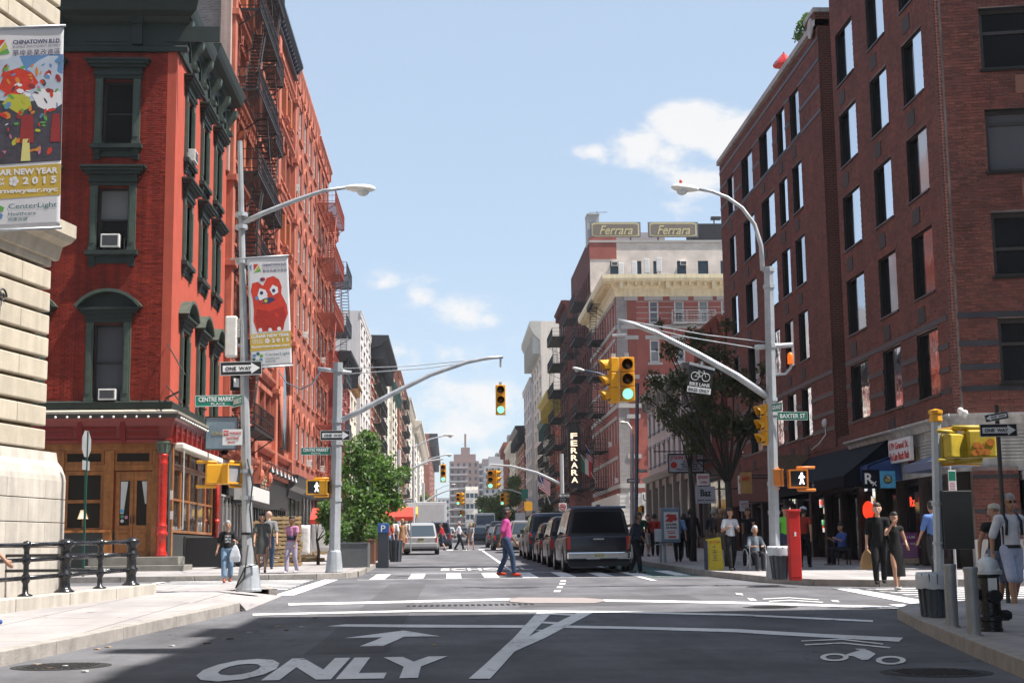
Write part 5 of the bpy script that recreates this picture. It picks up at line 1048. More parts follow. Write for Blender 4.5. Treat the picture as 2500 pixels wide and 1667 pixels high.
P=[(-hw,0),(hw,0),(hw,hh-hw)]+[(hw*math.cos(t),hh-hw+hw*math.sin(t))for t in np.linspace(0,math.pi,12)][1:];b=MB();b.prism(P,(0,-.15,0),(1,0,0),(0,0,1),(0,.3,0));b.build('board',mat('sign_darkbrown',(.03,.024,.02),.5),vs)
b=MB();b.bar((hw,0,hh*.3),(hw+1.1,0,hh*.3),.1);b.bar((hw,0,hh*.8),(hw+1.1,0,hh*.8),.1);b.build('arm',M_WDARK,vs)
for i,ch in enumerate('FERRARA'):text(ch,.8,mat('sign_lit',(.75,.62,.45),.4,var=0,emit=(1,.75,.5),es=.8),vs,(0,-.16,hh-1.0-i*(hh-1.3)/6.6),width=hw*1.05,height=hh/11,bold=.02)
def rh(name,label,px_a,px_b,pyt,m,t,**k):
 X=k.pop('X',XR);ya,yb=X*F/(px_a-1098),X*F/(px_b-1098);return rowhouse(name,label,X,ya,yb,ztopat(px_a,pyt,X),m,t,side=-1,**k)
M_ORANGE=mat('orange_red_wall',(.30,.05,.02),.75,var=.15,streak=.1);M_YELC=mat('yellow_cornice',(.45,.34,.05),.6,var=.2);M_CRM=mat('cream_brick_far',(.70,.61,.53),.85,var=.06,streak=.08)
rh('oxblood_tenement','oxblood tenement with fire escapes left of the light brick building',1391,1372,715,M_DKRED,M_DKRED,nwin=4,storeys=7,first=4,cor=(.6,1),corm=M_DKRED,fe=(.1,.9),fd=1.6)
rh('orange_tenement','orange red tenement with yellow cornice, right row',1371.5,1345,945,M_ORANGE,M_ORANGE,nwin=4,storeys=5,first=4,cor=(1.6,2.6),corm=M_YELC,fe=(.1,.5))
rh('cream_tower_house','tall cream building with projecting cornice, right row',1326,1302,768,M_CRM,M_CRM,nwin=4,storeys=9,first=4,cor=(1.6,5),corm=mat('cream_far_cornice',(.5,.47,.42),.8),sidem=M_CRM,depth=16)
rh('shadowed_tenement','grey tenement with fire escapes below the cream tower',1345,1327,1010,M_BEIGE,M_GRYTR,nwin=3,storeys=5,first=4,cor=(.8,2.5),corm=M_FEGRN,fe=(.1,.9))
rh('pale_far_house','pale grey far building lower than the cream one',1301,1282,912,M_WSTUC,M_WSTUC,nwin=4,storeys=8,first=4,cor=(.3,1),corm=M_WSTUC,sidem=M_WSTUC,X=XR-.3)
rh('far_mixed_house','far brick house with dark cornice, right row',1281,1262,1035,M_FARBR,M_BEIGE,nwin=5,storeys=6,first=4,cor=(1.5,3),corm=M_BLKCOR,X=XR-.5)
rh('far_white_house','far white house near the end of the right row',1261,1243,1068,M_BEIGE2,M_BEIGE,nwin=5,storeys=7,first=4,cor=(1,2),corm=M_BEIGE2,X=XR-.8)
rh('far_end_house','reddish brick house ending the right row',1242,1230,1076,M_FARBR,M_FARBR,nwin=5,storeys=6,first=4,cor=(1,2),corm=M_FARBR,X=XR-1)
def tower(name,label,px0,px1,pyt,Y,m,steps=(),dep=16):
 a,c=PY(px0,1250,Y)[0],PY(px1,1250,Y)[0];zt_=PY((px0+px1)/2,pyt,Y)[2];r=building(name,label,(a,Y));f=Face(r,(a,Y),0);w=c-a;nst_=max(4,int((zt_-g(Y))/3));nw=max(3,int(w/2.2));z0_=g(Y)
 q=f.mb();q.box(0,w,0,dep,z0_-3,zt_);q.build('wall',m,r)
 for k in range(1,nst_):
  z=z0_+k*(zt_-z0_)/nst_;q=f.mb();q.box(-.2,w*.62,-.7,-.001,z-.12,z+.55);q.build('balcony',MATS['tower_concrete'],r)
  for i in range(nw):
   x=(i+.5)*w/nw;q=f.mb();q.box(x-.5,x+.5,-.05,.01,z+.7,z+2.1);q.build('window',G_BLUE,r)
 for i_,(s0_,s1_,h_)in enumerate(steps):q=f.mb();q.box(s0_*w,s1_*w,1+i_*.7,dep-1-i_*.7,zt_-.1,zt_+h_);q.build('roof_block',m,r)
mat('tower_concrete',(.42,.40,.39),.85,var=.1);M_TWBR=mat('tower_brick',(.29,.185,.16),.85,var=.08,scale=.3)
tower('apartment_tower','brown apartment tower with balconies at the end of the street',1098,1170,1125,620,M_TWBR,((.15,.9,3),(.4,.7,6),(.52,.58,12)))
tower('apartment_tower','lower wing of brown flats right of the end tower',1168,1205,1130,660,mat('tower_brick_grey',(.25,.19,.18),.85),((.3,.8,2),))
tower('apartment_tower','pale office block in the distance right of the end tower',1183,1240,1137,600,mat('tower_pale',(.45,.43,.42),.85),((.2,.9,4),))
tower('apartment_tower','stepped grey brown tower above the right row in the distance',1212,1262,1105,700,MATS['tower_brick_grey'],((.4,.9,5),(.6,.8,9)))
tower('stone_house','narrow pale stone house below the end tower',1137,1168,1195,420,M_BEIGE2,((0,1,1),),dep=8)
tower('apartment_tower','distant grey block low behind the left row',1068,1098,1215,700,MATS['tower_pale'],())
# ======== building by the camera that throws the foreground shadow (right, out of view)
nb=building('corner_house','brick corner house on the near right, out of view, shading the road',(8.6,-16));nf=Face(nb,(9.4,20.2),-math.pi/2)
M_NB=brickmat('near_brick',(.24,.23,.23),(.2,.19,.19),(.28,.27,.26))
nops=[(x,x+1.2,z,z+1.9)for x in np.arange(1.5,78,2.6)for z in np.arange(5.2,16,3.3)]
nf.wall(0,80,-.5,22.2,nops,M_NB,depth=.2);mass(nf,0,80,14,-.5,22.2,M_NB)
for o in nops:nf.window(*o,y=.1,rows=2)
nf.profile('cornice',M_LIMET,[(-.02,21.4),(.2,21.4),(.5,22.),(.5,22.3),(-.02,22.3)],-.1,80)
q=nf.mb();q.box(2.2,6,2,7,22,24.4);q.build('shadow_roof_box',M_NB,nb);q=nf.mb();q.box(9,14,3,8,22,25.);q.build('shadow_roof_box',M_NB,nb)  # roof boxes added out of view to shape the foreground shadow
for(x0,x1,d,h)in((2.6,4.2,.5,1.7),(6.2,6.9,.8,2.6),(8.4,9.6,.6,1.2),(10.8,11.5,.8,2.4)):q=nf.mb();q.box(x0,x1,.02,d,22.1,22.2+h);q.build('chimney',M_NB,nb)  # unseen blocks added along the roof edge to break up its cast shadow
nf.box('shop_fascia',M_SHOPK,.2,79,-.12,.02,3.3,4.1)
for x in np.arange(.6,76,3.1):nf.window(x,x+2.6,.6,3.2,y=-.06,fm=M_SHOPK,fw=.09,rows=1,cols=2,pm=lambda i,j:G_WARM)
# ======== poles, signals, signs
M_GALV=mat('galvanised_steel',(.40,.42,.44),.45,metal=.35,var=.14,scale=4,streak=.15,bump=.05);M_GALVD=mat('galvanised_dark',(.16,.19,.24),.5,metal=.3,var=.15,streak=.15)
M_YEL=mat('signal_yellow',(.66,.31,.012),.42,var=.1,scale=3);M_YELG=mat('signal_yellow_worn',(.50,.36,.03),.5,var=.25,scale=6)
M_SIGNB=mat('sign_black',(.014,.014,.015),.45,var=0);M_SIGNW=mat('sign_white_reflective',(.70,.70,.70),.4,var=.04);M_SIGNG=mat('sign_green',(.012,.16,.105),.4,var=.06);M_BACK=mat('sign_back_aluminium',(.48,.48,.49),.4,metal=.5,var=.1)
M_CABLE=mat('cable_black',(.02,.02,.02),.7)
def P3(px,py,Y):return PY(px,py,Y)
def sgn(name,label,cat,px,py,Y,w,h,rz=0.,m=None,th=.006,ry=0.,group=None):
 p=P3(px,py,Y);r=thing(name,label,cat,p,rz,group);r.rotation_euler=(0,ry,rz)
 b=MB();b.box(-w/2,w/2,0,th,-h/2,h/2);b.build('board',m or M_SIGNB,r,bevel=.002)
 b=MB();b.box(-w/2+.004,w/2-.004,th,th+.002,-h/2+.004,h/2-.004);b.build('back',M_BACK,r);return r
def oneway(label,px,py,Y,w,right=True,rz=0.,ry=0.):
 h=w/3;r=sgn('one_way_sign',label,'sign',px,py,Y,w,h,rz,ry=ry);s=1 if right else-1;e=.003
 b=MB();t=h*.035
 for(x0,x1,z0,z1)in((-w*.49,w*.49,h*.46,h*.49),(-w*.49,w*.49,-h*.49,-h*.46),(-w*.49,-w*.48,-h*.46,h*.46),(w*.48,w*.49,-h*.46,h*.46)):b.box(x0,x1,-e,0,z0,z1)
 b.build('border',M_SIGNW,r)
 b=MB();P=[(-w*.43*s,-h*.23),(w*.24*s,-h*.23),(w*.24*s,-h*.40),(w*.45*s,0),(w*.24*s,h*.40),(w*.24*s,h*.23),(-w*.43*s,h*.23)]
 if s<0:P=P[::-1]
 b.prism(P,(0,-e,0),(1,0,0),(0,0,1),(0,e,0));b.build('arrow',M_SIGNW,r)
 text('ONE  WAY',.1,M_SIGNB,r,(-w*.06*s,-e*2,0),width=w*.62,height=h*.27,bold=.002);return r
def green(label,txt,px,py,Y,w,h,rz=0.,sub=None,ry=0.):
 r=sgn('street_name_sign',label,'sign',px,py,Y,w,h,rz,m=M_SIGNG,ry=ry);e=.003;b=MB()
 for(x0,x1,z0,z1)in((-w*.49,w*.49,h*.45,h*.49),(-w*.49,w*.49,-h*.49,-h*.45),(-w*.49,-w*.483,-h*.45,h*.45),(w*.483,w*.49,-h*.45,h*.45)):b.box(x0,x1,-e,0,z0,z1)
 b.build('border',M_SIGNW,r)
 if sub:text(txt,.1,M_SIGNW,r,(0,-e,h*.14),width=w*.84,height=h*.42,bold=.002);text(sub,.1,M_SIGNW,r,(0,-e,-h*.28),width=w*.3,height=h*.22)
 else:text(txt,.1,M_SIGNW,r,(0,-e,0),width=w*.84,height=h*.52,bold=.002)
 return r
def signal(label,loc,rz=0.,s=1.,lit='green',icon=False,group=None):
 """three-lens head, faces -y; 1.05 m tall"""
 r=thing('traffic_signal',label,'traffic light',loc,rz,group);h=.35
 for i in range(3):
  z=-h*(2-i)
  b=MB();b.box(-.17,.17,0,.2,z-h/2+.004,z+h/2-.004);hs=b.build('housing',M_YEL,r,bevel=.02)
  b=MB();b.lathe([(.125,0),(.12,.012),(.06,.03)],(0,-.03,z),16,axis='y');on=(lit=='green' and i==0)
  col_=(.02,.45,.25)if i==0 else((.05,.04,.01)if i==1 else(.05,.012,.01))
  b.build('lens',mat('lens_green_lit',(.2,.7,.5),.3,var=0,emit=(.3,1,.72),es=.62)if on else mat('lens_off%d'%i,(.012,.012,.013),.25,var=0),hs,smooth=True)
  b=MB();n=14;R1,R2=.14,.14;V=[]
  for k in range(n+1):
   t=math.radians(-35+250*k/n);c,q=math.cos(t),math.sin(t);L_=.24*(.55+.45*max(0,q));V+=[(c*R1,0,z+q*R1),(c*R1,-L_,z+q*R1-.02),(c*(R1-.01),-L_,z+q*(R1-.01)-.02),(c*(R1-.01),0,z+q*(R1-.01))]
  b.add(V,[(k*4+j,k*4+(j+1)%4,k*4+4+(j+1)%4,k*4+4+j)for k in range(n)for j in range(4)]);b.build('visor',M_YEL,hs,smooth=False)
 b=MB();b.box(-.05,.05,.05,.15,h/2-.02,h/2+.1);b.build('hanger',M_GALV,r);r.scale=(s,s,s);return r
def pedsig(label,loc,rz=0.,s=1.,walk=True,m=None,tagged=False,group=None,face=True):
 r=thing('pedestrian_signal',label,'crossing signal',loc,rz,group);m=m or M_YEL
 b=MB();b.box(-.225,.225,0,.2,-.215,.215);b.build('housing',m,r,bevel=.03)
 b=MB()
 for(x0,x1,z0,z1)in((-.225,.225,.18,.215),(-.225,.225,-.215,-.18),(-.225,-.19,-.18,.18),(.19,.225,-.18,.18)):b.box(x0,x1,-.05,.0,z0,z1)
 b.build('hood',m,r)
 b=MB();b.box(-.19,.19,-.012,.0,-.18,.18);b.build('screen',mat('signal_screen',(.02,.022,.026),.35,var=.1)if face else mat('signal_screen_pale',(.25,.25,.26),.4),r)
 if walk:
  e=mat('walk_white',(.7,.7,.7),.5,var=0,emit=(1,1,1),es=1.2);b=MB();x0=.07
  b.ball((x0+.01,-.018,.115),.028,10,6,(1,.25,1));b.prism([(x0-.035,.08),(x0+.04,.08),(x0+.035,-.02),(x0-.02,-.02)],(0,-.02,0),(1,0,0),(0,0,1),(0,.008,0))
  for P in([(x0-.02,-.02),(x0+.012,-.02),(x0-.02,-.13),(x0-.055,-.13)],[(x0+.0,-.02),(x0+.035,-.02),(x0+.07,-.13),(x0+.035,-.13)],[(x0-.035,.08),(x0-.02,.05),(x0-.055,.0),(x0-.07,.015)],[(x0+.04,.08),(x0+.025,.045),(x0+.075,.015),(x0+.085,.03)]):b.prism(P,(0,-.02,0),(1,0,0),(0,0,1),(0,.008,0))
  b.build('walking_man',e,r)
 for z in(.26,-.26):b=MB();b.tube([(-.0,.1,z*.85),(-.0,.1,z),(.42,.1,z)],.035,8);b.build('bracket',m,r,smooth=True)
 r.scale=(s,s,s);return r
def pole(name,label,px,py,top_px,top_py,r0,r1,ped=None,lift=.15,n=8,m=None,group=None):
 base=PG(px,py,lift);r=thing(name,label,'street light' if 'light' in name or 'lamp' in name else 'pole',base,0,group);top=P3(top_px,top_py,base[1])-base;m=m or M_GALV
 b=MB();z0=ped[2]if ped else 0;b.tube([top*z0/top[2],top*.5,top],[r0,(r0+r1)/2,r1],n);b.build('shaft',m,r,auto=40)
 if ped:
  w0,w1,h=ped;b=MB();b.lathe([(w0,0),(w0,.05),(w0*.96,.06),(w1,h*.94),(w1*.9,h),(w1*.6,h+.02)],(0,0,0),8,rot=math.pi/8);b.build('pedestal',m,r,bevel=.01)
 return r,base,top
def along(top,z):return top*(z/top[2])
def lamp_head(root,p,d,s=1.,m=None):
 """cobra head at p pointing along d"""
 d=np.array(d,float);d/=np.linalg.norm(d);a=np.cross(d,(0,0,1));a/=np.linalg.norm(a);u=np.cross(a,d);R=[]
 for t,w,h0,h1 in((0,.04,-.04,.04),(.08,.09,-.06,.07),(.25,.15,-.09,.1),(.5,.17,-.1,.11),(.68,.12,-.06,.09),(.76,.03,-.02,.05)):
  R.append([p+d*t*s+(a*w*math.cos(q)+u*((h1 if math.sin(q)>0 else-h0)*math.sin(q)))*s for q in np.linspace(0,2*math.pi,13)[:-1]])
 b=MB();b.loft(R);b.build('lamp_head',m or M_ACWHITE,root,smooth=True)
 b=MB();b.ball(p+d*.46*s-u*.08*s,.15*s,12,8,(1,1,.75));b.build('lamp_glass',mat('lamp_glass',(.55,.56,.56),.15,var=0),root,smooth=True)
p1,b1,t1=pole('street_light_pole','near left grey street light pole with banner, leaning over the crosswalk',607,1443,586,345,.115,.05,(.27,.2,.52))
Y1p=b1[1]
def on1(px,py,dy=0.):return P3(px,py,Y1p+dy)-b1
b=MB();b.tube([on1(592,545),on1(640,522),on1(720,490),on1(790,466),on1(845,458)],[.06,.055,.05,.042,.036],10);b.build('lamp_arm',M_GALV,p1,smooth=True);lamp_head(p1,on1(842,459),on1(912,462)-on1(842,459),.84)
for py in(525,555,640,905,1150,1215):q=on1(597 if py>800 else 590,py);q[1]=along(t1,q[2])[1];b=MB();b.lathe([(.135,-.04),(.135,.04)],along(t1,q[2]),10);b.build('clamp',M_GALV,p1)
b=MB();b.tube([on1(606,1330,-.18),on1(596,1410,-.25),on1(575,1435,-.28),on1(598,1385,-.26),on1(628,1378,-.22),on1(618,1330,-.16),on1(610,1240,-.14),on1(617,1180,-.12),on1(604,1120,-.12)],.016,6);b.build('cable',M_CABLE,p1,smooth=True)
b=MB();b.lathe([(.14,-.02),(.14,.03)],along(t1,on1(606,1303)[2]),10);b.build('strap',M_CABLE,p1)
ant=thing('antenna_box','white ribbed antenna box strapped to the near left light pole','antenna',P3(565,872,Y1p));b=MB();hh=100*Y1p/F;b.box(-.12,.12,-.13,.1,0,hh);ab=b.build('casing',M_ACWHITE,ant,bevel=.03)
for i in range(12):b=MB();b.box(.12,.17,-.1,.08,hh*.5+i*.032,hh*.5+i*.032+.014);b.build('fin',M_ACWHITE,ab)
b=MB();b.bar((.1,0,hh*.3),(.3,0,hh*.3),.05);b.bar((.1,0,hh*.7),(.3,0,hh*.7),.05);b.build('mount',M_GALV,ant)
def banner(label,corners,Y,near,dy=0.):
 """corners: px of TL, TR, BR, BL"""
 TL,TR,BR,BL=[P3(x,y,Y)for x,y in corners];o=(BL+BR)/2;r=thing('street_banner',label,'banner',o);w=np.linalg.norm(TR-TL);h=np.linalg.norm(TL-BL)
 ex,ez=(BR-BL)/np.linalg.norm(BR-BL),(TL-BL)/h;T=np.eye(4);T[:3,0]=ex;T[:3,2]=ez;T[:3,1]=np.cross(ez,ex);T[:3,3]=BL-o
 def sag(u,v):return .002*math.sin(u*5+v*4)
 b=MB();b.T=T;n,k=20,40
 V=[(w*i/n,sag(i/n,j/k),h*j/k)for j in range(k+1)for i in range(n+1)];b.add(V,[(j*(n+1)+i,j*(n+1)+i+1,(j+1)*(n+1)+i+1,(j+1)*(n+1)+i)for j in range(k)for i in range(n)])
 cloth=b.build('cloth',mat('banner_vinyl',(.60,.60,.62),.5,var=.05,scale=2),r,smooth=True);md=cloth.modifiers.new('s','SOLIDIFY');md.thickness=.004;md.offset=1
 def patch(nm,m,poly,e=.006):
  b=MB();b.T=T;n_=len(poly);cx0=sum(p[0]for p in poly)/n_;cz0=sum(p[1]for p in poly)/n_
  pts=[]
  for i in range(n_):
   a,c=poly[i],poly[(i+1)%n_]
   for q in range(3):pts.append((a[0]+(c[0]-a[0])*q/3,a[1]+(c[1]-a[1])*q/3))
  V=[(x*w,sag(x,z)-e*.3-.0045,z*h)for x,z in pts]+[(cx0*w,sag(cx0,cz0)-e*.3-.0045,cz0*h)];N=len(pts);b.add(V,[(i,(i+1)%N,N)for i in range(N)]);return b.build(nm,m,cloth)
 def txt(s,x,z,ww,hh_,m,e=.01,**k_):
  o_=text(s,.1,m,cloth,(0,0,0),ext=0,width=ww*w,height=hh_*h,**k_);a=np.empty(len(o_.data.vertices)*3);o_.data.vertices.foreach_get('co',a);a=a.reshape(-1,3)
  a[:,0]+=x*w;a[:,2]+=z*h;a[:,1]=[sag(p[0]/w,p[2]/h)-e*.3-.0045 for p in a];a=a@T[:3,:3].T+T[:3,3];o_.data.vertices.foreach_set('co',a.ravel());o_.data.update()
 NV,GD,TL_,WH=mat('print_navy',(.03,.03,.11),.5,var=0),mat('print_gold',(.50,.34,.05),.5,var=.06),mat('print_teal',(.02,.12,.14),.5,var=0),mat('print_white',(.68,.68,.7),.5,var=0)
 RDp,GRp,BLp,OLp=mat('print_red',(.52,.035,.015),.5,var=.2,scale=9),mat('print_green',(.1,.32,.06),.5,var=0),mat('print_blue',(.10,.22,.42),.5,var=.1),mat('print_olive',(.42,.42,.04),.5,var=0)
 txt('CHINATOWN B.I.D.',.665,.93,.60,.022,NV,bold=.003);txt('BUSINESS IMPROVEMENT DISTRICT',.665,.905,.60,.011,NV);txt('華埠商業改進區',.665,.875,.60,.032,NV)
 patch('logo',RDp,[(.15,.945),(.27,.945),(.15,.885)]);patch('logo',OLp,[(.16,.87),(.27,.935),(.3,.905)]);patch('logo',GRp,[(.13,.865),(.30,.90),(.33,.875)]);patch('logo',BLp,[(.03,.93),(.09,.88),(.10,.945)])
 patch('gold_band',GD,[(0,.145),(1,.155),(1,.31),(0,.30)]);txt('LUNAR NEW YEAR',.5,.278,.93,.03,WH,bold=.004,e=.014);txt('2 0 1 5',.74,.232,.42,.036,WH,bold=.004,e=.014);txt('YEAR OF',.17,.243,.26,.014,WH,e=.014,bold=.002);txt('THE RAM',.17,.222,.26,.014,WH,e=.014,bold=.002);txt('lunarnewyear.nyc',.5,.182,.93,.03,WH,bold=.003,e=.014)
 for i in range(5):t=math.pi*2*i/5;patch('flower',WH,[(.42+.035*math.cos(t)+.03*math.cos(q),.232+.014*math.sin(t)+.012*math.sin(q))for q in np.linspace(0,6.28,7)[:-1]],e=.015)
 txt('CenterLight',.66,.105,.6,.032,TL_);txt('Healthcare',.53,.072,.34,.018,TL_);txt('明康保健',.48,.045,.24,.018,TL_)
 for i,c_ in enumerate((GRp,TL_,BLp,TL_,GRp,BLp)):t=i*math.pi/3+.4;patch('logo_tile',c_,[(.17+.1*math.cos(t)+.05*math.cos(q),.085+.035*math.sin(t)+.017*math.sin(q))for q in np.linspace(.4,6.68,6)[:-1]])
 rb=random.Random(5 if near else 9)
 if not near:
  patch('picture',RDp,[(.18,.32),(.10,.42),(.12,.52),(.10,.62),(.06,.70),(.10,.77),(.24,.78),(.36,.74),(.46,.81),(.62,.825),(.76,.79),(.82,.72),(.80,.66),(.93,.55),(.95,.47),(.86,.39),(.82,.32)])
  RD2=mat('print_darkred',(.36,.02,.012),.5,var=.3,scale=20)
  patch('picture',RD2,[(.2,.33),(.14,.44),(.2,.53),(.5,.50),(.84,.54),(.9,.45),(.8,.34)],e=.008);patch('picture',WH,[(.22,.66),(.28,.72),(.42,.70),(.5,.63),(.38,.60),(.26,.61)],e=.009);patch('picture',WH,[(.52,.70),(.6,.745),(.72,.72),(.73,.67),(.6,.645)],e=.009)
  patch('picture',NV,[(.24,.60),(.4,.625),(.58,.63),(.66,.605),(.5,.575),(.3,.575)],e=.010)
  for(x,z,c_)in((.2,.63,BLp),(.32,.595,RDp),(.42,.60,OLp),(.5,.645,RDp),(.32,.675,NV),(.62,.69,NV),(.34,.80,NV),(.38,.80,RD2)):patch('picture',c_,[(x+.045*math.cos(q),z+.018*math.sin(q))for q in np.linspace(0,6.28,9)[:-1]],e=.013)
  for(x,z)in((.26,.335),(.5,.33),(.72,.335)):patch('picture',WH,[(x+.05*math.cos(q),z+.02*math.sin(q))for q in np.linspace(0,6.28,8)[:-1]],e=.013)
 else:
  SK=mat('print_sky',(.40,.46,.55),.5,var=.1);DK=mat('print_dark',(.05,.045,.06),.5,var=.4,scale=14)
  patch('picture',SK,[(0,.62),(1,.62),(1,.86),(.35,.86),(.3,.845),(0,.845)]);patch('picture',DK,[(0,.315),(1,.325),(1,.62),(.8,.64),(.5,.62),(.2,.64),(0,.6)],e=.007)
  patch('picture',BLp,[(.45,.86),(1,.86),(1,.76),(.8,.78),(.55,.77)],e=.007);patch('picture',RDp,[(.2,.70),(.28,.78),(.45,.80),(.62,.77),(.7,.72),(.55,.67),(.35,.66)],e=.009);patch('picture',OLp,[(.25,.62),(.35,.67),(.58,.66),(.62,.60),(.45,.57)],e=.010);patch('picture',WH,[(.62,.66),(.75,.69),(.98,.67),(1,.61),(.85,.57),(.7,.60)],e=.010)
  cs=[RDp,OLp,GRp,BLp,WH,DK,mat('print_pink',(.5,.16,.25),.5,var=0),mat('print_orange',(.55,.2,.03),.5,var=0),mat('print_darkred2',(.25,.02,.02),.5,var=.2)]
  for i in range(120):
   x,z=rb.uniform(.04,.96),rb.uniform(.34,.83);s_=rb.uniform(.02,.06);t=rb.uniform(0,3);k_=rb.uniform(.25,.7)
   patch('picture',rb.choice(cs),[(min(.99,max(.01,x+s_*math.cos(q)*math.cos(t)-s_*k_*math.sin(q)*math.sin(t))),z+(s_*math.cos(q)*math.sin(t)+s_*k_*math.sin(q)*math.cos(t))*.42)for q in np.linspace(0,6.28,7)[:-1]],e=.011+.00003*i)
  for(x0,x1,c_)in((.48,.66,cs[8]),(.5,.62,mat('print_yellow',(.6,.55,.2),.5,var=0)),(.86,.99,cs[8])):zz=(.42,.56)if c_ is cs[8]else(.33,.44);patch('picture',c_,[(x0,zz[0]),(x1,zz[0]),(x1-.02,zz[1]),(x0+.02,zz[1])],e=.016)
 for(z,L)in((1.0,.0),(0.,.0)):
  b=MB();b.T=T;b.tube([(-.35,0,z*h+(.015 if z else-.015)),(w+.02,0,z*h+(.015 if z else-.015))],.018,8);b.build('arm',M_GALV,r,smooth=True)
 return r
banner('festival banner with red painted figure on the near left light pole',[(604,632),(703,630.5),(714.5,890),(613,897)],Y1p-.1,False)
banner('large festival banner with a crowd photograph, cut by the left edge',[(-38,74),(156,64),(143,553),(-52,562)],16.8,True)
p0,b0,t0=pole('street_light_pole','street light pole just outside the left edge, carrying the large banner',-72,1600,-60,-300,.11,.06,(.27,.2,.52))
oneway('tilted one way sign pointing right on the near left light pole',588.5,899,Y1p-.18,101*Y1p/F,True,rz=math.radians(8),ry=math.radians(-2.5))
s=sgn('parking_sign','small dark framed sign seen edge on under the tilted one way sign','sign',574,934,Y1p-.1,.2,.33,rz=math.radians(25),m=M_SIGNB);b=MB();b.box(-.03,.085,-.004,0,-.09,.09);b.build('panel',M_SIGNW,s)
green('green street name sign pointing left from the near left light pole','CENTRE MARKET',532,978,Y1p-.25,.92,.23,rz=math.radians(10),sub='PLACE',ry=math.radians(-2))
green('short green street name sign turned sideways on the near left light pole','GRAND ST',579,979,Y1p-.4,.62,.22,rz=math.radians(-62))
s=sgn('no_parking_sign','white no parking sign with red letters left of the near light pole','sign',567.5,1067,Y1p-.2,.40,.32,m=M_SIGNW);b=MB();b.box(-.18,-.08,-.003,0,.03,.14);b.build('red_panel',mat('sign_redp',(.5,.02,.02),.5,var=0),s)
text('NO',.1,M_SIGNW,s,(-.13,-.005,.085),width=.085,height=.07);text('PARKING',.1,MATS['sign_redp'],s,(.06,-.004,.085),width=.23,height=.05);text('ANYTIME',.1,MATS['sign_redp'],s,(.0,-.004,-.02),width=.26,height=.05);b=MB();b.box(-.06,.06,-.004,0,-.11,-.095);b.prism([(-.06,-.125),(-.06,-.08),(-.1,-.1025)],(0,-.004,0),(1,0,0),(0,0,1),(0,.004,0));b.build('arrow',MATS['sign_redp'],s)
pedsig('yellow pedestrian signal turned away with blank pale screen, near left pole',P3(570,1156,Y1p-.15),math.radians(55),1.0*.95,walk=False,face=False);pedsig('yellow pedestrian signal seen from the back left of the near left pole',P3(528,1158,Y1p-.1),math.radians(190),.95,walk=False)
hs=sgn('hanging_shop_sign','blue grey shop sign hanging off the building behind the near left light pole','sign',541,1057,51.5,75*51.5/F,76*51.5/F,m=mat('sign_bluegrey',(.19,.27,.32),.4,var=.15,scale=2),th=.12);text('Onieal',.2,mat('gilt2',(.5,.36,.1),.5,var=0),hs,(-.05,-.01,0),width=.55,height=.14)
b=MB();w_,h_=75*51.5/F,76*51.5/F
for(x0,x1,z0,z1)in((-w_/2-.03,w_/2+.03,h_/2,h_/2+.04),(-w_/2-.03,w_/2+.03,-h_/2-.04,-h_/2),(-w_/2-.03,-w_/2,-h_/2,h_/2),(w_/2,w_/2+.03,-h_/2,h_/2)):b.box(x0,x1,-.02,.13,z0,z1)
b.bar((-w_/2,.06,h_/2+.3),(w_/2-1.8,.06,h_/2+.3),.05);b.build('frame',M_WDARK,hs)
sp_=PG(202,1420,.0);st_=thing('stop_sign','stop sign on green post, seen edge on behind the railing','sign',sp_);ht=P3(204,1045,sp_[1])-sp_
b=MB();b.box(-.03,.03,-.03,.03,0,ht[2]-.1);b.build('post',mat('post_green',(.01,.07,.05),.5),st_)
w_=.40;b=MB();P=[(.4*math.cos(t),.4*math.sin(t))for t in np.arange(math.pi/8,6.4,math.pi/4)[:8]];q=math.radians(85);b.prism(P,(0,-.04,ht[2]-.45),(math.cos(q),math.sin(q),0),(0,0,1),(-.006*math.sin(q),.006*math.cos(q),0));b.build('octagon',M_BACK,st_)
b=MB();b.prism([(-.3,-.13),(.3,-.13),(.3,.13),(-.3,.13)],(0,-.04,ht[2]-1.05),(math.cos(q),math.sin(q),0),(0,0,1),(-.005,.003,0));b.build('plate',M_BACK,st_)
p2,b2,t2=pole('signal_pole','second left grey pole carrying a long curved traffic signal arm',816,1397,826,885,.16,.135,(.27,.2,.62));Y2p=b2[1]
def on2(px,py,dy=0.):return P3(px,py,Y2p+dy)-b2
b=MB();b.tube([on2(824,1030),on2(880,1003),on2(960,960),on2(1050,915),on2(1140,884),on2(1190,874),on2(1228,871)],[.085,.08,.072,.066,.058,.052,.046],10);b.build('signal_arm',M_GALV,p2,smooth=True)
b=MB();b.tube([on2(776,900),on2(822,906),on2(858,910)],.06,8);b.build('crossbar',M_GALV,p2,smooth=True)
for a,c in(((776,902),(1226,872)),((858,912),(1226,873))):b=MB();b.tube([on2(*a),(on2(*a)+on2(*c))/2-np.array([0,0,.08]),on2(*c)],.013,5);b.build('guy_wire',M_GALV,p2)
b=MB();b.tube([on2(783,905,-.1),on2(765,935,-.2),on2(735,950,-.1),on2(700,935,1),on2(680,905,6)],.02,5);b.build('cable',M_GALVD,p2)
for py in(905,1028,1082,1180,1220):z=on2(816,py)[2];b=MB();b.lathe([(.175,-.05),(.175,.05)],along(t2,z),8);b.build('clamp',M_GALV,p2)
b=MB();b.tube([on2(1222,873),on2(1222,896)],.03,6);b.build('hanger',M_GALV,p2)
signal('yellow traffic signal hanging from the curved arm over the left road, green lit',P3(1222,951,Y2p),0,.84)
oneway('one way sign pointing right on the second left pole',818.5,1062.5,Y2p-.25,73*Y2p/F,True)
green('green street name sign on the second left pole under its one way sign','CENTRE MARKET',771,1101,Y2p-.1,73*Y2p/F,.22,sub='PLACE')
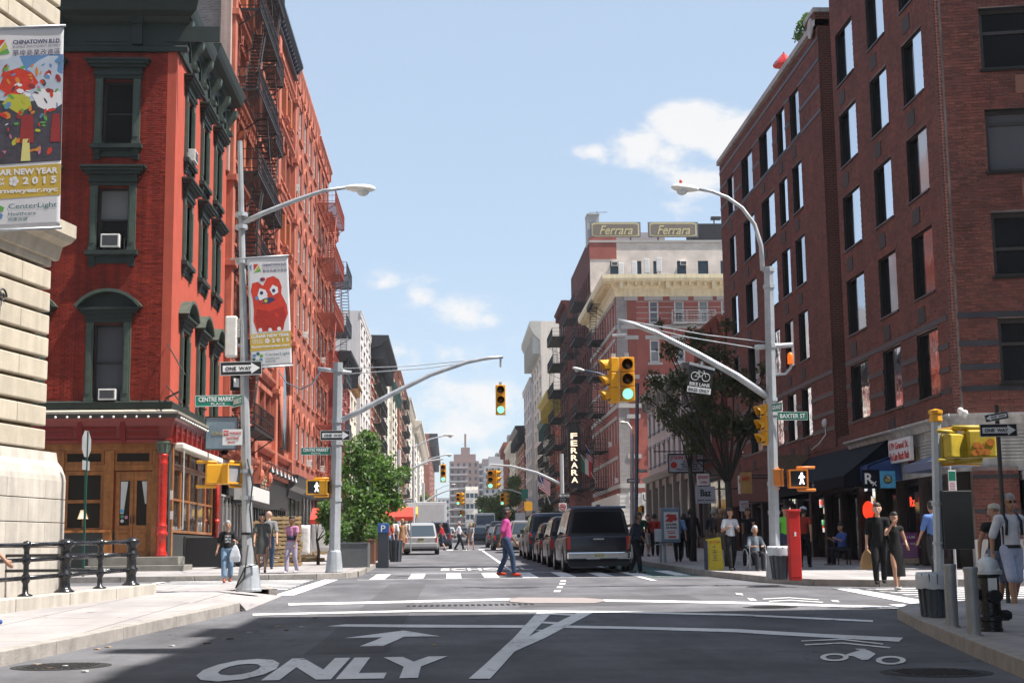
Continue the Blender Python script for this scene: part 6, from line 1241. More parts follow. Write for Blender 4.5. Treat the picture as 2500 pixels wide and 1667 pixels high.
pedsig('pedestrian signal showing white walking man on the second left pole',P3(767,1189,Y2p-.2),0,.98);pedsig('yellow pedestrian signal facing sideways beside the second left pole',P3(799,1189,Y2p-.1),math.radians(80),.95,walk=False)
p3,b3,t3=pole('street_light_pole','tall grey street light pole at the right corner with long signal arm',1893,1412,1876,652,.125,.11,(.22,.17,.62));Y3=b3[1]
def on3(px,py,dy=0.):return P3(px,py,Y3+dy)-b3
b=MB();b.tube([on3(1862,660),on3(1858,600),on3(1842,548),on3(1812,508),on3(1775,482),on3(1738,468),on3(1702,462)],[.06,.055,.05,.046,.042,.038,.034],10);b.build('lamp_arm',M_GALV,p3,smooth=True);lamp_head(p3,on3(1706,463),on3(1640,458)-on3(1706,463),.86)
b=MB();b.lathe([(.03,0),(.04,.05),(.02,.08)],on3(1662,447),8);b.build('photocell',mat('photocell_orange',(.6,.1,.04),.5),p3)
b=MB();b.tube([on3(1884,975),on3(1800,918),on3(1700,862),on3(1600,812),on3(1545,791),on3(1508,783)],[.085,.08,.07,.062,.055,.05],10);b.build('signal_arm',M_GALV,p3,smooth=True)
b=MB();b.tube([on3(1843,848),on3(1935,842)],.06,8);b.build('crossbar',M_GALV,p3,smooth=True)
for a,c in(((1935,843),(1512,780)),((1845,850),(1512,784))):b=MB();b.tube([on3(*a),(on3(*a)+on3(*c))/2-np.array([0,0,.06]),on3(*c)],.013,5);b.build('guy_wire',M_GALV,p3)
b=MB();b.tube([on3(1893,915),on3(1918,912),on3(1930,898),on3(1931,888)],.03,8);b.build('beacon_arm',M_GALV,p3,smooth=True);b=MB();b.lathe([(.07,0),(.07,.18),(.055,.24),(.02,.27)],on3(1930,888),12);b.build('beacon',mat('beacon_orange',(.75,.14,.01),.3,var=0,emit=(1,.2,.01),es=.3),p3,smooth=True)
for py in(660,700,845,975,1010,1180,1250):z=on3(1885,py)[2];b=MB();b.lathe([(.14,-.04),(.14,.04)],along(t3,z),8);b.build('clamp',M_GALV,p3)
b=MB();b.tube([on3(1512,785),on3(1512,818)],.03,6);b.tube([on3(1495,819),on3(1530,817)],.035,6);b.build('hanger',M_GALV,p3)
signal('yellow traffic signal with green bicycle light hanging from the right arm',P3(1531,889,Y3-.05),math.radians(-4),.98);signal('yellow traffic signal seen side on, beside the bicycle signal',P3(1487,892,Y3),math.radians(-82),1.0,lit=None);b=None
signal('yellow traffic signal facing away behind the right corner pole',P3(1862,1003,Y3+.1),math.radians(-75),.9,lit=None)
bl=sgn('bike_lane_sign','black bike lane sign hanging tilted from the right signal arm','sign',1709,929,Y3-.05,61*Y3/F,65*Y3/F,ry=math.radians(8),m=M_SIGNB);w_,h_=61*Y3/F,65*Y3/F
b=MB();b.box(-w_*.48,w_*.48,-.003,0,-h_*.48,-h_*.26);b.build('panel',M_SIGNW,bl);text('BIKES ONLY',.1,M_SIGNB,bl,(0,-.005,-h_*.37),width=w_*.86,height=h_*.13,bold=.001);text('BIKE LANE',.1,M_SIGNW,bl,(0,-.003,-h_*.15),width=w_*.82,height=h_*.13,bold=.001)
b=MB()
for xx in(-w_*.22,w_*.22):b.tube([(xx+w_*.16*math.cos(t),-.004,h_*.15+w_*.16*math.sin(t))for t in np.linspace(0,6.283,20)],.006,5,cap=False)
for(a,c)in(((-.22,.15),(-.06,.38)),((-.22,.15),(0,.15)),((0,.15),(-.09,.33)),((0,.15),(.16,.34)),((-.09,.33),(.15,.33)),((.22,.15),(.13,.4)),((.08,.41),(.15,.4)),((-.12,.39),(-.03,.39))):b.bar((a[0]*w_,-.004,a[1]*h_*.95),(c[0]*w_,-.004,c[1]*h_*.95),.009)
b.build('bicycle_symbol',M_SIGNW,bl);b=MB();b.bar((-w_*.5,.02,h_*.62),(w_*.55,.02,h_*.5),.06);b.bar((0,.02,h_*.5),(0,.02,h_*.75),.05);b.build('mount',M_GALV,bl)
green('green street name sign on the right corner pole pointing right','BAXTER ST',1935,1015,Y3-.15,75*Y3/F,21*Y3/F);green('small green street name sign edge on at the right corner pole','GRAND',1896,994,Y3-.3,.35,.2,rz=math.radians(-60))
pedsig('pedestrian signal showing walking man on the right corner pole',P3(1949,1168,Y3-.2),0,.98,m=mat('signal_orange',(.55,.17,.02),.45,var=.1));pedsig('orange pedestrian signal turned sideways half hidden by right corner pole',P3(1908,1165,Y3-.05),math.radians(75),.9,walk=False,m=MATS['signal_orange'])
M_STEELB=mat('blue_grey_steel',(.075,.09,.125),.5,var=.15)
p4,b4,t4=pole('street_light_pole','slim dark blue grey lamp post in front of the white house',1552,1366,1556,935,.075,.065,None,m=M_STEELB);Y4=b4[1]
b=MB();b.tube([P3(1556,940,Y4)-b4,P3(1500,925,Y4)-b4,P3(1460,911,Y4)-b4,P3(1425,904,Y4)-b4],.04,8);b.build('lamp_arm',M_STEELB,p4,smooth=True);lamp_head(p4,P3(1428,905,Y4)-b4,(P3(1393,897,Y4)-P3(1428,905,Y4)),.62)
p5,b5,t5=pole('signal_pole','grey pole with orange light and swan neck lamp beyond the slim lamp post',1543,1332,1543,1060,.13,.12,None,m=M_GALV);b=MB();b.tube([P3(1543,1070,b5[1])-b5,P3(1541,1045,b5[1])-b5,P3(1532,1032,b5[1])-b5,P3(1520,1030,b5[1])-b5],.06,8);b.build('lamp_arm',M_ACWHITE,p5,smooth=True);b=MB();b.ball(P3(1519,1031,b5[1])-b5,.12,8,6,(1.6,1,.8));b.build('lamp_head',M_ACWHITE,p5,smooth=True)
oneway('small one way sign pointing left on the pole beyond the slim lamp post',1546,1173,b5[1]-.2,31*b5[1]/F,False);green('green street sign pointing right beside the swan neck lamp','MULBERRY ST',1568,1149,b5[1]-.1,24*b5[1]/F,.2);pedsig('yellow pedestrian signal right of the slim lamp post',P3(1568,1245,b5[1]),math.radians(60),1.05,walk=False)
p6,b6,t6=pole('signal_pole','near right grey pole with yellow cap and signal backs',2294,1460,2285,1030,.085,.085,None,m=MATS['galvanised_steel']);Y6=b6[1]
b=MB();b.lathe([(.1,0),(.115,.02),(.1,.12),(.12,.14),(.12,.19),(.001,.22)],t6,8);b.build('yellow_cap',M_YEL,p6)
for(z0,z1)in((1325,1338),(1230,1236)):z=P3(2288,z0,Y6)[2]-b6[2];b=MB();b.lathe([(.1,-.02),(.1,.02)],along(t6,z),10);b.build('collar',M_GALV,p6)
M_GRAF=mat('faded_sticker_orange',(.5,.16,.02),.6,var=.3,scale=15)
s=pedsig('yellow pedestrian signal box nearest the near right pole, seen from behind',P3(2324,1090,Y6),math.radians(205),.92,walk=False,m=M_YELG);s2=pedsig('yellow pedestrian signal box with orange stickers, outer of two on the near right pole',P3(2387,1085,Y6),math.radians(181),1.06,walk=False,m=M_YELG)
for(x,z,r_)in((-.12,.02,.06),(.1,-.02,.05),(.02,-.05,.04),(-.06,-.13,.05),(.05,-.12,.06),(.13,-.14,.05),(-.01,-.02,.035)):b=MB();b.lathe([(r_,0),(r_,.004)],(x,.206,z),8,axis='y',sx=rnd.uniform(.7,1.3));b.build('sticker',M_GRAF,s2)
for(py,h)in((1048,.04),(1132,.04)):b=MB();b.tube([P3(2296,py+2,Y6)-b6,P3(2340,py-2,Y6-.1)-b6,P3(2392,py,Y6)-b6],.035,8);b.build('signal_bracket',M_YEL,p6,smooth=True)
cb_=thing('control_box','black metal control box fixed to the near right pole','box',P3(2338,1340,Y6-.05));hw,hh=37*Y6/F,142*Y6/F;b=MB();b.box(-hw,hw,-.12,.2,0,hh);b.build('cabinet',mat('cabinet_black',(.012,.014,.015),.5,var=.2),cb_,bevel=.015);b=MB();b.box(-hw-.06,-hw,0,.08,hh*.2,hh*.3);b.box(-hw-.06,-hw,0,.08,hh*.7,hh*.8);b.build('bracket',M_GALV,cb_)
Yo=21.5;oneway('one way sign pointing left, upper of the pair at the near right corner',2433,1017,Yo,56*Yo/F,False,rz=math.radians(-20),ry=math.radians(-9));oneway('one way sign pointing right, lower of the pair at the near right corner',2438,1050,Yo-.1,95*Yo/F,True,ry=math.radians(-.5))
q=P3(2440,1066,Yo);gq=g(Yo)+.15;pt=thing('sign_post','thin dark post holding the two one way signs at the near right corner','pole',(q[0],Yo,gq));b=MB();b.tube([(0,.05,0),(0,.05,q[2]-gq+.5)],.035,8);b.build('shaft',M_WDARK,pt)
ps=sgn('parking_sign','narrow green and white parking sign at the near right corner pillar','sign',2325,1173,30,.17,.45,m=M_SIGNW);b=MB();b.box(-.075,.075,-.003,0,.0,.2);b.build('green_panel',M_SIGNG,ps)
for i in range(5):b=MB();b.box(-.06,.06,-.003,0,-.19+i*.035,-.175+i*.035);b.build('print_line',mat('print_pinkred',(.4,.12,.15),.5,var=0),ps)
q=P3(2325,1195,30);pt=thing('sign_post','grey post holding the narrow parking sign','pole',(q[0],30.03,g(30)+.0));b=MB();b.tube([(0,.05,0),(0,.05,q[2]-g(30)+.6)],.03,8);b.build('shaft',M_GALV,pt)
for i,(px_,py_)in enumerate(((2345,1000),(2356,1006))):c_=thing('security_camera',('left' if i==0 else 'right')+' white dome camera on the ledge of the brown brick building','camera',P3(px_,py_+8,35.6));b=MB();b.ball((0,0,.06),.085,10,8);b.lathe([(.05,-.06),(.03,0)],(0,0,0),8);b.build('dome',M_ACWHITE,c_,smooth=True)
c_=thing('security_camera','white camera on a bent arm above the navy awning','camera',P3(2015,1040,50));b=MB();b.ball((0,0,.1),.13,10,8,(1,1,1.3));b.build('dome',M_ACWHITE,c_,smooth=True);b=MB();b.tube([(0,0,0),(0,0,-.3),(-.2,.2,-.6),(-.4,.5,-.8)],.025,6);b.build('arm',M_ACWHITE,c_,smooth=True)
# ======== trees
def leaves(name,m,parent,centres,n,size,seed,squash=.8,inner=.35):
 """leaf cards spread through clumps: each leaf two folded triangles pairs"""
 r=np.random.RandomState(seed);C_=np.array([c[:3]for c in centres]);R_=np.array([c[3]for c in centres]);p=R_**2.2;p/=p.sum();k=r.choice(len(C_),n,p=p)
 d=r.normal(size=(n,3));d/=np.linalg.norm(d,axis=1)[:,None];rad=R_[k]*(inner+(1-inner)*r.rand(n)**.6);P=C_[k]+d*rad[:,None]*np.array([1,1,squash])
 t=r.normal(size=(n,3))+np.array([0,0,-.5]);t/=np.linalg.norm(t,axis=1)[:,None];s=np.cross(t,r.normal(size=(n,3)));s/=np.linalg.norm(s,axis=1)[:,None];nn=np.cross(t,s)
 L=size*(.6+.8*r.rand(n))[:,None];a=P;b=P+t*L*.5+s*L*.28+nn*L*.06;c=P+t*L;e=P+t*L*.5-s*L*.28+nn*L*.06
 V=np.stack([a,b,c,e],1).reshape(-1,3);me=bpy.data.meshes.new(name);me.from_pydata(V.tolist(),[],np.arange(4*n).reshape(-1,4).tolist());me.materials.append(m);o=bpy.data.objects.new(name,me);COL.objects.link(o);o.parent=parent;return o
def leafmat(name,c,tl=.35):
 m=mat(name,c,.55,var=0,island=.45);n,l=m.node_tree.nodes,m.node_tree.links;b=n['Principled BSDF'];o=n['Material Output'];t=n.new('ShaderNodeBsdfTranslucent');t.inputs[0].default_value=(c[0]*1.6,c[1]*1.7,c[2]*.8,1);x=n.new('ShaderNodeMixShader');x.inputs[0].default_value=tl;l.new(b.outputs[0],x.inputs[1]);l.new(t.outputs[0],x.inputs[2]);l.new(x.outputs[0],o.inputs[0]);return m
M_LEAF=leafmat('leaf_green',(.095,.17,.055),.45);M_LEAFP=leafmat('leaf_pale',(.13,.17,.06));M_LEAFD=leafmat('leaf_plum',(.05,.056,.027),.35);M_BARK=mat('bark',(.055,.042,.032),.9,var=.3,scale=8,bump=.5,bscale=20);M_BARKD=mat('bark_dark',(.03,.024,.02),.9,var=.3,scale=8,bump=.5,bscale=20)
def tree(name,label,base,clumps,n,size,m,bark,r0,seed,h0,squash=.85,inner=.3,group=None,twigs=1):
 t=thing(name,label,'tree',base,0,group);r=random.Random(seed);b=MB();fork=np.array([r.uniform(-.1,.1),r.uniform(-.1,.1),h0]);b.tube([(0,0,-.05),fork*.5+np.array([.05,0,0]),fork],[r0*1.25,r0,r0*.85],9)
 for c in clumps:
  c3=np.array(c[:3]);mid=(fork+c3)/2+np.array([r.uniform(-.2,.2),r.uniform(-.2,.2),r.uniform(-.1,.3)]);b.tube([fork-np.array([0,0,.1]),mid,c3],[r0*.42,r0*.24,r0*.08],6)
  for k in range(4*twigs):d=np.array([r.gauss(0,1),r.gauss(0,1),r.gauss(.1,.8)]);d*=c[3]*.95/np.linalg.norm(d);b.tube([mid+(c3-mid)*r.random(),c3+d*.5+np.array([0,0,r.uniform(-.1,.1)]),c3+d],[r0*.1,r0*.06,.004],5)
 b.build('trunk',bark,t,smooth=True);leaves('crown',m,t,clumps,n,size,seed,squash,inner);return t
rt=random.Random(2)
def clumps(box,k,rmin,rmax,seed):r=random.Random(seed);return[(r.uniform(*box[0]),r.uniform(*box[1]),r.uniform(*box[2]),r.uniform(rmin,rmax))for i in range(k)]
def cpx(base,pts,Y0,rpx=F):
 return[tuple(np.array(P3(x,y,Y0+dy))-np.array(base))+(r*(Y0+dy)/F,)for x,y,r,dy in pts]
tb=(-3.5,56.,g(56)+.15);tree('street_tree','bushy green street tree behind the second left pole',tb,cpx(tb,[(870,1100,42,0),(905,1080,30,.5),(842,1140,30,-.3),(890,1150,55,.3),(930,1135,40,.6),(955,1170,36,.4),(846,1195,34,-.6),(900,1215,55,0),(945,1210,38,.5),(870,1260,50,-.4),(920,1265,42,.2),(985,1150,22,.9),(965,1230,24,.6),(860,1300,38,.2),(895,1060,18,.2)],56),7400,.17,M_LEAF,M_BARK,.1,4,1.7,inner=.12)
tb2=(-4.6,50.5,g(50.5)+.15);tree('street_tree','low leafy shrub tree by the planters left of the bushy tree',tb2,cpx(tb2,[(800,1240,24,0),(812,1275,26,.2),(790,1262,18,0),(830,1290,26,.3),(810,1310,20,-.2)],50.5),2600,.13,M_LEAF,M_BARK,.05,8,.9)
tb3=(8.3,42.5,g(42.5)+.15);tree('street_tree','sparse dark plum leaved tree in front of the brown brick building',tb3,cpx(tb3,[(1640,850,34,-.5),(1700,830,40,0),(1750,870,44,.4),(1600,930,30,-.8),(1660,930,42,-.3),(1725,940,50,0),(1790,930,48,.5),(1840,960,40,.8),(1625,1010,34,-.5),(1690,1030,46,0),(1760,1030,52,.3),(1820,1040,40,.6),(1580,970,18,-1),(1870,900,26,1),(1700,1085,30,.2),(1775,790,22,.3),(1610,790,12,-.5),(1860,1010,24,.7)],42.5),6200,.13,M_LEAFD,M_BARKD,.11,6,2.5,inner=.05)
tb4=(8.35,49.,g(49)+.15);tree('street_tree','dark thin trunked tree behind the yellow board',tb4,cpx(tb4,[(1655,1040,30,0),(1700,1060,36,.4),(1640,980,24,-.3),(1720,990,34,.2)],49),2200,.12,M_LEAFD,M_BARKD,.09,16,3.2,inner=.05)
tb5=(7.6,215.,g(215));tree('street_tree','large pale green trees far down the right side',tb5,cpx(tb5,[(1215,1235,32,0),(1250,1210,28,2),(1190,1265,28,-2),(1240,1270,34,2),(1205,1300,32,0),(1165,1290,20,-4),(1255,1175,18,3),(1180,1225,18,0),(1150,1310,14,-5)],215),9000,.5,M_LEAFP,M_BARK,.3,21,4)
tb6=(-5.,205.,g(205));tree('street_tree','small pale green tree far down the left side',tb6,cpx(tb6,[(1048,1240,22,0),(1040,1270,22,0),(1060,1265,18,2),(1035,1215,12,0)],205),3500,.42,M_LEAFP,M_BARK,.2,22,3)
tb7=(6.9,118.,g(118));tree('street_tree','dark clipped bush tree behind the parked cars on the right',tb7,cpx(tb7,[(1325,1265,20,0),(1335,1240,15,0),(1315,1285,18,0)],118),2500,.22,M_LEAFD,M_BARKD,.1,23,1.6)
for lab,pts,Yt in(('round shrub in a pot on the corner pier of the brown brick building',[(1968,66,26,0),(1952,88,16,0),(1985,60,20,0),(1972,44,16,0)],54.6),('trailing shrub against the upper wall of the brown brick building',[(2010,40,16,0),(2005,75,15,0),(2018,60,14,0)],52.)):
 q=P3(pts[0][0],pts[0][1]+30,Yt);sh=thing('terrace_shrub',lab,'shrub',q);leaves('crown',M_LEAF,sh,cpx(q,pts,Yt),1500,.12,31,.9,.3);b=MB();b.lathe([(.22,-.1),(.28,.25)],(0,0,0),10);b.build('pot',M_CONC,sh)
q=P3(1914,150,58);u_=thing('parasol','folded red parasol on the roof terrace of the brown brick building','parasol',q);b=MB();b.lathe([(.5,0),(.42,.15),(.05,.55)],(0,0,-.2),8);b.build('canopy',M_RED,u_);b=MB();b.tube([(0,0,-1.2),(0,0,.4)],.03,6);b.build('pole',M_WDARK,u_)
# ======== street furniture
def at_g(px,py,lift=.15):return PG(px,py,lift)
M_BOLL=mat('bollard_steel',(.30,.31,.32),.4,metal=.5,var=.15,streak=.2)
for i,(px_,py_,pt_)in enumerate(((2326,1530,1376),(2378,1551,1383))):
 c_=at_g(px_,py_);h_=P3(px_,pt_,c_[1])[2]-c_[2];o=thing('bollard',('left' if i==0 else 'right')+' steel bollard beside the fire hydrant','bollard',c_,0,'steel bollards at the hydrant');b=MB();b.lathe([(.07,0),(.07,h_-.05),(.078,h_-.05),(.078,h_-.012),(.07,h_),(.001,h_+.002)],(0,0,0),20);b.build('post',M_BOLL,o,auto=30)
 b=MB();b.lathe([(.095,-.005),(.09,.012)],(0,0,0),16);b.build('base_ring',M_BOLL,o)
c_=at_g(2420,1540);hy=thing('fire_hydrant','black fire hydrant with silver painted bonnet','hydrant',c_,0);M_SILV=mat('silver_paint',(.52,.54,.56),.5,metal=.3,var=.15)
b=MB();b.lathe([(.13,0),(.13,.03),(.12,.04),(.12,.11),(.145,.12),(.145,.16),(.12,.18),(.115,.58),(.13,.6),(.13,.62)],(0,0,0),20);b.build('barrel',M_BLK,hy,auto=35)
b=MB();b.lathe([(.155,.62),(.155,.66),(.13,.67),(.125,.71),(.10,.77),(.05,.805),(.03,.81),(.03,.84),(.001,.845)],(0,0,0),20)
for t in np.arange(0,6.28,math.pi/4):b.bar((.13*math.cos(t),.13*math.sin(t),.67),(.05*math.cos(t),.05*math.sin(t),.8),.02)
b.build('bonnet',M_SILV,hy,auto=35)
for s_ in(-1,1):b=MB();b.lathe([(.06,0),(.06,.1),(.045,.1),(.045,.13)],(s_*.1 if s_>0 else-.23,0,.17 if s_>0 else .40),12,axis='x');b.build('outlet',M_BLK,hy)
b=MB();b.lathe([(.075,0),(.075,.06),(.05,.08)],(0,-.19,.38),14,axis='y');b.build('outlet',M_BLK,hy);b=MB();b.box(-.05,.05,-.122,-.118,.44,.58);b.build('sticker',M_SIGNW,hy)
M_BINS=mat('bin_steel',(.10,.11,.125),.5,metal=.4,var=.2,streak=.25);M_BAG=mat('bin_bag_pale',(.50,.52,.55),.35,var=.1,bump=.6,bscale=12)
def bin_(label,c,r0,r1,h,bag=True,slat=True):
 o=thing('litter_bin',label,'litter bin',c,0);b=MB();b.lathe([(r0,0),(r0,.03),(r1,h),(r1*.94,h),(r0*.92,.05)],(0,0,0),20,cap=False);b.lathe([(r0,.03),(r0,.04)],(0,0,0),20);b.build('basket',M_BINS,o,auto=30)
 if slat:
  for t in np.arange(0,6.28,.52):b=MB();b.bar((r0*1.02*math.cos(t),r0*1.02*math.sin(t),.02),(r1*1.02*math.cos(t),r1*1.02*math.sin(t),h),.05,.012);b.build('slat',M_BINS,o)
 if bag:
  b=MB();R=[];rr=random.Random(3);n=24;ph=[rr.uniform(.8,1.2)for i in range(n)]
  for rad,z in((.97,h-.02),(1.05,h+.02),(1.1,h-.03),(1.1,h-.12)):R.append([(r1*rad*math.cos(6.283*i/n),r1*rad*math.sin(6.283*i/n),z-(.07*ph[i]if z<h-.05 else 0))for i in range(n)])
  b.loft(R,cap=False);b.build('bin_bag',M_BAG,o,smooth=True);b=MB();b.lathe([(r1*.95,h-.06),(.02,h-.12)],(0,0,0),16);b.build('rubbish',M_BAG,o)
 return o
c_=at_g(2281,1506);bin_('grey litter bin lined with a pale bag beside the near right bollards',c_,.155,.195,.56);c_=at_g(1908,1414);bin_('litter bin lined with white bag at the foot of the right corner pole',c_,.19,.27,.72)
c_=PG(966,1371,.15);bin_('wire litter bin near the parking meter on the left pavement',c_,.2,.27,.8,bag=False)
c_=at_g(1942,1416);fa=thing('fire_alarm_post','red fire alarm post in front of the right corner pole','alarm post',c_);h_=P3(1942,1243,c_[1])[2]-c_[2];M_FRED=mat('alarm_red',(.42,.012,.01),.45,var=.15,streak=.15);b=MB();b.box(-.13,.13,-.11,.11,0,h_-.04);b.build('post',M_FRED,fa,bevel=.02);b=MB();b.box(-.15,.15,-.13,.13,h_-.06,h_);b.build('cap',M_FRED,fa,bevel=.015)
b=MB();b.box(-.11,.11,-.116,-.11,h_*.05,h_*.62);b.build('door',M_FRED,fa,bevel=.004);b=MB();b.box(-.01,.03,-.118,-.11,h_*.62,h_*.68);b.build('label_plate',M_SIGNW,fa)
c_=at_g(1640,1373);pk=thing('phone_kiosk','blue grey public phone kiosk with poster panel on the right pavement','phone booth',c_,math.radians(0));k_=c_[1]/F;M_KIO=mat('kiosk_blue',(.14,.19,.26),.4,metal=.3,var=.1)
b=MB();hk0,hk1=48*k_,132*k_;b.box(-.33,.3,-.12,.12,hk0,hk1);b.build('cabinet',M_KIO,pk,bevel=.03);b=MB();b.box(-.24,.24,-.13,-.12,hk0+.12,hk1-.14);po=b.build('poster_panel',mat('poster_white',(.55,.55,.56),.5,var=.05),pk);hp=hk1-hk0
b=MB();r_=random.Random(1)
for i in range(5):x=r_.uniform(-.1,.1);z=hk1-.32+r_.uniform(-.1,.08);b.prism([(x-.13,z-.03),(x+.12,z-.06),(x+.16,z+.05),(x-.05,z+.07)],(0,-.134-.001*i,0),(1,0,0),(0,0,1),(0,.003,0))
b.build('poster_print',mat('poster_red',(.4,.03,.03),.5),po);text('$10,000',.1,M_SIGNB,po,(0,-.134,hk0+hp*.52),width=.36,height=.085,bold=.004);text('OR MORE',.1,M_SIGNB,po,(0,-.134,hk0+hp*.43),width=.36,height=.07,bold=.004);b=MB();b.box(-.12,.12,-.134,-.13,hk0+.3,hk0+.33);b.box(-.16,.12,-.134,-.13,hk0+.36,hk0+.38);b.box(-.1,.15,-.134,-.13,hk0+.16,hk0+.22);b.build('poster_print',MATS['poster_red'],po)
for x in(-.36,-.22):b=MB();b.tube([(x,0,0),(x,0,hk0)],.045,8);b.build('leg',M_GALV,pk)
b=MB();b.box(-.55,-.3,-.1,.1,hk0*1.05,hk0*1.05+.42);b.build('handset_box',M_GALV,pk,bevel=.02);b=MB();b.box(-.5,-.33,-.25,.1,hk0*.9,hk0*.95);b.build('shelf',M_GALV,pk)
c_=at_g(1745,1390);ab_=thing('pavement_board','yellow standing board with dark characters on the right pavement','sign',c_,math.radians(-4));k_=c_[1]/F;w_,h_=40*k_,78*k_;M_YB=mat('board_yellow',(.62,.46,.02),.45,var=.12)
for s_ in(-1,1):b=MB();b.add([(-w_/2+.02,s_*.22,0),(w_/2,s_*.22,0),(w_/2-.05,s_*.03,h_),(-w_/2,s_*.03,h_*.94),(-w_/2+.02,s_*.25,0),(w_/2,s_*.25,0),(w_/2-.05,s_*.06,h_),(-w_/2,s_*.06,h_*.94)],[q[::-1]if s_<0 else q for q in map(tuple,BOXF)]if False else BOXF);b.build('panel',M_YB,ab_)
b=MB();b.box(-w_/2-.03,-w_/2+.02,-.25,.25,0,h_*.9);b.build('side_panel',mat('board_navy',(.03,.04,.09),.5),ab_)
for i,ch in enumerate('大天王'):o_=text(ch,.16,mat('ink_navy',(.03,.035,.08),.6,var=0),ab_,(.0,-.26+.2*(.72-.17*i),h_*(.68-.16*i)),rx=math.pi/2-math.radians(9),width=.15,height=.14)
text('全天候',.1,M_RT,ab_,(0,-.12,h_*.86),rx=math.pi/2-math.radians(9),width=.3,height=.07)
def proj(label,px0,px1,py0,py1,Y,m,lines,th=.1,name='projecting_sign'):
 s=sgn(name,label,'sign',(px0+px1)/2,(py0+py1)/2,Y,(px1-px0)*Y/F,(py1-py0)*Y/F,m=m,th=th);w,h=(px1-px0)*Y/F,(py1-py0)*Y/F
 for(t,x,z,ww,hh_,mm)in lines:text(t,.1,mm,s,(x*w,-.006,z*h),width=ww*w,height=hh_*h,bold=.003)
 b=MB();b.bar((w/2,th/2,h*.35),(w/2+1.2,th/2,h*.35),.05);b.build('arm',M_WDARK,s);return s
M_PALE=mat('sign_palegrey',(.42,.44,.48),.5,var=.06)
s=proj('white sign with red heading and dark lines projecting over the right pavement',1633,1716,1110,1151,74,M_PALE,[('JOHN JOVINO',0,.3,.92,.27,M_RT),('CO. INC.',.05,.08,.3,.12,M_SIGNB),('MERCHANDISE',.1,-.06,.5,.1,M_SIGNB),('FIREARMS &',.12,-.2,.45,.12,M_SIGNB),('POLICE EQUIPMENT',.06,-.37,.72,.14,M_SIGNB)]);w_,h_=83*74/F,41*74/F
b=MB();b.lathe([(.17,0),(.17,.01)],(-w_*.36,-.015,-h_*.1),16,axis='y');b.build('roundel',M_RT,s);b=MB()
for(x0,x1,z0,z1)in((-w_/2-.06,w_/2+.06,h_/2,h_/2+.08),(-w_/2-.06,w_/2+.06,-h_/2-.08,-h_/2),(-w_/2-.06,-w_/2,-h_/2,h_/2),(w_/2,w_/2+.06,-h_/2,h_/2)):b.box(x0,x1,-.03,.13,z0,z1)
b.bar((-w_*.95,.05,h_*.72),(w_*.6,.05,h_*.72),.05);b.build('frame',M_WDARK,s)
proj('pale sign with handwritten script hanging over the right pavement',1699,1747,1187,1228,66,M_PALE,[('Baz',0,.12,.55,.42,M_SIGNB),('bagel & restaurant',0,-.32,.85,.12,M_SIGNB)]);proj('small white sign with red print above the pale script sign',1702,1732,1156,1184,68,M_SIGNW,[('RESTAURANT',0,.2,.85,.3,M_RT),('OPEN',0,-.25,.6,.22,M_RT)]);proj('small pale notice with dark print left of the right corner pole',1807,1828,1222,1247,50,M_PALE,[('COFFEE',0,.2,.8,.16,M_RT),('TO GO',0,-.1,.6,.14,M_RT)])
proj('orange board with faint print beside the pointed awning',1808,1836,1152,1204,48.5,mat('board_orange',(.42,.24,.08),.6,var=.2),[('BAKERY',0,.2,.7,.2,M_RT)]);proj('narrow white and red vertical sign by the orange board',1803,1810,1160,1205,48.7,M_SIGNW,[('B',0,.2,.6,.2,M_RT)])
q=f1.mb();x0_=f1.at(1832,1200,-1.5)[0];z0_,z1_=f1.at(1853,1205,-1.5)[1],f1.at(1853,1118,-1.5)[1];q.prism([(-.0,z0_),(.35,z1_),(.75,z0_)],(xa0-.1,-1.55,0),(1,0,0),(0,0,1),(0,1.5,0));q.build('pointed_awning',mat('awning_bronze',(.13,.08,.045),.6,var=.35,scale=9),brk)
pb=thing('poster_stand','purple poster stand with white print outside the pharmacy','sign',PG(2222,1380,.15));k_=pb.location[1]/F;w_,h_=46*k_,80*k_;b=MB();b.box(-w_/2,w_/2,0,.05,.05,h_);b.build('panel',mat('poster_purple',(.20,.045,.17),.5,var=.1),pb);text('YU LIM',.1,M_SIGNW,pb,(0,-.004,h_*.86),width=w_*.66,height=h_*.08,bold=.002);text('BACK RUB',.1,M_SIGNW,pb,(0,-.004,h_*.66),width=w_*.7,height=h_*.07,bold=.002)
for i in range(7):b=MB();b.box(-w_*.42,w_*.42,-.004,0,h_*(.26+.05*i),h_*(.275+.05*i));b.build('print_line',mat('print_lilac',(.42,.3,.42),.5,var=0),pb)
b=MB();b.box(-w_/2,w_/2,-.003,0,.05,h_*.22);b.build('picture',mat('poster_tan',(.42,.33,.24),.5,var=.4,scale=5),pb)
for x in(-w_*.4,w_*.4):b=MB();b.box(x-.03,x+.03,-.05,.2,0,.06);b.build('foot',M_WDARK,pb)
def planter(label,px0,px1,pyt,pyb,m,d=.9,plant=True):
 c=PG((px0+px1)/2,pyb,.15);k_=c[1]/F;w,h=(px1-px0)*k_,(pyb-pyt)*k_;o=thing('planter',label,'planter',c);b=MB()
 for(x0,x1,y0,y1)in((-w/2,w/2,0,.04),(-w/2,w/2,d-.04,d),(-w/2,-w/2+.04,.04,d-.04),(w/2-.04,w/2,.04,d-.04)):b.box(x0,x1,y0,y1,0,h)
 b.box(-w/2-.02,w/2+.02,-.02,.06,h-.04,h+.01);b.build('box',m,o,bevel=.006);b=MB();b.box(-w/2+.04,w/2-.04,.04,d-.04,h-.15,h-.06);b.build('soil',mat('soil',(.04,.03,.02),.95),o)
 if plant:leaves('plant',M_LEAF,o,[(rt.uniform(-w/3,w/3),d/2,h+rt.uniform(0,.35),.3)for i in range(5)],420,.11,40+int(px0),.9,.1)
 return o
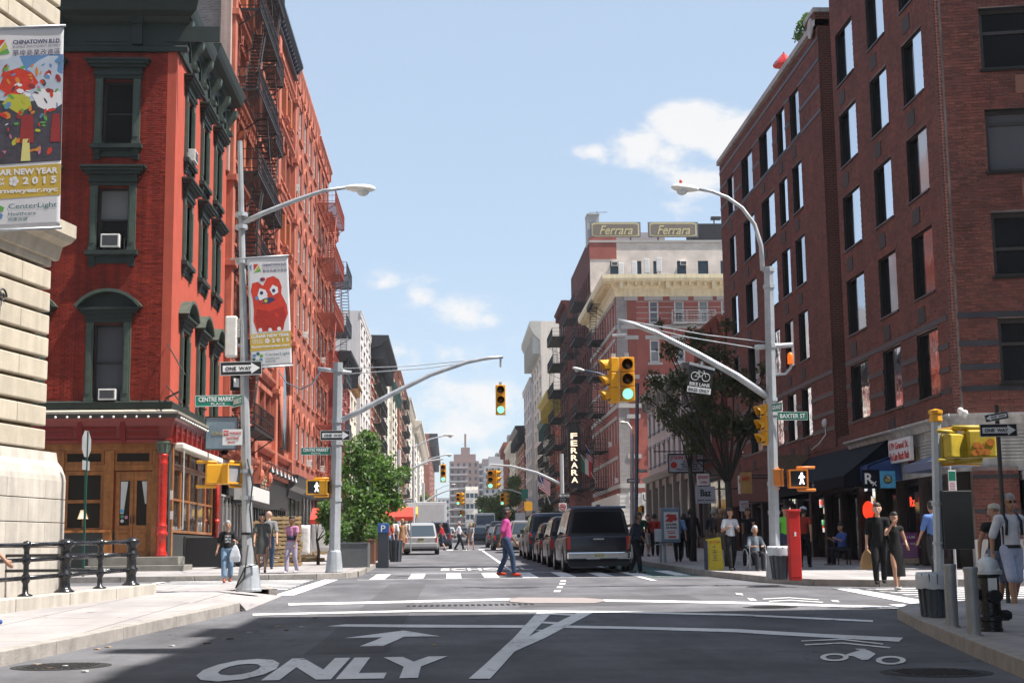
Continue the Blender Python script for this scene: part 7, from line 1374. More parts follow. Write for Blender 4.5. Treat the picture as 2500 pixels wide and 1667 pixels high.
M_PGREY=mat('planter_grey',(.10,.105,.11),.6,var=.15);M_PBR=mat('planter_brown',(.16,.07,.04),.6,var=.2)
planter('large dark grey planter box at the left kerb',830,897,1326,1385,M_PGREY,1.4,False);planter('brown planter box behind the large grey one',897,914,1318,1377,M_PBR,.8);planter('second brown planter box along the left kerb',914,923,1315,1369,M_PBR,.8);planter('third brown planter box along the left kerb',924,932,1313,1362,M_PBR,.8)
mt=thing('parking_meter','blue topped parking meter on the left pavement','parking meter',PG(936,1386,.15));k_=mt.location[1]/F;b=MB();b.box(-.17,.17,-.12,.12,0,95*k_);b.build('cabinet',mat('meter_dark',(.03,.035,.045),.5),mt,bevel=.02);b=MB();b.box(-.18,.18,-.13,.13,84*k_,106*k_);hd=b.build('head',mat('meter_blue',(.02,.08,.26),.4),mt,bevel=.02);text('P',.2,M_SIGNW,hd,(0,-.14,94*k_),height=.2,width=.14)
M_PAL=mat('pallet_wood',(.36,.25,.125),.85,var=.3,scale=6,island=.25,bump=.3,bscale=25)
def pallet(parent,z,m=M_PAL,yaw=0.,ox=0.):
 b=MB();b.T=xf((ox,0,z),yaw)
 for x in np.linspace(-.55,.55,7):b.box(x-.045,x+.045,-.5,.5,.115,.137)
 for y in(-.46,0,.46):b.box(-.6,.6,y-.05,y+.05,.022,.115)
 for x in(-.5,0,.5):b.box(x-.05,x+.05,-.5,.5,0,.022)
 return b.build('pallet',m,parent)
for(lab,px_,py_,n)in(('tall stack of wooden pallets behind the lilac trousers',690,1381,12),('stack of wooden pallets hidden behind the near left pole',655,1381,11),('small front stack of pallets by the wrapped goods',745,1370,2)):
 c=PG(px_,py_,.15);o=thing('pallet_stack',lab,'pallet stack',c,math.radians(12));rp_=random.Random(n)
 for i in range(n):pallet(o,i*.14,yaw=rp_.uniform(-.12,.12),ox=rp_.uniform(-.06,.06))
M_WRAP=mat('plastic_wrap',(.58,.57,.56),.3,var=.14,scale=3,bump=.9,bscale=5,coat=.4)
for(lab,px_,py_,pw,ph)in(('narrow pallet of goods in grey plastic wrap',742,1362,32,78),('broad pallet of goods in white plastic wrap',787,1352,62,78)):
 c=PG(px_,py_,.15);k_=c[1]/F;o=thing('wrapped_goods',lab,'wrapped goods',c);w,h=pw*k_,ph*k_;pallet(o,0);b=MB();R=[];rr=random.Random(int(px_))
 for i in range(9):
  z=.14+(h-.14)*i/8;s_=1.0 if i<8 else .93;R.append([((w/2*math.cos(t)/max(abs(math.cos(t)),abs(math.sin(t)))**.92)*s_*rr.uniform(.97,1.03),(.5*math.sin(t)/max(abs(math.cos(t)),abs(math.sin(t)))**.92)*s_*rr.uniform(.97,1.03),z+rr.uniform(-.02,.02))for t in np.linspace(0,6.283,29)[:-1]])
 b.loft(R);b.build('plastic_wrap',M_WRAP,o,smooth=True)
bar=thing('cafe_barrier','low black cafe barrier by the restaurant front','barrier',PG(495,1388,.15));b=MB();b.box(-.65,.75,0,.06,.05,1.0);b.box(.7,.76,.06,5,.05,1.0);b.build('panel',mat('barrier_black',(.012,.012,.013),.7,var=.2),bar);b=MB()
for x in(-.6,.7):b.box(x-.03,x+.03,-.03,.09,0,1.05)
b.build('post',M_WDARK,bar)
def bicycle(label,c,rz):
 o=thing('bicycle',label,'bicycle',c,rz);
 for x in(-.52,.52):
  b=MB();b.tube([(x+.33*math.cos(t),0,.34+.33*math.sin(t))for t in np.linspace(0,6.283,25)],.016,6,cap=False);wh=b.build('wheel',M_CABLE,o,smooth=True);b=MB()
  for t in np.arange(0,3.14,.35):b.tube([(x-.32*math.cos(t),0,.34-.32*math.sin(t)),(x+.32*math.cos(t),0,.34+.32*math.sin(t))],.002,3)
  b.build('spokes',M_GALV,wh)
 b=MB()
 for a,d in(((-.52,.34),(-.2,.85)),((-.52,.34),(-.05,.32)),((-.05,.32),(-.2,.85)),((-.05,.32),(.36,.78)),((-.19,.8),(.36,.78)),((.52,.34),(.34,.9))):b.tube([(a[0],0,a[1]),(d[0],0,d[1])],.016,6)
 b.build('frame',mat('bike_frame',(.04,.05,.06),.4),o,smooth=True);b=MB();b.box(-.3,-.1,-.06,.06,.86,.9);b.build('saddle',M_CABLE,o,bevel=.015);b=MB();b.tube([(.3,-.28,.95),(.36,0,.92),(.3,.28,.95)],.013,6);b.build('handlebar',M_CABLE,o,smooth=True)
bicycle('black bicycle parked behind the near left pole',PG(590,1386,.15),math.radians(15));bicycle('dark bicycle leaning by the pallet stacks',PG(625,1382,.15),math.radians(-10))
# ======== far street poles, signals, signs, flags
def farsig(label,px_,py_,Y,base_px,right=True,n=1,glabel='signal poles down the street'):
 """mast arm pole far down the street with its signal"""
 p=P3(px_,py_,Y);bx=P3(base_px,1300,Y)[0];o=thing('signal_pole',label+' pole with curved arm','pole',(bx,Y,g(Y)+.15));zt_=p[2]+.7-o.location[2];dx_=p[0]-bx;b=MB();b.tube([(0,0,0),(0,0,zt_+.6)],.12,6);b.tube([(0,0,zt_-1.2),(dx_*.35,0,zt_-.5),(dx_*.7,0,zt_-.1),(dx_,0,zt_)],[.09,.08,.06,.05],6);b.build('shaft',mat('far_pole',(.45,.46,.47),.5,var=.05),o)
 for i in range(n):signal(label+(' traffic signal' if i==0 else ' traffic signal, second head'),(p[0]+i*.42,Y,p[2]+.2),0 if i==0 else math.radians(70 if right else-70),1.05,lit='green' if i==0 else None)
farsig('left far',1082,1148,88,974,n=1);farsig('right far',1197,1163,84,1374,n=2);farsig('left middle distance',1118,1213,128,1034,n=2);farsig('right middle distance',1226,1213,126,1310,n=2);farsig('distant right',1173,1237,220,1232);farsig('distant left',1125,1250,240,1075,n=2);farsig('most distant right',1175,1260,330,1215)
def farlamp(label,px_,py_,Y,bpx):
 p=P3(px_,py_,Y);bx=P3(bpx,1300,Y)[0];o=thing('street_light_pole',label,'street light',(bx,Y,g(Y)+.15));z=p[2]-o.location[2];dx_=p[0]-bx;b=MB();b.tube([(0,0,0),(0,0,z-.8)],.1,6);b.tube([(0,0,z-.9),(dx_*.5,0,z-.3),(dx_,0,z)],.05,6);b.build('shaft',MATS['far_pole'],o);lamp_head(o,np.array([dx_*.95,0,z]),(math.copysign(1,dx_),0,0),1.0)
farlamp('street light with arm over the left pavement above the tree',1088,1062,105,1010);farlamp('further street light on the left, lower lamp',1088,1110,135,1022);farlamp('small street light far down the left side',1103,1182,240,1066);farlamp('small street light far down the right side',1200,1214,230,1240)
Yq=84;oneway('one way sign pointing left on the far right signal pole',1377,1209,Yq-.3,28*Yq/F,False);s=sgn('no_turn_sign','white sign with red ring and bar on the far right signal pole','sign',1374,1237,Yq-.3,.46,.46,m=M_SIGNW);b=MB();b.tube([(.17*math.cos(t),-.01,.17*math.sin(t))for t in np.linspace(0,6.283,20)],.022,5,cap=False);b.bar((-.12,-.012,.12),(.12,-.012,-.12),.03);b.build('red_ring',M_RT,s);b=MB();b.box(-.1,.1,-.006,0,-.025,.025);b.build('symbol',M_SIGNB,s)
s=sgn('bike_lane_sign','small black bike sign above the red ring sign','sign',1374,1220,Yq-.25,.46,.28);b=MB();[b.tube([(xx+.07*math.cos(t),-.006,.07*math.sin(t))for t in np.linspace(0,6.283,12)],.01,4,cap=False)for xx in(-.09,.09)];b.build('bicycle_symbol',M_SIGNW,s);oneway('tilted one way sign pointing left on the far left signal pole',995,1222,88,27*88/F,False,ry=math.radians(-6))
s=sgn('parking_sign','red parking sign on the left far pole','sign',960,1243,75,.32,.9,m=M_RT)
for i,(px_,py_,Y,w,h,m_)in enumerate(((1005,1245,88,.5,.9,'sign_white_reflective'),(1030,1255,120,.4,.9,'sign_white_reflective'),(1281,1205,120,.55,.8,'sign_green'),(1290,1235,110,.6,.7,'signal_yellow'),(1270,1262,130,.9,.8,'sign_white_reflective'))):sgn('street_notice',('red topped white notice on the left far pole','white notice further down the left row','green direction sign down the right side','yellow notice above the parked cars on the right','white notice above the far cars on the right')[i],'sign',px_,py_,Y,w,h,m=MATS[m_])
def flag(label,px_,py_,Y,w,h,kind,ang):
 o=thing('flag',label,'flag',P3(px_,py_,Y));b=MB();L=w*1.5;dx_,dz_=-math.sin(ang)*L,math.cos(ang)*L;b.tube([(dx_*-.6,0,dz_*-.6),(dx_*.9,0,dz_*.9)],.025,6);b.build('staff',M_WFRAME,o);cs={'it':[(.02,.16,.08),(.5,.5,.5),(.45,.03,.03)],'us':None}[kind];n,k_=13,10
 def pt(u,v):return(dx_*.85-dx_*v*.0+u*w*.75+dx_*-.5*v*0,.06*math.sin(u*7),dz_*.85-v*h-u*w*.55)
 for i in range(3 if cs else 13):
  t0_,t1_=(i/3,(i+1)/3)if cs else(i/13,(i+1)/13);b=MB()
  if cs:b.loft([[pt(t0_+(t1_-t0_)*j/4,v)for v in(0,.25,.5,.75,1)]for j in range(5)],cap=False,closed=False);m_=mat('flag%d'%i,cs[i],.8,var=.1)
  else:b.loft([[pt(j/6,t0_),pt(j/6,t1_)]for j in range(7)],cap=False,closed=False);m_=mat('flag_red',(.42,.03,.04),.8,var=.1)if i%2==0 else mat('flag_white',(.55,.55,.55),.8,var=.1)
  b.build('stripe',m_,o)
 if not cs:b=MB();b.loft([[(p[0],p[1]-.012,p[2])for p in(pt(j/10,0),pt(j/10,.54))]for j in range(5)],cap=False,closed=False);b.build('canton',mat('flag_blue',(.03,.04,.14),.8,var=.1),o)
flag('tricolour flag hanging over the right pavement by the vertical sign',1441,1150,120,1.2,1.3,'it',.5);flag('striped flag with dark canton left of the vertical sign',1332,1200,115,1.2,1.2,'us',.35);flag('striped flag behind the tricolour flag',1448,1118,124,1.0,1.2,'us',.5)
for lab,px_,py_,Y,w,c_ in(('red cafe awning behind the street tree',955,1262,72,2.2,(.5,.04,.02)),('yellow striped stall hood beside the red awning',985,1255,90,1.8,(.5,.3,.05)),('red market umbrella left of the bushy tree',795,1268,60,1.2,(.52,.05,.03))):
 p=P3(px_,py_,Y);o=thing('shop_awning',lab,'awning',p);b=MB();b.prism([(0,.5),(1.3,0),(1.3,-.2),(0,-.1)],(-w/2,.6,0),(0,-1,0),(0,0,1),(w,0,0));b.build('canvas',mat('awn%d'%px_,c_,.7,var=.15),o);b=MB();[b.tube([(x,-.6,-p[2]+g(Y)+.15),(x,-.6,0)],.03,6)for x in(-w*.45,w*.45)];b.build('pole',M_GALV,o)
 # ======== vehicles (local: x right, y forward, z up, rear bumper at y=0)
M_TYRE=mat('tyre',(.02,.02,.021),.85);M_RIM=mat('alloy_rim',(.45,.46,.47),.35,metal=.7,var=.05);M_CHROME=mat('chrome',(.75,.76,.78),.12,metal=1.,var=0);M_TAIL=mat('tail_light',(.5,.02,.015),.25,var=0,coat=.5);M_TRIM=mat('black_trim',(.018,.018,.019),.6,var=.1);M_CGLASS=glassmat('car_glass',(.006,.007,.008),.05,ior=1.3);M_CGLASS2=glassmat('car_glass_sky',(.06,.08,.10),.05);M_PLATE=mat('number_plate',(.55,.52,.3),.5,var=.05)
STY={'suv':(.005,.035,.60,.76,.57,.55),'pickup':(.01,.03,.60,.72,.56,.54),'van':(.0,.02,.80,.93,.52,.45),'wagon':(.01,.10,.58,.76,.55,.52),'sedan':(.16,.29,.60,.76,.60,.58),'truck':(.66,.665,.90,.97,.5,.42)}
def car(label,loc,rz,L,Wd,Ht,col_,style='suv',name='parked_car',cat='car',plate=True,group=None,chrome=False,sky=False,rack=False):
 m=mat('car_paint_%.3f_%.3f_%.3f'%col_,col_,.35,var=.03,coat=.7 if max(col_)>.1 else .3,metal=.2);yr0,yr1,yf1,yf0,bt,hd=STY[style];o=thing(name,label,cat,loc,rz,group);w=Wd/2;zb,zbelt,zh=.32,bt*Ht,hd*Ht;wr=.34 if Ht<1.7 else .37
 def ring(y,hw,z0,z1,r=.08):return[(-hw+r,y,z0),(-hw,y,z0+r),(-hw,y,(z0+z1)/2),(-hw*.985,y,z1-r),(-hw*.985+r,y,z1),(hw*.985-r,y,z1),(hw*.985,y,z1-r),(hw,y,(z0+z1)/2),(hw,y,z0+r),(hw-r,y,z0)]
 zt=zbelt if style!='truck' else zbelt
 R=[ring(-.0,w*.9,.42,zt*.97),ring(.05,w*.97,zb,zt),ring(.25,w,zb-.05,zt),ring(L*yf0*.97,w,zb-.05,zt),ring(L*(yf0+.03),w*.99,zb-.05,zh+.02),ring(L*.93,w*.95,zb,zh*.95),ring(L*.99,w*.85,.42,zh*.78)]
 b=MB();b.loft(R);body=b.build('body',m,o,smooth=True);body.modifiers.new('bevel','BEVEL').width=.025;body.data.set_sharp_from_angle(angle=math.radians(38))
 def gring(y0,y1,t,inset):pass
 wb,wt=w*.965,w*.78 if style not in('van','truck')else w*.92
 def P(u,z,s):
  y0=L*(yr0+(yf0-yr0)*u);y1=L*(yr1+(yf1-yr1)*u);return(s*(wb+(wt-wb)*z),y0+(y1-y0)*z,zbelt-.02+(Ht-.04-zbelt)*z)
 Rg=[]
 for u in(0,.12,.5,.88,1):
  k=.96 if u in(0,1)else 1;l_=[P(u,0,-k),P(u,.5,-k),P(u,.93,-k),(P(u,1,-k)[0]*.9,P(u,1,-1)[1],Ht-(.01 if 0<u<1 else .05))];Rg.append(l_+[(-x,y,z)for x,y,z in l_[::-1]])
 b=MB();b.loft(Rg);gh=b.build('cabin',m,o,smooth=True);gh.modifiers.new('bevel','BEVEL').width=.02;gh.data.set_sharp_from_angle(angle=math.radians(38));gm=M_CGLASS2 if sky else M_CGLASS
 def off(p,n,e=.012):return(p[0]+n[0]*e,p[1]+n[1]*e,p[2]+n[2]*e)
 if style!='truck':
  b=MB();a_=[P(0,z,s)for s,z in((-.86,.1),(.86,.1),(.86,.86),(-.86,.86))];b.quad(*[off(p,(0,-1,.25),.02)for p in a_]);b.build('rear_window',gm,o)
 b=MB();b.quad(*[off(P(1,z,s),(0,1,.4),.02)for s,z in((.88,.06),(-.88,.06),(-.88,.92),(.88,.92))]);b.build('windscreen',gm,o)
 for s in(-1,1):
  us=[(.07,.36),(.39,.66),(.69,.93)]if style in('suv','wagon','pickup')else([(.7,.93)]if style in('van','truck')else[(.12,.48),(.52,.9)])
  for(u0,u1)in us:
   q=[off(P(u,z,s),(s,0,.25))for u,z in((u0,.1),(u1,.1),(u1,.88),(u0,.88))];b=MB();b.quad(*(q if s>0 else q[::-1]));b.build('side_window',gm,o)
  b=MB();b.box(s*w*.9-.035 if s<0 else w*.9-.06,s*w*.9+.06 if s<0 else w*.9+.035,-.012 if style!='truck' else .0,.14,zbelt*(.62 if Ht>1.6 else .7),zbelt*(.98 if style!='van' else 1.15));b.build('tail_light',M_TAIL,o,bevel=.01)
  b=MB();b.bar((s*w,L*yf0*.92,zbelt+.06),(s*(w+.16),L*yf0*.92,zbelt+.1),.05);b.box(s*(w+.08)-.07,s*(w+.08)+.09,L*yf0*.92-.05,L*yf0*.92+.06,zbelt+.03,zbelt+.2);b.build('wing_mirror',M_TRIM,o,bevel=.02)
  b=MB();b.box(s*w*.72-.14,s*w*.72+.14,L*.985,L*.998,zh*.62,zh*.75);b.build('headlight',M_CHROME,o,bevel=.02)
  for y in(L*.17,L*.8):
   b=MB();b.lathe([(wr+.055,-.02),(wr+.055,.012)],(s*(w-.004),y,wr+.02),20,axis='x');b.build('wheel_arch',M_TRIM,o)
   b=MB();b.lathe([(wr*.6,-.11),(wr*.94,-.11),(wr,-.07),(wr,.07),(wr*.94,.11),(wr*.6,.11)],(s*(w-.09),y,wr),22,axis='x');wl_=b.build('wheel',M_TYRE,o,auto=40);b=MB();b.lathe([(wr*.62,-.112),(wr*.62,.118),(wr*.5,.1),(wr*.12,.11)],(s*(w-.09),y,wr),18,axis='x');b.build('rim',M_RIM,wl_)
 b=MB();b.box(-w*.95,w*.95,-.1,.12,.4,.62);b.build('rear_bumper',M_CHROME if chrome else(M_TRIM if style in('van','truck')else m),o,bevel=.035);b=MB();b.box(-w*.9,w*.9,.05,.3,.2,.42);b.build('under_tray',M_TRIM,o)
 if plate:b=MB();b.box(-.155,.155,-.115 if chrome else-.018,-.005,.66 if not chrome else .44,.81 if not chrome else .59);pl=b.build('number_plate',M_PLATE,o);text('B42 KTN',.1,M_SIGNB,pl,(0,-.117 if chrome else-.02,.735 if not chrome else .515),width=.26,height=.06)
 b=MB();b.box(-.16,.16,-.03,.02,zbelt*.88,zbelt*.92);b.build('boot_handle',M_CHROME if chrome else M_TRIM,o)
 if rack:[MB().bar((s*wt*.82,L*yr1*1.6,Ht+.04),(s*wt*.82,L*yf1*.97,Ht+.04),.04).build('roof_rail',M_TRIM,o)for s in(-1,1)]
 if style=='truck':
  b=MB();b.box(-w,w,.0,L*.64,.75,Ht*1.28);b.build('cargo_box',mat('truck_box_white',(.62,.62,.62),.5,var=.06),o,bevel=.03);b=MB();b.box(-w*.85,w*.85,-.015,.0,.85,Ht*1.2);b.build('roller_door',mat('truck_door',(.5,.5,.5),.5,var=.08),o)
 return o
def cg(px,py):return PG(px,py,0)
c=PG(1463,1398);pk_=car('black pickup truck with covered bed and chrome bumper parked right of centre',c,0,5.6,2.0,1.98,(.012,.014,.022),'pickup',name='pickup_truck',cat='pickup',chrome=True)
b=MB();b.box(-.83,.83,-.03,.02,1.90,1.97);b.box(-.06,.06,-.06,.0,1.96,2.02);b.build('rear_spoiler',mat('car_edge_blue',(.05,.07,.12),.25,var=0,coat=.6),pk_,bevel=.015)
xk=c[0]-.05
car('dark parked car directly ahead of the black pickup',(xk-.05,c[1]+6.6,g(c[1]+6.6)),0,4.7,1.85,1.75,(.02,.022,.03),'suv');car('small dark red brown parked car, third in the right row',(xk-.1,c[1]+12.2,g(c[1]+12.2)),0,4.4,1.78,1.55,(.05,.03,.028),'wagon');car('tall navy parked van like car, fourth in the right row',(xk-.15,c[1]+17.4,g(c[1]+17.4)),0,4.7,1.9,1.98,(.022,.03,.06),'suv',rack=True);car('dark car at the far end of the right parked row',(xk-.1,c[1]+23,g(c[1]+23)),0,4.5,1.8,1.5,(.03,.03,.034),'sedan')
c2=PG(1288,1349);car('silver minivan with wide red tail lights right of the pink shirted person',c2,math.radians(2),5.0,1.95,1.75,(.26,.245,.23),'suv',name='minivan',cat='minivan',sky=True)
c3=PG(1028,1354);car('silver estate car stopped at left centre, rear view',c3,0,4.6,1.8,1.68,(.42,.42,.42),'wagon',name='car',sky=True,rack=True)
c4=PG(1068,1341);car('dark blue car ahead of the silver estate',(c4[0],c4[1]+1,g(c4[1]+1)),0,4.7,1.85,1.8,(.03,.035,.06),'suv',name='car');car('white box truck waiting on the left side',(c4[0]-.6,c4[1]+14,g(c4[1]+14)),0,7,2.3,2.6,(.5,.5,.5),'truck',name='box_truck',cat='truck',plate=False)
cv_=(PY(1185,1300,150)[0],150,g(150));van=car('white van with lettered back in the middle of the far road',cv_,0,6,2.3,2.9,(.6,.6,.6),'van',name='van',cat='van',sky=True);text('WASH & FOLD',.3,mat('van_lettering',(.12,.1,.3),.5,var=0),van,(0,-.06,2.05),width=1.7,height=.25,bold=.005)
for lab,px_,Y,st_,h_,col_,L_ in(('dark blue saloon ahead of the far white van',1165,128,'sedan',1.45,(.04,.06,.1),4.6),('white car right of the far white van',1204,140,'suv',1.7,(.5,.5,.5),4.6),('black sport utility car in the far right lane',1222,118,'suv',1.9,(.02,.02,.024),4.8),('dark grey saloon parked beyond the minivan',1222,98,'sedan',1.45,(.08,.08,.085),4.6),('black car just beyond the pink shirted person',1241,86,'suv',1.6,(.015,.016,.018),4.6),('blue car far along the right parked row',1268,108,'suv',1.75,(.03,.1,.22),4.6),('dark car far along the right parked row',1256,130,'suv',1.7,(.03,.03,.03),4.6),('white car far down the left lane',1095,190,'sedan',1.5,(.5,.5,.5),4.6),('pale car small in the far distance',1130,240,'sedan',1.5,(.4,.42,.44),4.6)):
 p=PY(px_,1300,Y);car(lab,(p[0],Y,g(Y)),0,L_,1.85,h_,col_,st_,name='car',plate=False,sky=True)
 # ======== people
M_SKINS={'fair':mat('skin_fair',(.50,.30,.22),.55,var=.05),'tan':mat('skin_tan',(.36,.19,.12),.55,var=.05),'brown':mat('skin_brown',(.17,.085,.05),.5,var=.05)}
HAIRS={'black':(.012,.011,.01),'brown':(.06,.035,.02),'grey':(.30,.29,.28),'blond':(.32,.22,.1),'white':(.5,.49,.47)}
def cloth(c,nm=None):return mat('cloth_%.3f_%.3f_%.3f'%c,c,.85,var=.14,scale=9,bump=.35,bscale=14,spec=.2)
def fuse(caps,voxel,name,m,parent,smooth=True):
 """tapered limbs run together into one continuous skin"""
 b=MB()
 for pts,rad,*sc in caps:
  P=[np.array(p,float)for p in pts];b.tube(P,rad,10)
  for p,r in((P[0],rad if np.isscalar(rad)else rad[0]),(P[-1],rad if np.isscalar(rad)else rad[-1])):b.ball(p,r,10,6)
  for p,r in zip(P[1:-1],[]if np.isscalar(rad)else rad[1:-1]):b.ball(p,r,10,6)
 o=b.build(name,m,parent);md=o.modifiers.new('fuse','REMESH');md.mode='VOXEL';md.voxel_size=voxel;md.use_smooth_shade=True;sm=o.modifiers.new('soft','SMOOTH');sm.factor=.5;sm.iterations=5;return o
def person(label,loc,face,h=1.72,skin='tan',hair='black',top=(.3,.3,.3),bottom=(.05,.06,.1),shoes=(.05,.05,.05),pose='walk',female=False,hairlen=0.,sleeve=.45,legs='long',phase=1,vox=.014,arms=None,dress=None,hat=None,glasses=False,lean=0.,group='people in the street',ph2=.5,sit=False):
 """face: heading in radians (0 = towards the camera)"""
 root=thing('person',label,'person',loc,face,group);s=h/1.75;sk=M_SKINS[skin];st={'walk':.27,'stand':.05,'slow':.16}[pose if pose!='sit' else 'stand']*phase
 A=lambda x,y,z:np.array([x*s,y*s,z*s]);hz=.92;hw=.085 if not female else .09;shw=.185 if not female else .165
 drop=0.
 if sit:hz=.52;L_k=[A(-.1,-.42,.5),A(.1,-.42,.5)];L_a=[A(-.1,-.45,.08),A(.1,-.42,.08)]
 else:L_k=[A(-hw-.01,-st*.62-.03,.5),A(hw+.01,st*.25-.03,.49)];L_a=[A(-hw,-st,.085),A(hw,st,.1 if abs(st)>.1 else .085)]
 Hp=[A(-hw,0,hz),A(hw,0,hz)];pel=A(0,0,hz+.06);ch=A(0,-lean*.5+.01,hz+.38);nk=A(0,-lean-.01,hz+.53);hd=A(0,-lean-.03,hz+.71)
 Sh=[ch+A(-shw,0,.08),ch+A(shw,0,.08)];sw=-st*.9
 if arms is None:El=[Sh[0]+A(-.06,sw*-.6+.02,-.28),Sh[1]+A(.06,sw*.6+.02,-.28)];Wr=[El[0]+A(-.01,sw*-.7-.06,-.24),El[1]+A(.01,sw*.7-.06,-.24)]
 else:El=[Sh[i]+A(*arms[i][0])for i in(0,1)];Wr=[El[i]+A(*arms[i][1])for i in(0,1)]
 k=.88 if female else 1.;caps=[([pel,A(0,0,hz+.2),ch,ch+A(0,0,.06)],[.125*s,.115*s*k,.125*s*k,.11*s*k]),([Sh[0],ch+A(0,0,.07),Sh[1]],[.062*s,.085*s,.062*s]),([ch,nk,nk+A(0,-.005,.06)],[.075*s,.055*s,.05*s])]
 def hand(w,e,sgn_):
  d=(w-e)/np.linalg.norm(w-e);a=np.cross(d,(0,1,0));a=a/(np.linalg.norm(a)+1e-6);f=np.cross(a,d);R=[([w,w+d*.045*s,w+d*.085*s],[.024*s,.036*s,.034*s])]
  for i,(o_,l_)in enumerate(((-.027,.062),(-.009,.075),(.009,.07),(.027,.052))):p=w+d*.085*s+f*o_*s;R.append(([p,p+d*l_*.55*s,p+(d*l_+a*.018*sgn_)*s],.0095*s))
  p=w+d*.03*s-f*.032*s;R.append(([p,p+(d*.03-f*.022)*s,p+(d*.062-f*.022)*s],.0105*s));return R
 for i in(0,1):
  caps+=[([Hp[i],(Hp[i]+L_k[i])/2,L_k[i]],[.088*s,.078*s,.058*s]),([L_k[i],L_k[i]*.62+L_a[i]*.38+A(0,.018,0),L_a[i]],[.056*s,.056*s,.036*s]),([Sh[i],El[i]],[.055*s,.041*s]),([El[i],Wr[i]],[.042*s,.027*s])]+hand(Wr[i],El[i],1 if i else-1)
  fy=-.2 if not sit else-.2;caps.append(([L_a[i]+A(0,.03,-.045),L_a[i]+A(0,-.09,-.055),L_a[i]+A(0,-.15,-.06)],[.035*s,.034*s,.026*s]))
 hc=hd;caps+=[([hc+A(0,.012,.03),hc+A(0,.0,-.01)],[.092*s,.088*s]),([hc+A(0,-.015,-.05),hc+A(0,-.04,-.085)],[.068*s,.045*s]),([hc+A(0,-.085,.005),hc+A(0,-.108,-.03)],[.014*s,.017*s]),([hc+A(-.03,-.07,.03),hc+A(.03,-.07,.03)],.022*s),([hc+A(-.022,-.078,-.062),hc+A(.022,-.078,-.062)],.014*s)]
 for q in(-1,1):caps.append(([hc+A(q*.088,.01,-.015),hc+A(q*.09,.012,.02)],.016*s))
 body=fuse(caps,vox*s,'body',sk,root)
 dk=mat('eye_dark',(.015,.013,.012),.3,var=0)
 for q in(-1,1):b=MB();b.ball(hc+A(q*.034,-.084,.012),.011*s,8,6);b.build('eye',dk,body)
 b=MB();b.box(-.022*s,.022*s,(hc-A(0,.0925,0))[1],(hc-A(0,.08,0))[1],(hc+A(0,0,-.066))[2],(hc+A(0,0,-.058))[2]);b.build('mouth',mat('lips',(.28,.1,.08),.5,var=0),body)
 if glasses:b=MB();[b.ball(hc+A(q*.036,-.09,.012),.027*s,10,6,(1,.35,.8))for q in(-1,1)];b.bar(hc+A(-.09,-.02,.016),hc+A(-.06,-.09,.016),.008);b.bar(hc+A(.09,-.02,.016),hc+A(.06,-.09,.016),.008);b.build('glasses',dk,root)
 hm=mat('hair_'+hair,HAIRS.get(hair,(.02,.02,.02)),.6,var=.25,scale=30,bump=.4,bscale=50)
 if hair!='none':
  hcaps=[([hc+A(0,.03,.055),hc+A(0,-.01,.072)],[.092*s,.082*s]),([hc+A(-.04,.045,.0),hc+A(.04,.045,.0)],[.07*s,.07*s])]
  if hairlen:hcaps.append(([hc+A(0,.06,0),hc+A(0,.085,-.1),nk+A(0,.1,-.05-hairlen)],[.075*s,.07*s,.05*s]));hcaps+=[([hc+A(q*.075,.02,.02),hc+A(q*.09,.03,-.1)],[.035*s,.03*s])for q in(-1,1)]
  fuse(hcaps,.016*s,'hair',hm,root)
 if hat:b=MB();b.lathe([(.1*s,.04*s),(.105*s,.085*s),(.08*s,.13*s),(.001,.15*s)],hc+A(0,.01,.0),14);b.ball(hc+A(0,-.1,.06),.07*s,10,6,(1,1,.15));b.build('hat',cloth(hat),root,smooth=True)
 e=.013*s;tm=cloth(top)
 tc_=[([pel+A(0,0,.0 if dress is None else 0),A(0,0,hz+.2),ch,ch+A(0,0,.06)],[.125*s+e*1.2,.125*s*k+e,.128*s*k+e,.113*s*k+e*.8]),([Sh[0],ch+A(0,0,.07),Sh[1]],[.064*s+e,.086*s+e*.8,.064*s+e])]
 if sleeve:
  for i in(0,1):
   if sleeve<=1:p=Sh[i]+(El[i]-Sh[i])*min(1,sleeve/.5);tc_.append(([Sh[i],p],[.057*s+e,.05*s+e*1.3]))
   else:tc_+=[([Sh[i],El[i]],[.057*s+e,.046*s+e]),([El[i],Wr[i]],[.046*s+e,.032*s+e])]
 if dress:
  b=MB();R_=[];hm_=(.175 if dress<.4 else .21)*s
  for z_,r_ in((hz+.14,.128*s+e),(hz+.03,.15*s+e),(hz-.1,.165*s+e),(hz-dress*.6,hm_*.95),(hz-dress,hm_)):R_.append([A(0,0,z_)+np.array([r_*math.cos(t)*1.04,r_*math.sin(t)*.86+.006*math.sin(7*t)*(hz+.14-z_),0])for t in np.linspace(0,6.283,25)[:-1]])
  b.loft(R_[::-1],cap=False);b.build('skirt',tm,root,smooth=True)
 fuse(tc_,.015*s,'dress' if dress else 'shirt',tm,root)
 if not dress:
  bc_=[([pel-A(0,0,.0),pel-A(0,0,.07)],[.128*s+e*.8,.12*s+e])]
  for i in(0,1):
   bc_.append(([Hp[i],(Hp[i]+L_k[i])/2,L_k[i]],[.09*s+e,.08*s+e,.061*s+e*(1.3 if legs=='long' else 1.8)]))
   if legs=='long':bc_.append(([L_k[i],L_k[i]*.5+L_a[i]*.5,L_a[i]+A(0,0,.02)],[.06*s+e*1.2,.055*s+e*1.3,.047*s+e*1.3]))
   if legs=='crop':bc_.append(([L_k[i],L_k[i]*.3+L_a[i]*.7],[.06*s+e*1.4,.065*s+e*1.6]))
  fuse(bc_,.015*s,'trousers' if legs!='short' else 'shorts',cloth(bottom),root)
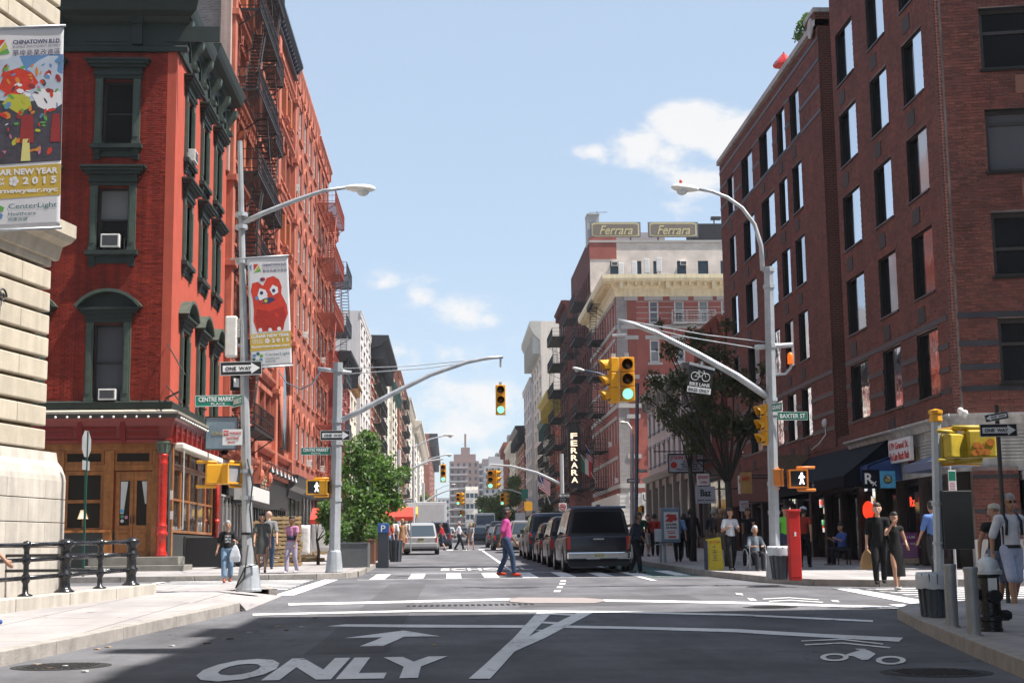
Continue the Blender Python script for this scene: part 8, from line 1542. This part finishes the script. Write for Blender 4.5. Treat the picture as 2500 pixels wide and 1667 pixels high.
 for i in(0,1):b=MB();q=L_a[i];fuse([([q+A(0,.035,-.045),q+A(0,-.08,-.052),q+A(0,-.155,-.055)],[.044*s,.044*s,.036*s])],.014*s,'shoe',cloth(shoes),root)
 root['_a']=0;del root['_a'];return root,dict(W=Wr,E=El,Sh=Sh,ch=ch,hd=hd,s=s,hz=hz)
def bag(parent,p,w,d,h,m,nm='bag'):
 b=MB();p=np.array(p);R=[[p+np.array([x*w*k_,y*d*k_,-h*t])for x,y in((-.5,-.5),(.5,-.5),(.5,.5),(-.5,.5))]for t,k_ in((.0,.25),(.3,.7),(.7,1.),(1.,.9))];b.loft(R);o=b.build(nm,m,parent,bevel=.02);b=MB();b.tube([p,p+np.array([0,0,.08])],.012,6);b.build('handle',m,o);return o
def heldbag(name,label,who,wr,w,d,h,m):
 R_=Matrix.Rotation(who.rotation_euler[2],4,'Z');p=Vector(who.location)+R_@Vector([float(x)for x in wr]);o=thing(name,label,'bag',(p[0],p[1],p[2]-.1));bag(o,(0,0,0),w,d,h,m,'pouch');return o
R90=math.pi/2
cm=PG(1235,1404,.05)
person('person in pink polo shirt and blue jeans striding over the crossing',cm+np.array([0,-.6,0]),R90,1.84,'brown','black',(.50,.07,.24),(.035,.055,.10),(.4,.04,.02),'walk',phase=.7,sleeve=.42,glasses=True,vox=.012)
w1,j1=person('person in black printed shirt and cropped jeans at the left crosswalk',PG(554,1421,.02),math.radians(12),1.6,'tan','grey',(.016,.016,.018),(.16,.24,.34),(.42,.06,.03),'slow',female=True,sleeve=.4,legs='crop',arms=(((-.08,.02,-.27),(-.05,-.06,-.2)),((.1,-.06,-.26),(-.06,-.16,.05))))
for i,(t,z)in enumerate((('不',.10),('東方',.03),('大',-.04))):text(t,.1,M_SIGNW,w1,(j1['ch'][0],-.148,j1['ch'][2]-.06+z-.03),width=.17,height=.055,name='shirt_print')
heldbag('carrier_bag','white plastic carrier bag held by the person in black printed shirt',w1,j1['W'][1],.28,.14,.44,M_BAG)
w2_,j2=person('person in short grey dress walking on the left pavement',PG(639,1398,.15),math.radians(8),1.7,'tan','black',(.085,.085,.082),(.1,.1,.1),(.05,.04,.035),'slow',female=True,dress=.36,sleeve=.3,hairlen=.02,phase=-1)
for z in np.linspace(j2['hz']*.62,j2['ch'][2]+.02,9):pass
person('person in grey shirt and jeans behind the short grey dress',PG(655,1389,.15),math.radians(185),1.82,'fair','none',(.17,.17,.17),(.05,.08,.15),(.05,.05,.06),'walk')
w3,j3=person('person in pink patterned top and lilac trousers walking past the pallets',PG(712,1399,.15),math.radians(-25),1.6,'brown','black',(.42,.18,.30),(.33,.29,.38),(.4,.38,.4),'slow',female=True,sleeve=.22)
b=MB();c_=j3['ch'];b.lathe([(.15*j3['s'],-.26),(.152*j3['s'],-.14)],(0,.0,c_[2]),16);b.build('waist_band',cloth((.03,.03,.05)),w3,smooth=True)
m1,k1_=person('person in black shirt and trousers carrying a paper bag',PG(2150,1425,.1),math.radians(-15),1.68,'fair','brown',(.012,.012,.013),(.014,.014,.016),(.02,.02,.02),'slow',sleeve=.45)
heldbag('paper_bag','brown paper bag held low by the person in black',m1,k1_['W'][0],.3,.16,.42,mat('brown_paper',(.32,.19,.085),.8,var=.1))
person('person in long black dress with one hand raised to the face',PG(2190,1439,.02),math.radians(10),1.56,'tan','black',(.012,.012,.012),(.01,.01,.01),(.45,.44,.42),'slow',female=True,dress=.62,sleeve=0,arms=(((-.12,-.16,-.12),(.12,-.1,.22)),((.1,.0,-.27),(-.02,-.12,-.12))))
wm,kw=person('person in white shirt, pale shorts and rucksack at the right edge',PG(2478,1492,.02),math.radians(10),1.76,'tan','grey',(.56,.56,.60),(.40,.44,.58),(.12,.1,.12),'slow',sleeve=.45,legs='short',glasses=True,vox=.011,arms=(((-.1,.03,-.27),(-.02,-.02,-.24)),((.1,.0,-.27),(-.12,-.16,-.06))))
s_=kw['s'];cz=kw['ch']
for q in(-1,1):b=MB();b.tube([cz+np.array([q*.11,.12,.08])*s_,cz+np.array([q*.115,-.03,.155])*s_,cz+np.array([q*.12,-.135,.05])*s_,cz+np.array([q*.13,-.12,-.16])*s_],.022,6);b.build('rucksack_strap',cloth((.03,.035,.05)),wm,smooth=True)
b=MB();b.lathe([(.142*s_,-.025),(.145*s_,.025)],(0,0,(kw['hz']+.05)*s_),18);b.build('belt',M_CABLE,wm,smooth=True)
person('person in pale hat half hidden behind the white shirt and rucksack',PG(2440,1484,.02),math.radians(0),1.62,'tan','grey',(.03,.03,.032),(.15,.18,.26),(.3,.25,.2),'slow',female=True,sleeve=.1,legs='short',hat=(.45,.43,.38),arms=(((-.1,.02,-.27),(-.03,-.04,-.24)),((.08,.02,-.27),(.0,-.04,-.24))))
person('person in blue shirt and dark trousers walking behind the near right pole',PG(2284,1408,.1),math.radians(195),1.76,'tan','black',(.10,.18,.42),(.03,.03,.035),(.03,.03,.03),'slow')
def seat(label,p,rz,wheel=False):
 o=thing('wheelchair' if wheel else 'stool',label,'wheelchair' if wheel else 'stool',p,rz);b=MB();b.box(-.22,.22,-.2,.22,.42,.47);b.build('seat',M_TRIM,o,bevel=.01)
 if wheel:
  b=MB();b.box(-.22,.22,.2,.24,.47,.9);b.build('backrest',M_TRIM,o)
  for q in(-1,1):b=MB();b.tube([(q*.27,.08+.28*math.cos(t),.29+.28*math.sin(t))for t in np.linspace(0,6.283,22)],.018,6,cap=False);b.build('wheel',M_GALV,o);b=MB();b.tube([(q*.22,-.2,.05),(q*.22,-.2,.66),(q*.22,.2,.66)],.015,6);b.build('armrest',M_GALV,o)
 else:[MB().bar((x*.18,y*.18,0),(x*.16,y*.16,.42),.035).build('leg',M_TRIM,o)for x in(-1,1)for y in(-1,1)]
 return o
q=PG(1846,1392,.15);seat('folding wheelchair with a seated person near the right corner',q,math.radians(5),True);person('person in grey blue shirt sitting in a wheelchair near the right corner',q+np.array([0,0,-.02]),math.radians(5),1.55,'tan','white',(.16,.19,.22),(.03,.03,.035),(.05,.05,.05),'stand',female=True,sleeve=.5,sit=True,arms=(((-.07,-.1,-.24),(.1,-.2,.0)),((.07,-.1,-.24),(-.1,-.2,.0))))
q=PG(2058,1378,.15);seat('low stool under the person in blue by the pharmacy',q,R90);person('person in blue shirt sitting outside the pharmacy',q+np.array([0,0,-.02]),math.radians(-75),1.6,'tan','black',(.05,.10,.32),(.02,.02,.025),(.1,.08,.07),'stand',sit=True,sleeve=.45,arms=(((-.07,-.14,-.2),(.06,-.18,.08)),((.07,-.14,-.2),(-.06,-.18,.08))))
for lab,px_,py_,fc,h_,kw_ in(('person in white top and black leggings looking at a phone',1786,1392,.2,1.66,dict(skin='tan',hair='black',hairlen=.05,top=(.5,.52,.56),bottom=(.014,.014,.016),female=True,sleeve=.3,arms=(((-.09,-.02,-.27),(.1,-.2,.08)),((.09,-.02,-.27),(-.1,-.2,.08))))),('person in black sleeveless top standing by the wheelchair',1830,1380,-.6,1.7,dict(skin='tan',hair='brown',hairlen=.1,top=(.014,.014,.015),bottom=(.03,.03,.035),female=True,sleeve=0)),('person in green hi-vis vest behind the red alarm post',1920,1388,.5,1.7,dict(skin='tan',hair='black',top=(.14,.48,.06),bottom=(.04,.05,.09),sleeve=0)),('person in red top and pale cap outside the shops',1966,1384,2.6,1.7,dict(skin='tan',hair='black',top=(.22,.03,.02),bottom=(.012,.012,.014),sleeve=.2,hat=(.4,.44,.5))),('person in dark shirt behind the yellow board',1746,1372,3.0,1.75,dict(skin='tan',hair='grey',top=(.03,.035,.045),bottom=(.12,.1,.08))),('person in brown shirt near the yellow board',1764,1374,2.8,1.75,dict(skin='tan',hair='none',top=(.09,.06,.05),bottom=(.2,.17,.13))),('person in pale blue shirt behind the phone kiosk',1657,1371,3.1,1.7,dict(skin='tan',hair='black',top=(.16,.26,.45),bottom=(.014,.014,.016))),('person in dark clothes right of the phone kiosk',1672,1362,2.9,1.65,dict(skin='tan',hair='black',top=(.02,.02,.03),bottom=(.02,.02,.025),female=True,hairlen=.1)),('person in dark suit by the thin trunked tree',1690,1368,3.1,1.8,dict(skin='brown',hair='black',top=(.014,.014,.016),bottom=(.012,.012,.013),sleeve=2)),('person in black top and pale shorts left of the phone kiosk',1583,1357,.2,1.66,dict(skin='fair',hair='brown',top=(.015,.015,.017),bottom=(.42,.4,.38),female=True,sleeve=0,legs='short',pose='walk')),('person in white cap and green shirt by the slim lamp post',1565,1358,.1,1.75,dict(skin='tan',hair='black',top=(.02,.06,.035),bottom=(.02,.02,.022),hat=(.5,.5,.48))),('person in red top left of the phone kiosk',1600,1357,2.9,1.68,dict(skin='tan',hair='black',top=(.3,.03,.02),bottom=(.02,.02,.022))),('person in navy clothes leaning at the back of the black pickup',1552,1399,1.2,1.75,dict(skin='brown',hair='black',top=(.02,.025,.04),bottom=(.012,.012,.014),lift=0.,lean=.1)),('person in white shirt and black trousers crossing far ahead',1121,1342,R90*.9,1.76,dict(skin='tan',hair='grey',top=(.5,.5,.54),bottom=(.014,.014,.016),pose='walk',lift=0.)),('person in short grey dress crossing far ahead',1150,1342,-.4,1.66,dict(skin='fair',hair='blond',top=(.24,.24,.25),dress=.34,female=True,hairlen=.1,pose='walk',lift=0.)),('person in red top and dark shorts crossing beside the silver estate',1078,1343,-R90,1.68,dict(skin='fair',hair='brown',top=(.4,.03,.04),bottom=(.03,.04,.07),legs='short',pose='walk',lift=0.)),('person in orange red top on the left pavement by the meter',946,1366,.2,1.7,dict(skin='tan',hair='blond',top=(.48,.08,.04),bottom=(.2,.28,.42),female=True,hairlen=.1)),('person in white top beside the orange top on the left pavement',960,1358,3.,1.72,dict(skin='tan',hair='brown',top=(.5,.5,.5),bottom=(.06,.08,.13))),('person in grey shirt behind the third brown planter',924,1352,.4,1.75,dict(skin='tan',hair='grey',top=(.25,.25,.26),bottom=(.04,.05,.08))),('person in red top under the bushy tree',893,1352,.3,1.72,dict(skin='tan',hair='black',top=(.3,.03,.04),bottom=(.03,.03,.04))),('person in tan dress on the left pavement by the silver estate',982,1352,.6,1.66,dict(skin='tan',hair='blond',top=(.3,.16,.08),dress=.35,female=True,sleeve=0)),('person in white by the left kerb past the silver estate',992,1347,2.7,1.75,dict(skin='fair',hair='white',top=(.5,.5,.48),bottom=(.3,.28,.24))),('small person in bright blue behind the second left pole',838,1362,1.,1.3,dict(skin='tan',hair='black',top=(.03,.1,.4),bottom=(.04,.06,.12)))):
 lf=kw_.pop('lift',.15);pose_=kw_.pop('pose','slow');person(lab,PG(px_,py_,lf),fc,h_,pose=pose_,vox=.018,**kw_)
pr=MB();a_,c_=P3(1494,1297,44.),P3(1548,1278,42.6);pd=(c_-a_);o=tag(pr.tube([(0,0,0),pd*.5,pd],.045,10).build('cardboard_tube',mat('cardboard',(.36,.22,.11),.8,var=.15),None,smooth=True),'long brown cardboard tube sticking out of the black pickup','tube');o.location=a_
person('passer-by in blue mostly cut off by the left edge',PG(-72,1523,.15),R90,1.75,'tan','black',(.08,.1,.2),(.05,.08,.16),(.05,.11,.3),'walk')
M_LIT=[mat('litter%d'%i,c_,.8)for i,c_ in enumerate(((.4,.3,.2),(.5,.5,.48),(.12,.08,.05)))]
rl_=random.Random(9);spots=[(238,1585),(160,1627),(120,1632),(265,1580),(610,1545),(700,1539),(680,1530),(735,1531),(560,1560),(90,1623),(210,1640),(770,1508),(1060,1575),(420,1577),(505,1571)]
for i,(x,y)in enumerate(spots):
 c_=PG(x,y);b=MB();n_=5;P=[(.05*rl_.uniform(.5,1.2)*math.cos(t),.04*rl_.uniform(.5,1.2)*math.sin(t))for t in np.linspace(0,6.283,n_+1)[:-1]];b.prism(P,(0,0,.004),(1,0,0),(0,1,0),(0,0,.012));o=tag(b.build('litter',M_LIT[i%3]),'scrap of litter lying on the sunlit road near the left kerb','litter','litter scraps on the road');o.location=c_
hzb=MB();hzb.box(-140,140,-110,780,-2,62);ho=hzb.build('haze',mat('haze_air',var=0));ho['kind']='stuff';hm_=MATS['haze_air'].node_tree;pv=hm_.nodes.new('ShaderNodeVolumePrincipled');pv.inputs['Density'].default_value=.0002;pv.inputs['Color'].default_value=(.82,.88,.95,1);on_=hm_.nodes['Material Output'];[hm_.links.remove(l)for l in list(on_.inputs[0].links)];hm_.links.new(pv.outputs[0],on_.inputs['Volume'])
